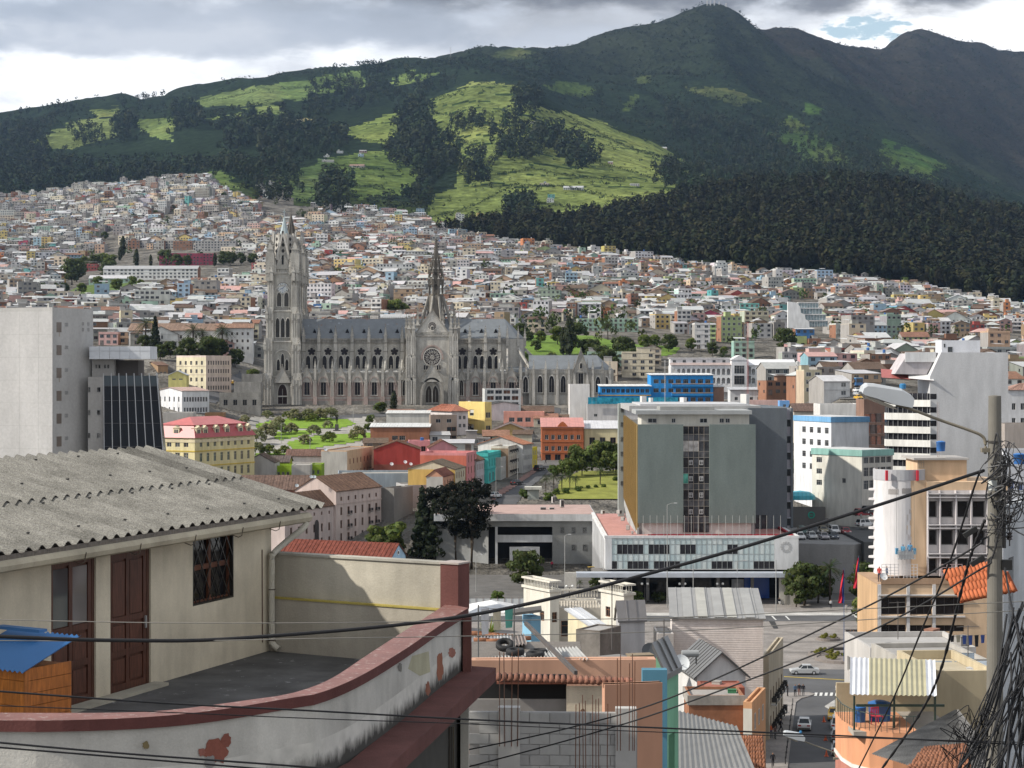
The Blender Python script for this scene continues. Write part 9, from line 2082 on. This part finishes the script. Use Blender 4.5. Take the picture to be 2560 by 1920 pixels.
grove('dark rounded tree on the wooded knoll','r2',[(180,712,68),(192,705,60),(233,668,32),(265,700,46),(415,668,46),(442,670,36),(468,667,30),(560,664,38),(576,664,36),(602,663,32),(632,662,30),(110,704,28),(135,742,36),(100,742,38),(84,738,26),(160,735,30)],900,KN)
grove('lighter green tree on the wooded knoll','r3',[(250,664,32),(262,664,34),(280,668,34),(212,664,26),(245,722,34),(292,730,36),(275,700,30),(330,716,28),(205,735,30),(352,722,26)],900,KN)
grove('dark columnar tree on the wooded knoll','y1',[(341,668,46),(537,666,34),(308,640,50),(300,652,34),(377,668,32)],900,KN)
grove('round tree scattered among the hillside houses','r2',[(262,600,22),(150,520,14),(240,505,14),(390,540,16),(455,550,14),(700,560,18),(760,545,18),(640,500,22),(600,520,18),(560,500,20),(855,652,26),(1000,700,22),(1905,806,40),(1030,760,24),(60,640,16),(2240,800,22),(2310,770,22),(2345,772,20),(1240,560,26)],900,'trees among the hillside houses')
grove('tree behind the nave roof of the basilica','r3',[(945,800,44),(965,800,56),(990,802,58),(1008,800,42)],850)
CV = 'trees around the convent'
grove('dark tall conifer in front of the convent','c1',[(388,885,92)],700,CV)
grove('dark broad tree below the convent','r2',[(360,880,44),(425,895,44),(470,902,60),(520,905,66),(545,900,56),(400,900,40),(450,905,36),(588,918,48)],700,CV)
grove('palm tree beside the convent','m2',[(365,880,88),(483,892,84),(506,890,72),(556,892,84)],700,CV)
grove('bright green tree beside the convent','r3',[(532,900,60),(590,885,36),(632,962,42)],690,CV)
RP = 'trees in the hillside park right of the basilica'
grove('dark round tree in the hillside park','r2',[(1300,852,46),(1322,855,28),(1480,895,50),(1500,925,64),(1520,942,72),(1560,900,60),(1580,925,56),(1545,885,44),(1460,890,44),(1440,868,64),(1672,880,46),(1960,884,66),(1780,890,36),(1620,900,44),(1340,880,30)],820,RP)
grove('light green tree in the hillside park','r3',[(1395,862,50),(1352,858,34),(1380,915,38),(1610,870,36),(1636,868,34),(1728,878,36),(1810,888,24),(1310,905,26)],820,RP)
grove('tall dark tree in the hillside park','y1',[(1424,892,100),(1408,888,70)],820,RP)
grove('palm tree above the arcaded school','m2',[(1520,850,52),(1806,968,92),(1932,830,36)],740)
GA = 'plants in the garden beside the bank'
grove('large dark green tree in the garden beside the bank','r1',[(1455,1192,92),(1505,1184,96),(1540,1190,80),(1420,1196,60)],500,GA)
grove('yucca clump in the garden','m1',[(1365,1232,46),(1385,1226,46),(1405,1228,44),(1425,1224,44),(1500,1214,52),(1440,1226,40)],480,GA,'yucca')
grove('light green bush in the garden','b1',[(1312,1248,32),(1374,1252,26),(1390,1238,22),(1415,1236,22),(1445,1230,20),(1470,1224,14),(1490,1222,14),(1510,1220,14),(1540,1205,18),(1385,1190,34)],480,GA,'bush')
for px,py,h,k,lb in ((1092,1400,190,'p2','left dark pine in front of the banking hall'),(1140,1406,205,'p1','middle dark pine in front of the banking hall'),(1178,1424,232,'p1','right tallest dark pine in front of the banking hall'),(1056,1402,178,'c1','narrow pointed dark conifer left of the pines'),(1086,1404,150,'c1','shorter pointed dark conifer beside the left pine'),(970,1402,112,'r1','leafy olive green tree between hotel and pines'),(1310,1472,100,'r2','dark bushy tree at the entrance yard of the banking hall'),(2075,1512,118,'m1','large spreading palm beside the flags'),(2010,1514,112,'r2','dark tree right of the bank podium'),(2044,1508,98,'r2','dark tree behind the large palm'),(1990,1518,66,'r2','low dark tree at the bank corner'),(2178,1598,120,'r1','young tree left of the peach block'),(2010,1206,76,'r2','dark tree before the white blue-banded flats'),(2168,1512,110,'r2','dark trees in the gap left of the peach block'),(2090,1266,44,'r3','small tree on the raised courtyard'),(2105,1262,38,'m1','small yucca on the raised courtyard'),(1490,1480,44,'r2','small dark tree at the left of the bank canopy'),(1450,1478,32,'m1','small yucca beside the lamp in front of the bank'),(1768,1482,32,'m1','small palm in the bed before the bank')):
 p,d = at_ground(px,py); p.z -= .2; tree(k,p,h*d/F,lb)
for i,lb in enumerate(ordinals('clipped round shrub in the bed before the bank',6)): px = (1545,1590,1646,1702,1740,1240)[i]; p,d = at_ground(px,1508); tree('b1' if i % 2 else 'b2',p,36*d/F,lb if i < 5 else 'dark bush beside the site fence','shrub','shrub')
ag = MB((.16,.22,.06),'leaf'); rr = random.Random(2)
for i in range(60): a = rr.uniform(0,6.28); e_ = rr.uniform(.25,1.2); L = rr.uniform(.5,.8); v = Vector((math.cos(a)*math.cos(e_),math.sin(a)*math.cos(e_),math.sin(e_)))*L; s = Vector((-math.sin(a),math.cos(a),0))*.025; ag.face([-s,s,v*.7+s*.8,v,v*.7-s*.8],(.12+.1*rr.random(),.2,.05))
a_ = empty('agave',P(1225,1585,76),0,'spiky green agave behind the tin roof','plant'); put('leaves',ag.mesh('leaves'),a_); m = MB((.2,.1,.06)); m.lathe([(.15,-.6),(.2,0),(.001,0)],10); m.build('pot',a_)
# ---- raised parking court right of the bank ----
pk = empty('parking_deck',(XD(1995,398),398,-47),0,'raised grey parking court with curved front wall right of the bank','structure'); S_ = 398/F; zk = ZD(1358,398)+47
m = MB((.25,.24,.235),'concrete'); pts = [(0,40)]+[(11.0*k/8,-3.2*math.sin(math.pi*k/16)) for k in range(9)]+[(13,-1),(13,40)]; m.extrude(pts,-2,zk,'z',(.24,.235,.23)); m.box(-.5,12.2,40,41,zk,zk+4.6,(.15,.145,.14)); m.box(12.2,26,40,41,zk,zk+2,(.2,.195,.19)); m.box(13,30,-4,42,-2,zk+.6,(.09,.09,.09)); m.build('deck',pk)
m = MB((.05,.06,.05),'metal')
for i in range(14): m.box(i*.9-.02,i*.9+.02,36-.02,36+.02,zk+4.6,zk+8.2);
m.build('mesh_fence',pk); m = MB((.04,.40,.30),'paint'); m.lathe([(.55,0),(.8,0),(.8,.05),(.55,.05)],18); m.box(-.5,.5,-.08,.08,0,.04); o = m.build('round_sign',pk,(9.0,39.9,zk+2.8)); o.rotation_euler = (math.pi/2,0,0)
m = MB((.05,.36,.45),'plastic'); m.lathe([(3.6,0),(3.4,.9),(2.2,1.7),(.01,2.0)],18); tag(m.build('dome_tent',None,P(2000,1248,440)),'turquoise dome cover in the courtyard right of the bank','cover')
# ---- cars ----
U = math.atan2(44,7.6); SIL,WHT,BLK,RED,YEL = (.42,.43,.44),(.66,.66,.66),(.02,.02,.022),(.30,.02,.03),(.62,.36,.02)
for k,c,px,py,hd,lb,tx in (('sedan',WHT,2011,1822,U,'white sedan driving away up the street',0),('sedan',YEL,2086,1798,U+math.pi,'yellow taxi with roof sign parked facing the camera',1),('suv',WHT,2095,1822,U,'white jeep parked behind the yellow taxi',0),('hatch',SIL,2094,1850,U,'silver hatchback parked third in the kerb row',0),('sedan',SIL,2096,1884,U,'silver sedan parked nearest in the kerb row',0),('sedan',SIL,2011,1686,math.pi,'silver sedan crossing the plaza street sideways',0),('sedan',WHT,2168,1549,math.pi,'white car on the avenue behind the flags',0),('sedan',BLK,1292,1214,1.05,'black car parked at the pavement of the sloping street',0),('suv',BLK,1349,1178,1.05,'black car at the top of the sloping street',0),('hatch',WHT,1239,1246,1.05,'white car at the foot of the sloping street behind the pine',0),('hatch',WHT,758,1050,2.9,'white van parked between the park trees',0),('sedan',YEL,582,962,1.2,'yellow taxi climbing the street left of the basilica',1)):
 p,d = at_ground(px,py); p.z += .20 if py < 1300 else .06; car(k,c,p,hd,lb,'taxi' if tx else 'car','car',sign=bool(tx))
for k,c,px,dz,lb in (('suv',(.05,.10,.09),2006,22,'dark green jeep in the parking court'),('suv',(.06,.065,.07),2033,24,'grey jeep second in the back row of the parking court'),('hatch',(.25,.22,.15),2058,25,'beige car in the back row of the parking court'),('suv',WHT,2086,24,'white pickup in the back row of the parking court'),('sedan',RED,2114,22,'red sedan in the parking court'),('hatch',WHT,2000,9,'white car at the left front of the parking court'),('hatch',SIL,2030,10,'silver car in the front row of the parking court'),('hatch',(.30,.28,.30),2060,9,'pale car in the front row of the parking court'),('hatch',(.07,.08,.1),2084,10,'dark car at the right front of the parking court')):
 car(k,c,(XD(px,398+dz),398+dz,-47+zk+.02),-math.pi/2+.05,lb)
for c,px,py,lb in ((RED,2158,1290,'dark red car on the ramp beyond the parking court'),((.05,.05,.055),2177,1283,'dark car above the red one on the ramp'),(WHT,2163,1316,'white car lowest on the ramp beside the peach tower')): car('suv',c,P(px,py,425),.5,lb)
def bus(px,py,d,lb):
 e = empty('bus',P(px,py,d),-1.45,lb,'bus','buses on the hill street'); m = MB((.04,.13,.30),'gloss'); m.box(-5,5,-1.25,1.25,.4,3.0); m.box(-4.9,4.9,-1.2,1.2,3.0,3.15,(.35,.45,.5)); m.build('body',e); g = MB((.03,.035,.04),'glass'); g.box(5,5.03,-1.1,1.1,1.4,2.7); g.box(-4.6,4.6,-1.28,-1.25,1.5,2.5); g.box(-4.6,4.6,1.25,1.28,1.5,2.5); g.build('windows',e)
 for x in (-3,3):
  for y in (-1.15,1.15): put('wheel',WHEEL,e,(x,y,.45),scale=1.45)
bus(2138,966,668,'blue bus coming down the hill street'); bus(2108,938,700,'blue bus parked at the left of the hill street')
for c,px,py,d,lb,t in ((WHT,2143,980,640,'white car below the blue bus',0),(SIL,2144,988,628,'silver car behind the white one below the bus',0),(YEL,2146,998,612,'yellow taxi lowest on the hill street',1),(YEL,2117,899,850,'yellow taxi highest on the hill street',1),(WHT,2120,911,830,'white and black car on the upper hill street',0),(RED,2107,919,780,'red car on the upper hill street',0)): car('sedan',c,P(px,py,d),-1.4,lb,'taxi' if t else 'car','car',sign=bool(t))
f = empty('forklift',P(1481,1424,425),.4,'yellow forklift beside the white podium wall','forklift'); f.location.z = PZ+.05; m = MB((.50,.33,.05),'gloss'); m.box(-1.2,.8,-.55,.55,.35,1.1); m.build('body',f); m = MB((.03,.03,.03),'metal')
for x,y in ((-.9,-.5),(-.9,.5),(.6,-.5),(.6,.5)): m.box(x-.04,x+.04,y-.04,y+.04,1.1,2.2)
m.box(-1,.7,-.55,.55,2.2,2.28,(.45,.30,.05)); m.box(.9,1.0,-.4,-.3,.1,2.6); m.box(.9,1.0,.3,.4,.1,2.6); m.build('mast',f)
for x in (-.8,.5):
 for y in (-.55,.55): put('wheel',WHEEL,f,(x,y,.31))
# ---- people ----
DK,NV,GR = (.02,.02,.025),(.03,.05,.10),(.12,.12,.12)
for ps,px,py,rz,sh,pa,lb in (('stand',1969,1744,1.2,DK,DK,'person in black with a bag, leftmost of four at the corner'),('stand',1988,1744,.2,(.10,.16,.25),DK,'person in blue jacket, second of four at the corner'),('stand',1998,1742,-.2,DK,(.2,.1,.08),'person in dark top, third of four at the corner'),('stand',2008,1743,3,DK,GR,'person in black shirt, rightmost of four at the corner'),('stand',1946,1768,.5,(.45,.04,.04),NV,'person in red jacket by the corner house wall'),('stand',1936,1786,1,DK,DK,'person in black beside the corner house'),('walk',1952,1834,1.2,DK,DK,'person in black walking along the pavement'),('stand',1928,1848,.4,(.5,.12,.05),NV,'person in orange shirt on the pavement'),('stand',1938,1852,2,(.2,.15,.15),GR,'person in grey beside the orange shirt'),('walk',1932,1922,0,DK,DK,'person in black nearest on the pavement'),('sit',1691,1520,0,(.5,.5,.5),DK,'person in white sitting at the plaza edge'),('sit',1711,1520,0,(.35,.04,.05),DK,'person in red sitting at the plaza edge'),('sit',1948,1512,.2,DK,(.6,.6,.6),'person in black sitting on the bank steps'),('sit',1978,1504,.5,(.4,.04,.05),DK,'person in red sitting by the end pier'),('stand',1924,1484,3,(.4,.45,.5),DK,'person in pale shirt at the blue cash machines'),('stand',1929,1490,2.5,(.45,.2,.22),NV,'person in pink shirt at the blue cash machines'),('stand',2077,1522,0,(.5,.5,.5),DK,'person in white below the large palm'),('stand',2116,1534,0,(.4,.38,.36),(.3,.28,.25),'person in beige between the flags'),('sit',2126,1594,.5,DK,DK,'person in black on the plaza bench, left of two'),('sit',2134,1596,.3,(.3,.05,.05),DK,'person in dark red on the plaza bench, right of two'),('stand',1380,1424,.2,(.30,.02,.06),DK,'person in crimson before the banking hall'),('walk',1364,1162,1.5,DK,DK,'person crossing before the orange building'),('walk',2090,1742,1.6,(.35,.33,.33),GR,'person on the zebra crossing')):
 p,d = at_ground(px,py)
 if py > 1435: p.z = PZ+(.17 if 1740 < py and px < 2030 else .05)
 person(ps,p+Vector((0,0,.02 if py > 1435 else .2)),rz,sh,pa,lb)
# ---- poles, lamps, flags, masts ----
def post(px,pyb,pyt,r,lb,nm='lamp_post',cat='lamp post',col=(.30,.30,.29),d=None,arm=0,globes=0):
 d = d or gd(px,pyb); h = (pyb-pyt)*d/F; p = P(px,pyb,d); e = empty(nm,p,0,lb,cat); m = MB(col,'metal'); m.tube([(0,0,-.8),(0,0,h)],[r,r*.7],8)
 if globes: m.tube([(-.55,0,h),(0,0,h-.12),(.55,0,h)],.03,5)
 m.build('shaft',e)
 if arm: m = MB(col,'metal'); m.tube([(0,0,h),(arm*.5,0,h+.3),(arm,0,h+.35)],.04,5); m.box(arm-.3,arm+.3,-.12,.12,h+.28,h+.4,(.5,.5,.5)); m.build('lamp_head',e)
 for x in ((-.55,.55) if globes else ()): m = MB((.66,.66,.63),'lampglass'); m.ball((x,0,h+.2),.24,8); m.build('globe',e)
for i,px in enumerate((1612,1706,1800,1965)): post(px,1512,1462,.06,ordinals('black double-globe lamp in front of the bank',4)[i],col=(.03,.03,.03),globes=1)
post(1424,1540,1468,.09,'ornate black lamp with globes behind the villa',col=(.02,.02,.02),globes=1)
for px,b,t,a,lb in ((1668,1520,1262,1.6,'tall pale lamp mast left of centre before the bank'),(1733,1518,1395,2,'twin-headed lamp mast before the bank canopy'),(1843,1512,1405,1.5,'lamp mast with number board before the entrance'),(1940,1532,1400,0,'thin pale mast beside the bank steps'),(1412,1490,1340,1,'black mast at the left end of the bank canopy'),(1190,1480,1390,1,'grey lamp mast by the yard gate'),(1240,1250,1170,1.6,'lamp mast on the pavement of the sloping street'),(1294,1210,1140,1.5,'pole with wires by the cream row house'),(703,1110,1060,1,'slender lamp in the middle of the park'),(775,1126,1090,1,'slender lamp at the lower edge of the park'),(883,1060,1022,1.2,'twin lamp by the basilica street')): post(px,b,t,.09,lb,arm=a)
for i,(px,b,t) in enumerate(((2110,1660,1420),(2147,1600,1390))):
 d = gd(px,b); e = empty('flagpole',P(px,b,d),0,('left red and blue flag hanging limp on its pole','right red and blue flag hanging limp on its pole')[i],'flag'); h = (b-t)*d/F; m = MB((.06,.10,.20),'metal'); m.tube([(0,0,-.5),(0,0,h)],[.07,.04],8); m.build('pole',e)
 for s,col in ((0,(.03,.05,.20)),(1,(.50,.03,.05))):
  m = MB(col,'paint')
  for k in range(10):
   z0,z1 = h-.3-k*.52,h-.3-(k+1)*.52; w0,w1 = .25+.10*k,.25+.10*(k+1)
   def fx(w,z,q): return (-(w*q)*(.75 if s else .34)-(.30*w if s else 0)*(1-q),.12*math.sin(z*1.7+q*5),z)
   a,b_ = (0,1)
   for j in range(4): q0,q1 = j/4,(j+1)/4; m.face([fx(w0,z0,q0),fx(w0,z0,q1),fx(w1,z1,q1),fx(w1,z1,q0)])
  m.build('flag_cloth',e)
def mast(px,pyb,pyt,d,w,lb,col):
 e = empty('lattice_mast',P(px,pyb,d),0,lb,'antenna mast'); h = (pyb-pyt)*d/F; n = int(h/(w*1.6))
 for a in range(3):
  m = MB(col,'metal'); p = (w*math.cos(a*2.094),w*math.sin(a*2.094)); m.tube([(*p,0),(*p,h)],w*.09,4); q = (w*math.cos((a+1)*2.094),w*math.sin((a+1)*2.094))
  for k in range(n): z = k*h/n; m.obox((*p,z),(*q,z+h/n),w*.09,w*.09)
  m.build('lattice_side',e)
mast(2345,1190,1005,210,.14,'thin lattice antenna mast on the peach block',(.30,.25,.24)); mast(1869,1020,805,600,.3,'red and white lattice mast behind the bank tower',(.36,.10,.09)); mast(1662,1010,900,600,.25,'grey lattice mast in front of the blue school',(.45,.45,.45)); mast(1126,156,118,5000,1.8,'tiny pylon standing on the ridge skyline',(.25,.25,.26))
for i,(px,t) in enumerate(((1768,2),(1776,-6),(1786,0),(1798,6),(1815,10))): m = MB((.4,.4,.4),'metal'); m.box(-2,2,-2,2,-12,(18-t)*5800/F); tag(m.build('antenna',None,P(px,16,5795)),ordinals('tiny antenna on the highest mountain top',5)[i],'antenna','antennas on the summit')
def dish(px,py,d,r,col,lb,rz=.3):
 e = empty('satellite_dish',P(px,py,d),rz,lb,'satellite dish','satellite dishes on the roofs'); m = MB(col,'plastic'); m.lathe([(.001,.0),(r*.4,.03*r),(r*.75,.1*r),(r,.2*r)],18); o = m.build('reflector',e); o.rotation_euler = (1.0,0,0); m = MB((.2,.2,.2),'metal'); m.tube([(0,.05,0),(0,.15,-r*1.3)],r*.06,5); m.tube([(0,0,-r*.3),(0,-r*.9,-r*.1)],r*.05,5); m.build('mount',e)
for px,py,d,r,c,lb in ((1627,1632,95,.5,(.07,.075,.08),'large dark mesh satellite dish behind the blue parapet'),(1703,1657,82,.36,(.60,.62,.62),'white satellite dish before the whitewashed warehouse'),(814,1124,546,.5,(.5,.52,.54),'satellite dish on the grey side wall of the peach house'),(778,1192,455,.42,(.45,.5,.52),'left dish on the pink hotel gable'),(786,1192,455,.42,(.45,.5,.52),'right dish on the pink hotel gable'),(742,1214,452,.45,(.42,.46,.48),'dish low at the left of the pink hotel'),(979,1160,518,.5,(.55,.55,.55),'dish on the mustard roof, leftmost'),(1013,1155,520,.5,(.55,.55,.55),'dish on the mustard roof, middle'),(1027,1160,520,.45,(.55,.55,.55),'dish on the mustard roof, rightmost'),(2209,1442,203,.42,(.6,.6,.6),'white dish on the terrace of the peach block')): dish(px,py,d,r,c,lb)
t = empty('solar_boiler',P(1725,1634,92),.1,'grey cylindrical solar boiler on the roof beside the white dish','boiler'); m = MB((.28,.29,.29),'metal'); m.tube([(-.4,0,0),(.4,0,0)],.17,14); m.build('drum',t); m = MB((.1,.1,.1),'metal')
for x in (-.3,.3): m.box(x-.02,x+.02,-.1,.1,-.5,-.1)
m.build('stand',t)
for i,(px,py) in enumerate(((2060,1806),(2064,1852),(2066,1892))): p,d = at_ground(px,py); e = empty('traffic_cone',(p.x,p.y,PZ+.07),0,ordinals('orange traffic cone beside the parked cars',3)[i],'cone','traffic cones'); m = MB((.55,.10,.03),'plastic'); m.lathe([(.20,.04),(.04,.72),(.001,.73)],10); m.build('body',e); m = MB((.50,.09,.03),'plastic'); m.box(-.26,.26,-.26,.26,0,.04); m.build('foot',e)
bl = MB((.03,.03,.03),'metal'); bl.lathe([(.06,0),(.06,.8),(.07,.85),(.001,.9)],8); bm2 = bl.mesh('bollard')
for i in range(12): py = 1765+i*13.5; p,d = at_ground(1982-i*1.7,py); tag(put('bollard',bm2,None,(p.x,p.y,PZ+.17)),'black pavement bollard, '+('farthest','nearest')[i > 5]+' half of the row, '+ORD[i % 6].split(' ')[0].replace('leftmost','first')+' one from the corner side','bollard','bollards along the pavement')
for i,(px,py,r) in enumerate(((2070,1600,2.0),(2058,1638,2.4),(2110,1650,4.6))):
 d = gd(px,py); e = empty('round_planter',(XD(px,d),d,PZ),0,('small round stone planter with shrubs on the plaza','middle round stone planter with bright shrubs','large curved stone planter bed at the right of the plaza')[i],'planter'); m = MB((.20,.175,.16),'concrete'); m.lathe([(r,0),(r,.45),(r-.3,.45),(r-.3,.3),(.01,.35)],24); m.build('kerb',e)
 for k in range(3+i*2): a = k*1.9; put('shrub',TREES['b3'][1],e,(r*.5*math.cos(a),r*.5*math.sin(a),.2),scale=(.6,.6,.5))
for i,(px,py,w) in enumerate(((2105,1625,4.5),(2140,1580,4.0))): d = gd(px,py); e = empty('stone_bench',(XD(px,d),d,PZ),.1,('long dark stone bench on the planter','stone bench under the right flag')[i],'bench'); m = MB((.13,.12,.115),'concrete'); m.box(-w/2,w/2,-.4,.4,.35,.5); m.build('seat',e); m = MB((.11,.1,.095),'concrete'); m.box(-w/2+.2,w/2-.2,-.25,.25,0,.35); m.build('base',e)
s = empty('statue',at_ground(842,1078,600)[0],0,'dark bronze statue on a tall plinth in the park','statue'); m = MB((.10,.095,.09),'stone'); m.box(-.6,.6,-.6,.6,-.5,2.4); m.box(-1.2,1.2,-1.2,1.2,-.5,.4); m.build('plinth',s); o = put('figure',make_pose('stand'),s,(0,0,2.4),scale=1.7); o.data.materials.append(mat('rubber'))
k = empty('kiosk',at_ground(1333,1250)[0],0,'pale kiosk with overhanging flat slab at the garden corner','kiosk'); m = MB((.40,.42,.38),'paint'); m.box(-1.5,1.5,0,2.4,-1,2.6); m.build('body',k); m = MB((.55,.54,.48),'paint'); m.box(-2.2,2.2,-.6,3,2.6,3.3); m.build('slab',k)
for i,(px,py,d,w,h) in enumerate(((1358,1279,455,1.4,1.1),(1379,1279,456,1.2,1.0),(1405,1268,462,.9,1.8),(1383,1258,468,.7,1.6),(1507,1285,425,.8,.8),(1548,1285,430,1.1,.9),(1557,1302,412,.9,.8),(1570,1325,392,1.0,1.0),(1581,1335,386,.6,.6),(1608,1008,430,1.5,1.6),(1627,1010,428,.9,1.4),(1708,1008,428,1.3,1.3),(1862,1012,424,1.6,2.4))): e = empty('roof_unit',P(px,py,d),.2*i,(ordinals('grey air conditioner on the red bank roof',9)+ordinals('pale tank on top of the bank tower',4))[i],'roof unit','machines on the bank roofs'); m = MB((.40,.39,.37) if i < 9 else (.55,.54,.52),'plastic'); m.box(-w/2,w/2,-w*.35,w*.35,.1,h); m.box(-w/2+.1,w/2-.1,-w*.36,-w*.35,.25,h-.15,(.06,.06,.06)); m.build('casing',e); m = MB((.1,.1,.1),'metal'); m.box(-w/2,w/2,-w*.3,w*.3,0,.1); m.build('feet',e)
be = bpy.data.objects['bank_building']
fp = MB((.42,.42,.40),'metal'); fp.tube([(0,0,0),(0,0,4.0)],.035,5); fpm = fp.mesh('flagpole')
for i in range(21): put('flagpole',fpm,be,(26+i*1.36,.35,-33.2-PZ))
# ---- clutter on the near roofs ----
def washing(px,py,d,w,n,lb):
 e = empty('washing_line',P(px,py,d),.1,lb,'washing line'); m = MB((.1,.1,.1),'metal')
 for x in (0,w): m.tube([(x,0,-.2),(x,0,1.7)],.025,5)
 m.tube([(0,0,1.65),(w/2,0,1.55),(w,0,1.65)],.008,4); m.build('line',e)
 for i in range(n): c = random.choice(((.5,.5,.52),(.35,.05,.06),(.06,.10,.30),(.10,.30,.25),(.03,.03,.035),(.45,.40,.30))); a = w*(i+.2)/n; k = MB(c,'paint'); h = random.uniform(.5,.95); k.face([(a,0,1.58),(a+w/n*.7,.02,1.58),(a+w/n*.66,.08,1.58-h),(a+.03,-.06,1.58-h)]); k.build('garment',e)
washing(2372,1640,148,3.4,7,'washing line with clothes on the flat roof below the peach block'); washing(1085,1148,570,5.5,8,'washing line with dark clothes on the pink terrace'); washing(1196,1640,64,1.2,3,'short washing line beside the tyres')
for i,(px,py,d,w,h,c,lb) in enumerate(((2300,1640,147,1.6,.5,(.20,.19,.18),'low grey block of masonry on the flat roof terrace'),(2260,1612,156,3.6,.06,(.30,.30,.31),'long sheet of metal lying on the flat roof terrace'),(2405,1622,152,1.1,1.0,(.27,.255,.24),'grey rooftop cistern box near the pole'),(2330,1600,160,1.3,.9,(.33,.17,.12),'brick stub left standing on the far flat roof'),(1792,1716,187,.9,.5,(.35,.33,.3),'pale crate on the red tiled terrace'),(1830,1740,181,.7,.6,(.06,.2,.1),'green drum on the concrete parapet roof'),(1600,1664,66,.5,.35,(.30,.24,.17),'wooden box behind the blue parapet'),(1540,1660,66,.9,.2,(.26,.25,.24),'stack of grey blocks behind the blue parapet'),(2440,1700,112,.8,.7,(.5,.5,.5),'white rooftop tank on the beige house'))):
 m = MB(c,'concrete'); m.box(-w/2,w/2,-.4,.4,0,h); m.box(-w/2-.03,w/2+.03,-.43,.43,h,h+.05,tuple(v*.8 for v in c)); tag(m.build('roof_box',None,P(px,py,d),.3*i),lb,'roof box')
for px,py,d,h,lb in ((1660,1625,93,1.6,'thin antenna pole beside the dark dish'),(1530,1600,105,3.2,'crossbar aerial pole before the stained party wall'),(2245,1580,152,2.6,'bent pipe standing on the flat roof terrace'),(2420,1655,118,2.4,'aerial pole beside the solar panels')):
 e = empty('aerial',P(px,py+6,d),0,lb,'aerial'); m = MB((.10,.09,.085),'metal'); m.tube([(0,0,-.4),(0,0,h)],.03,5); m.build('pole',e); m = MB((.12,.11,.1),'metal'); m.tube([(-.7,0,h-.1),(.7,0,h-.05)],.02,5); m.build('crossbar',e)
# ---------------- air ----------------
def build_haze():
 m = MB(); m.box(-9000,9000,-300,9500,-60,1500)
 me = bpy.data.meshes.new('haze'); me.from_pydata(m.v,[],m.f)
 o = put('haze',me); tag(o,'thin bluish haze over the whole valley','haze',kind='stuff')
 mt = bpy.data.materials.new('haze'); mt.use_nodes = True; t = NT(mt.node_tree)
 v = t.n('ShaderNodeVolumePrincipled',ins={'Color': (0.46,0.66,1.0,1),'Density': 3.0e-5,'Anisotropy': 0.6})
 t.n('ShaderNodeOutputMaterial',ins={1: v.outputs[0]})
 me.materials.append(mt)
build_haze()
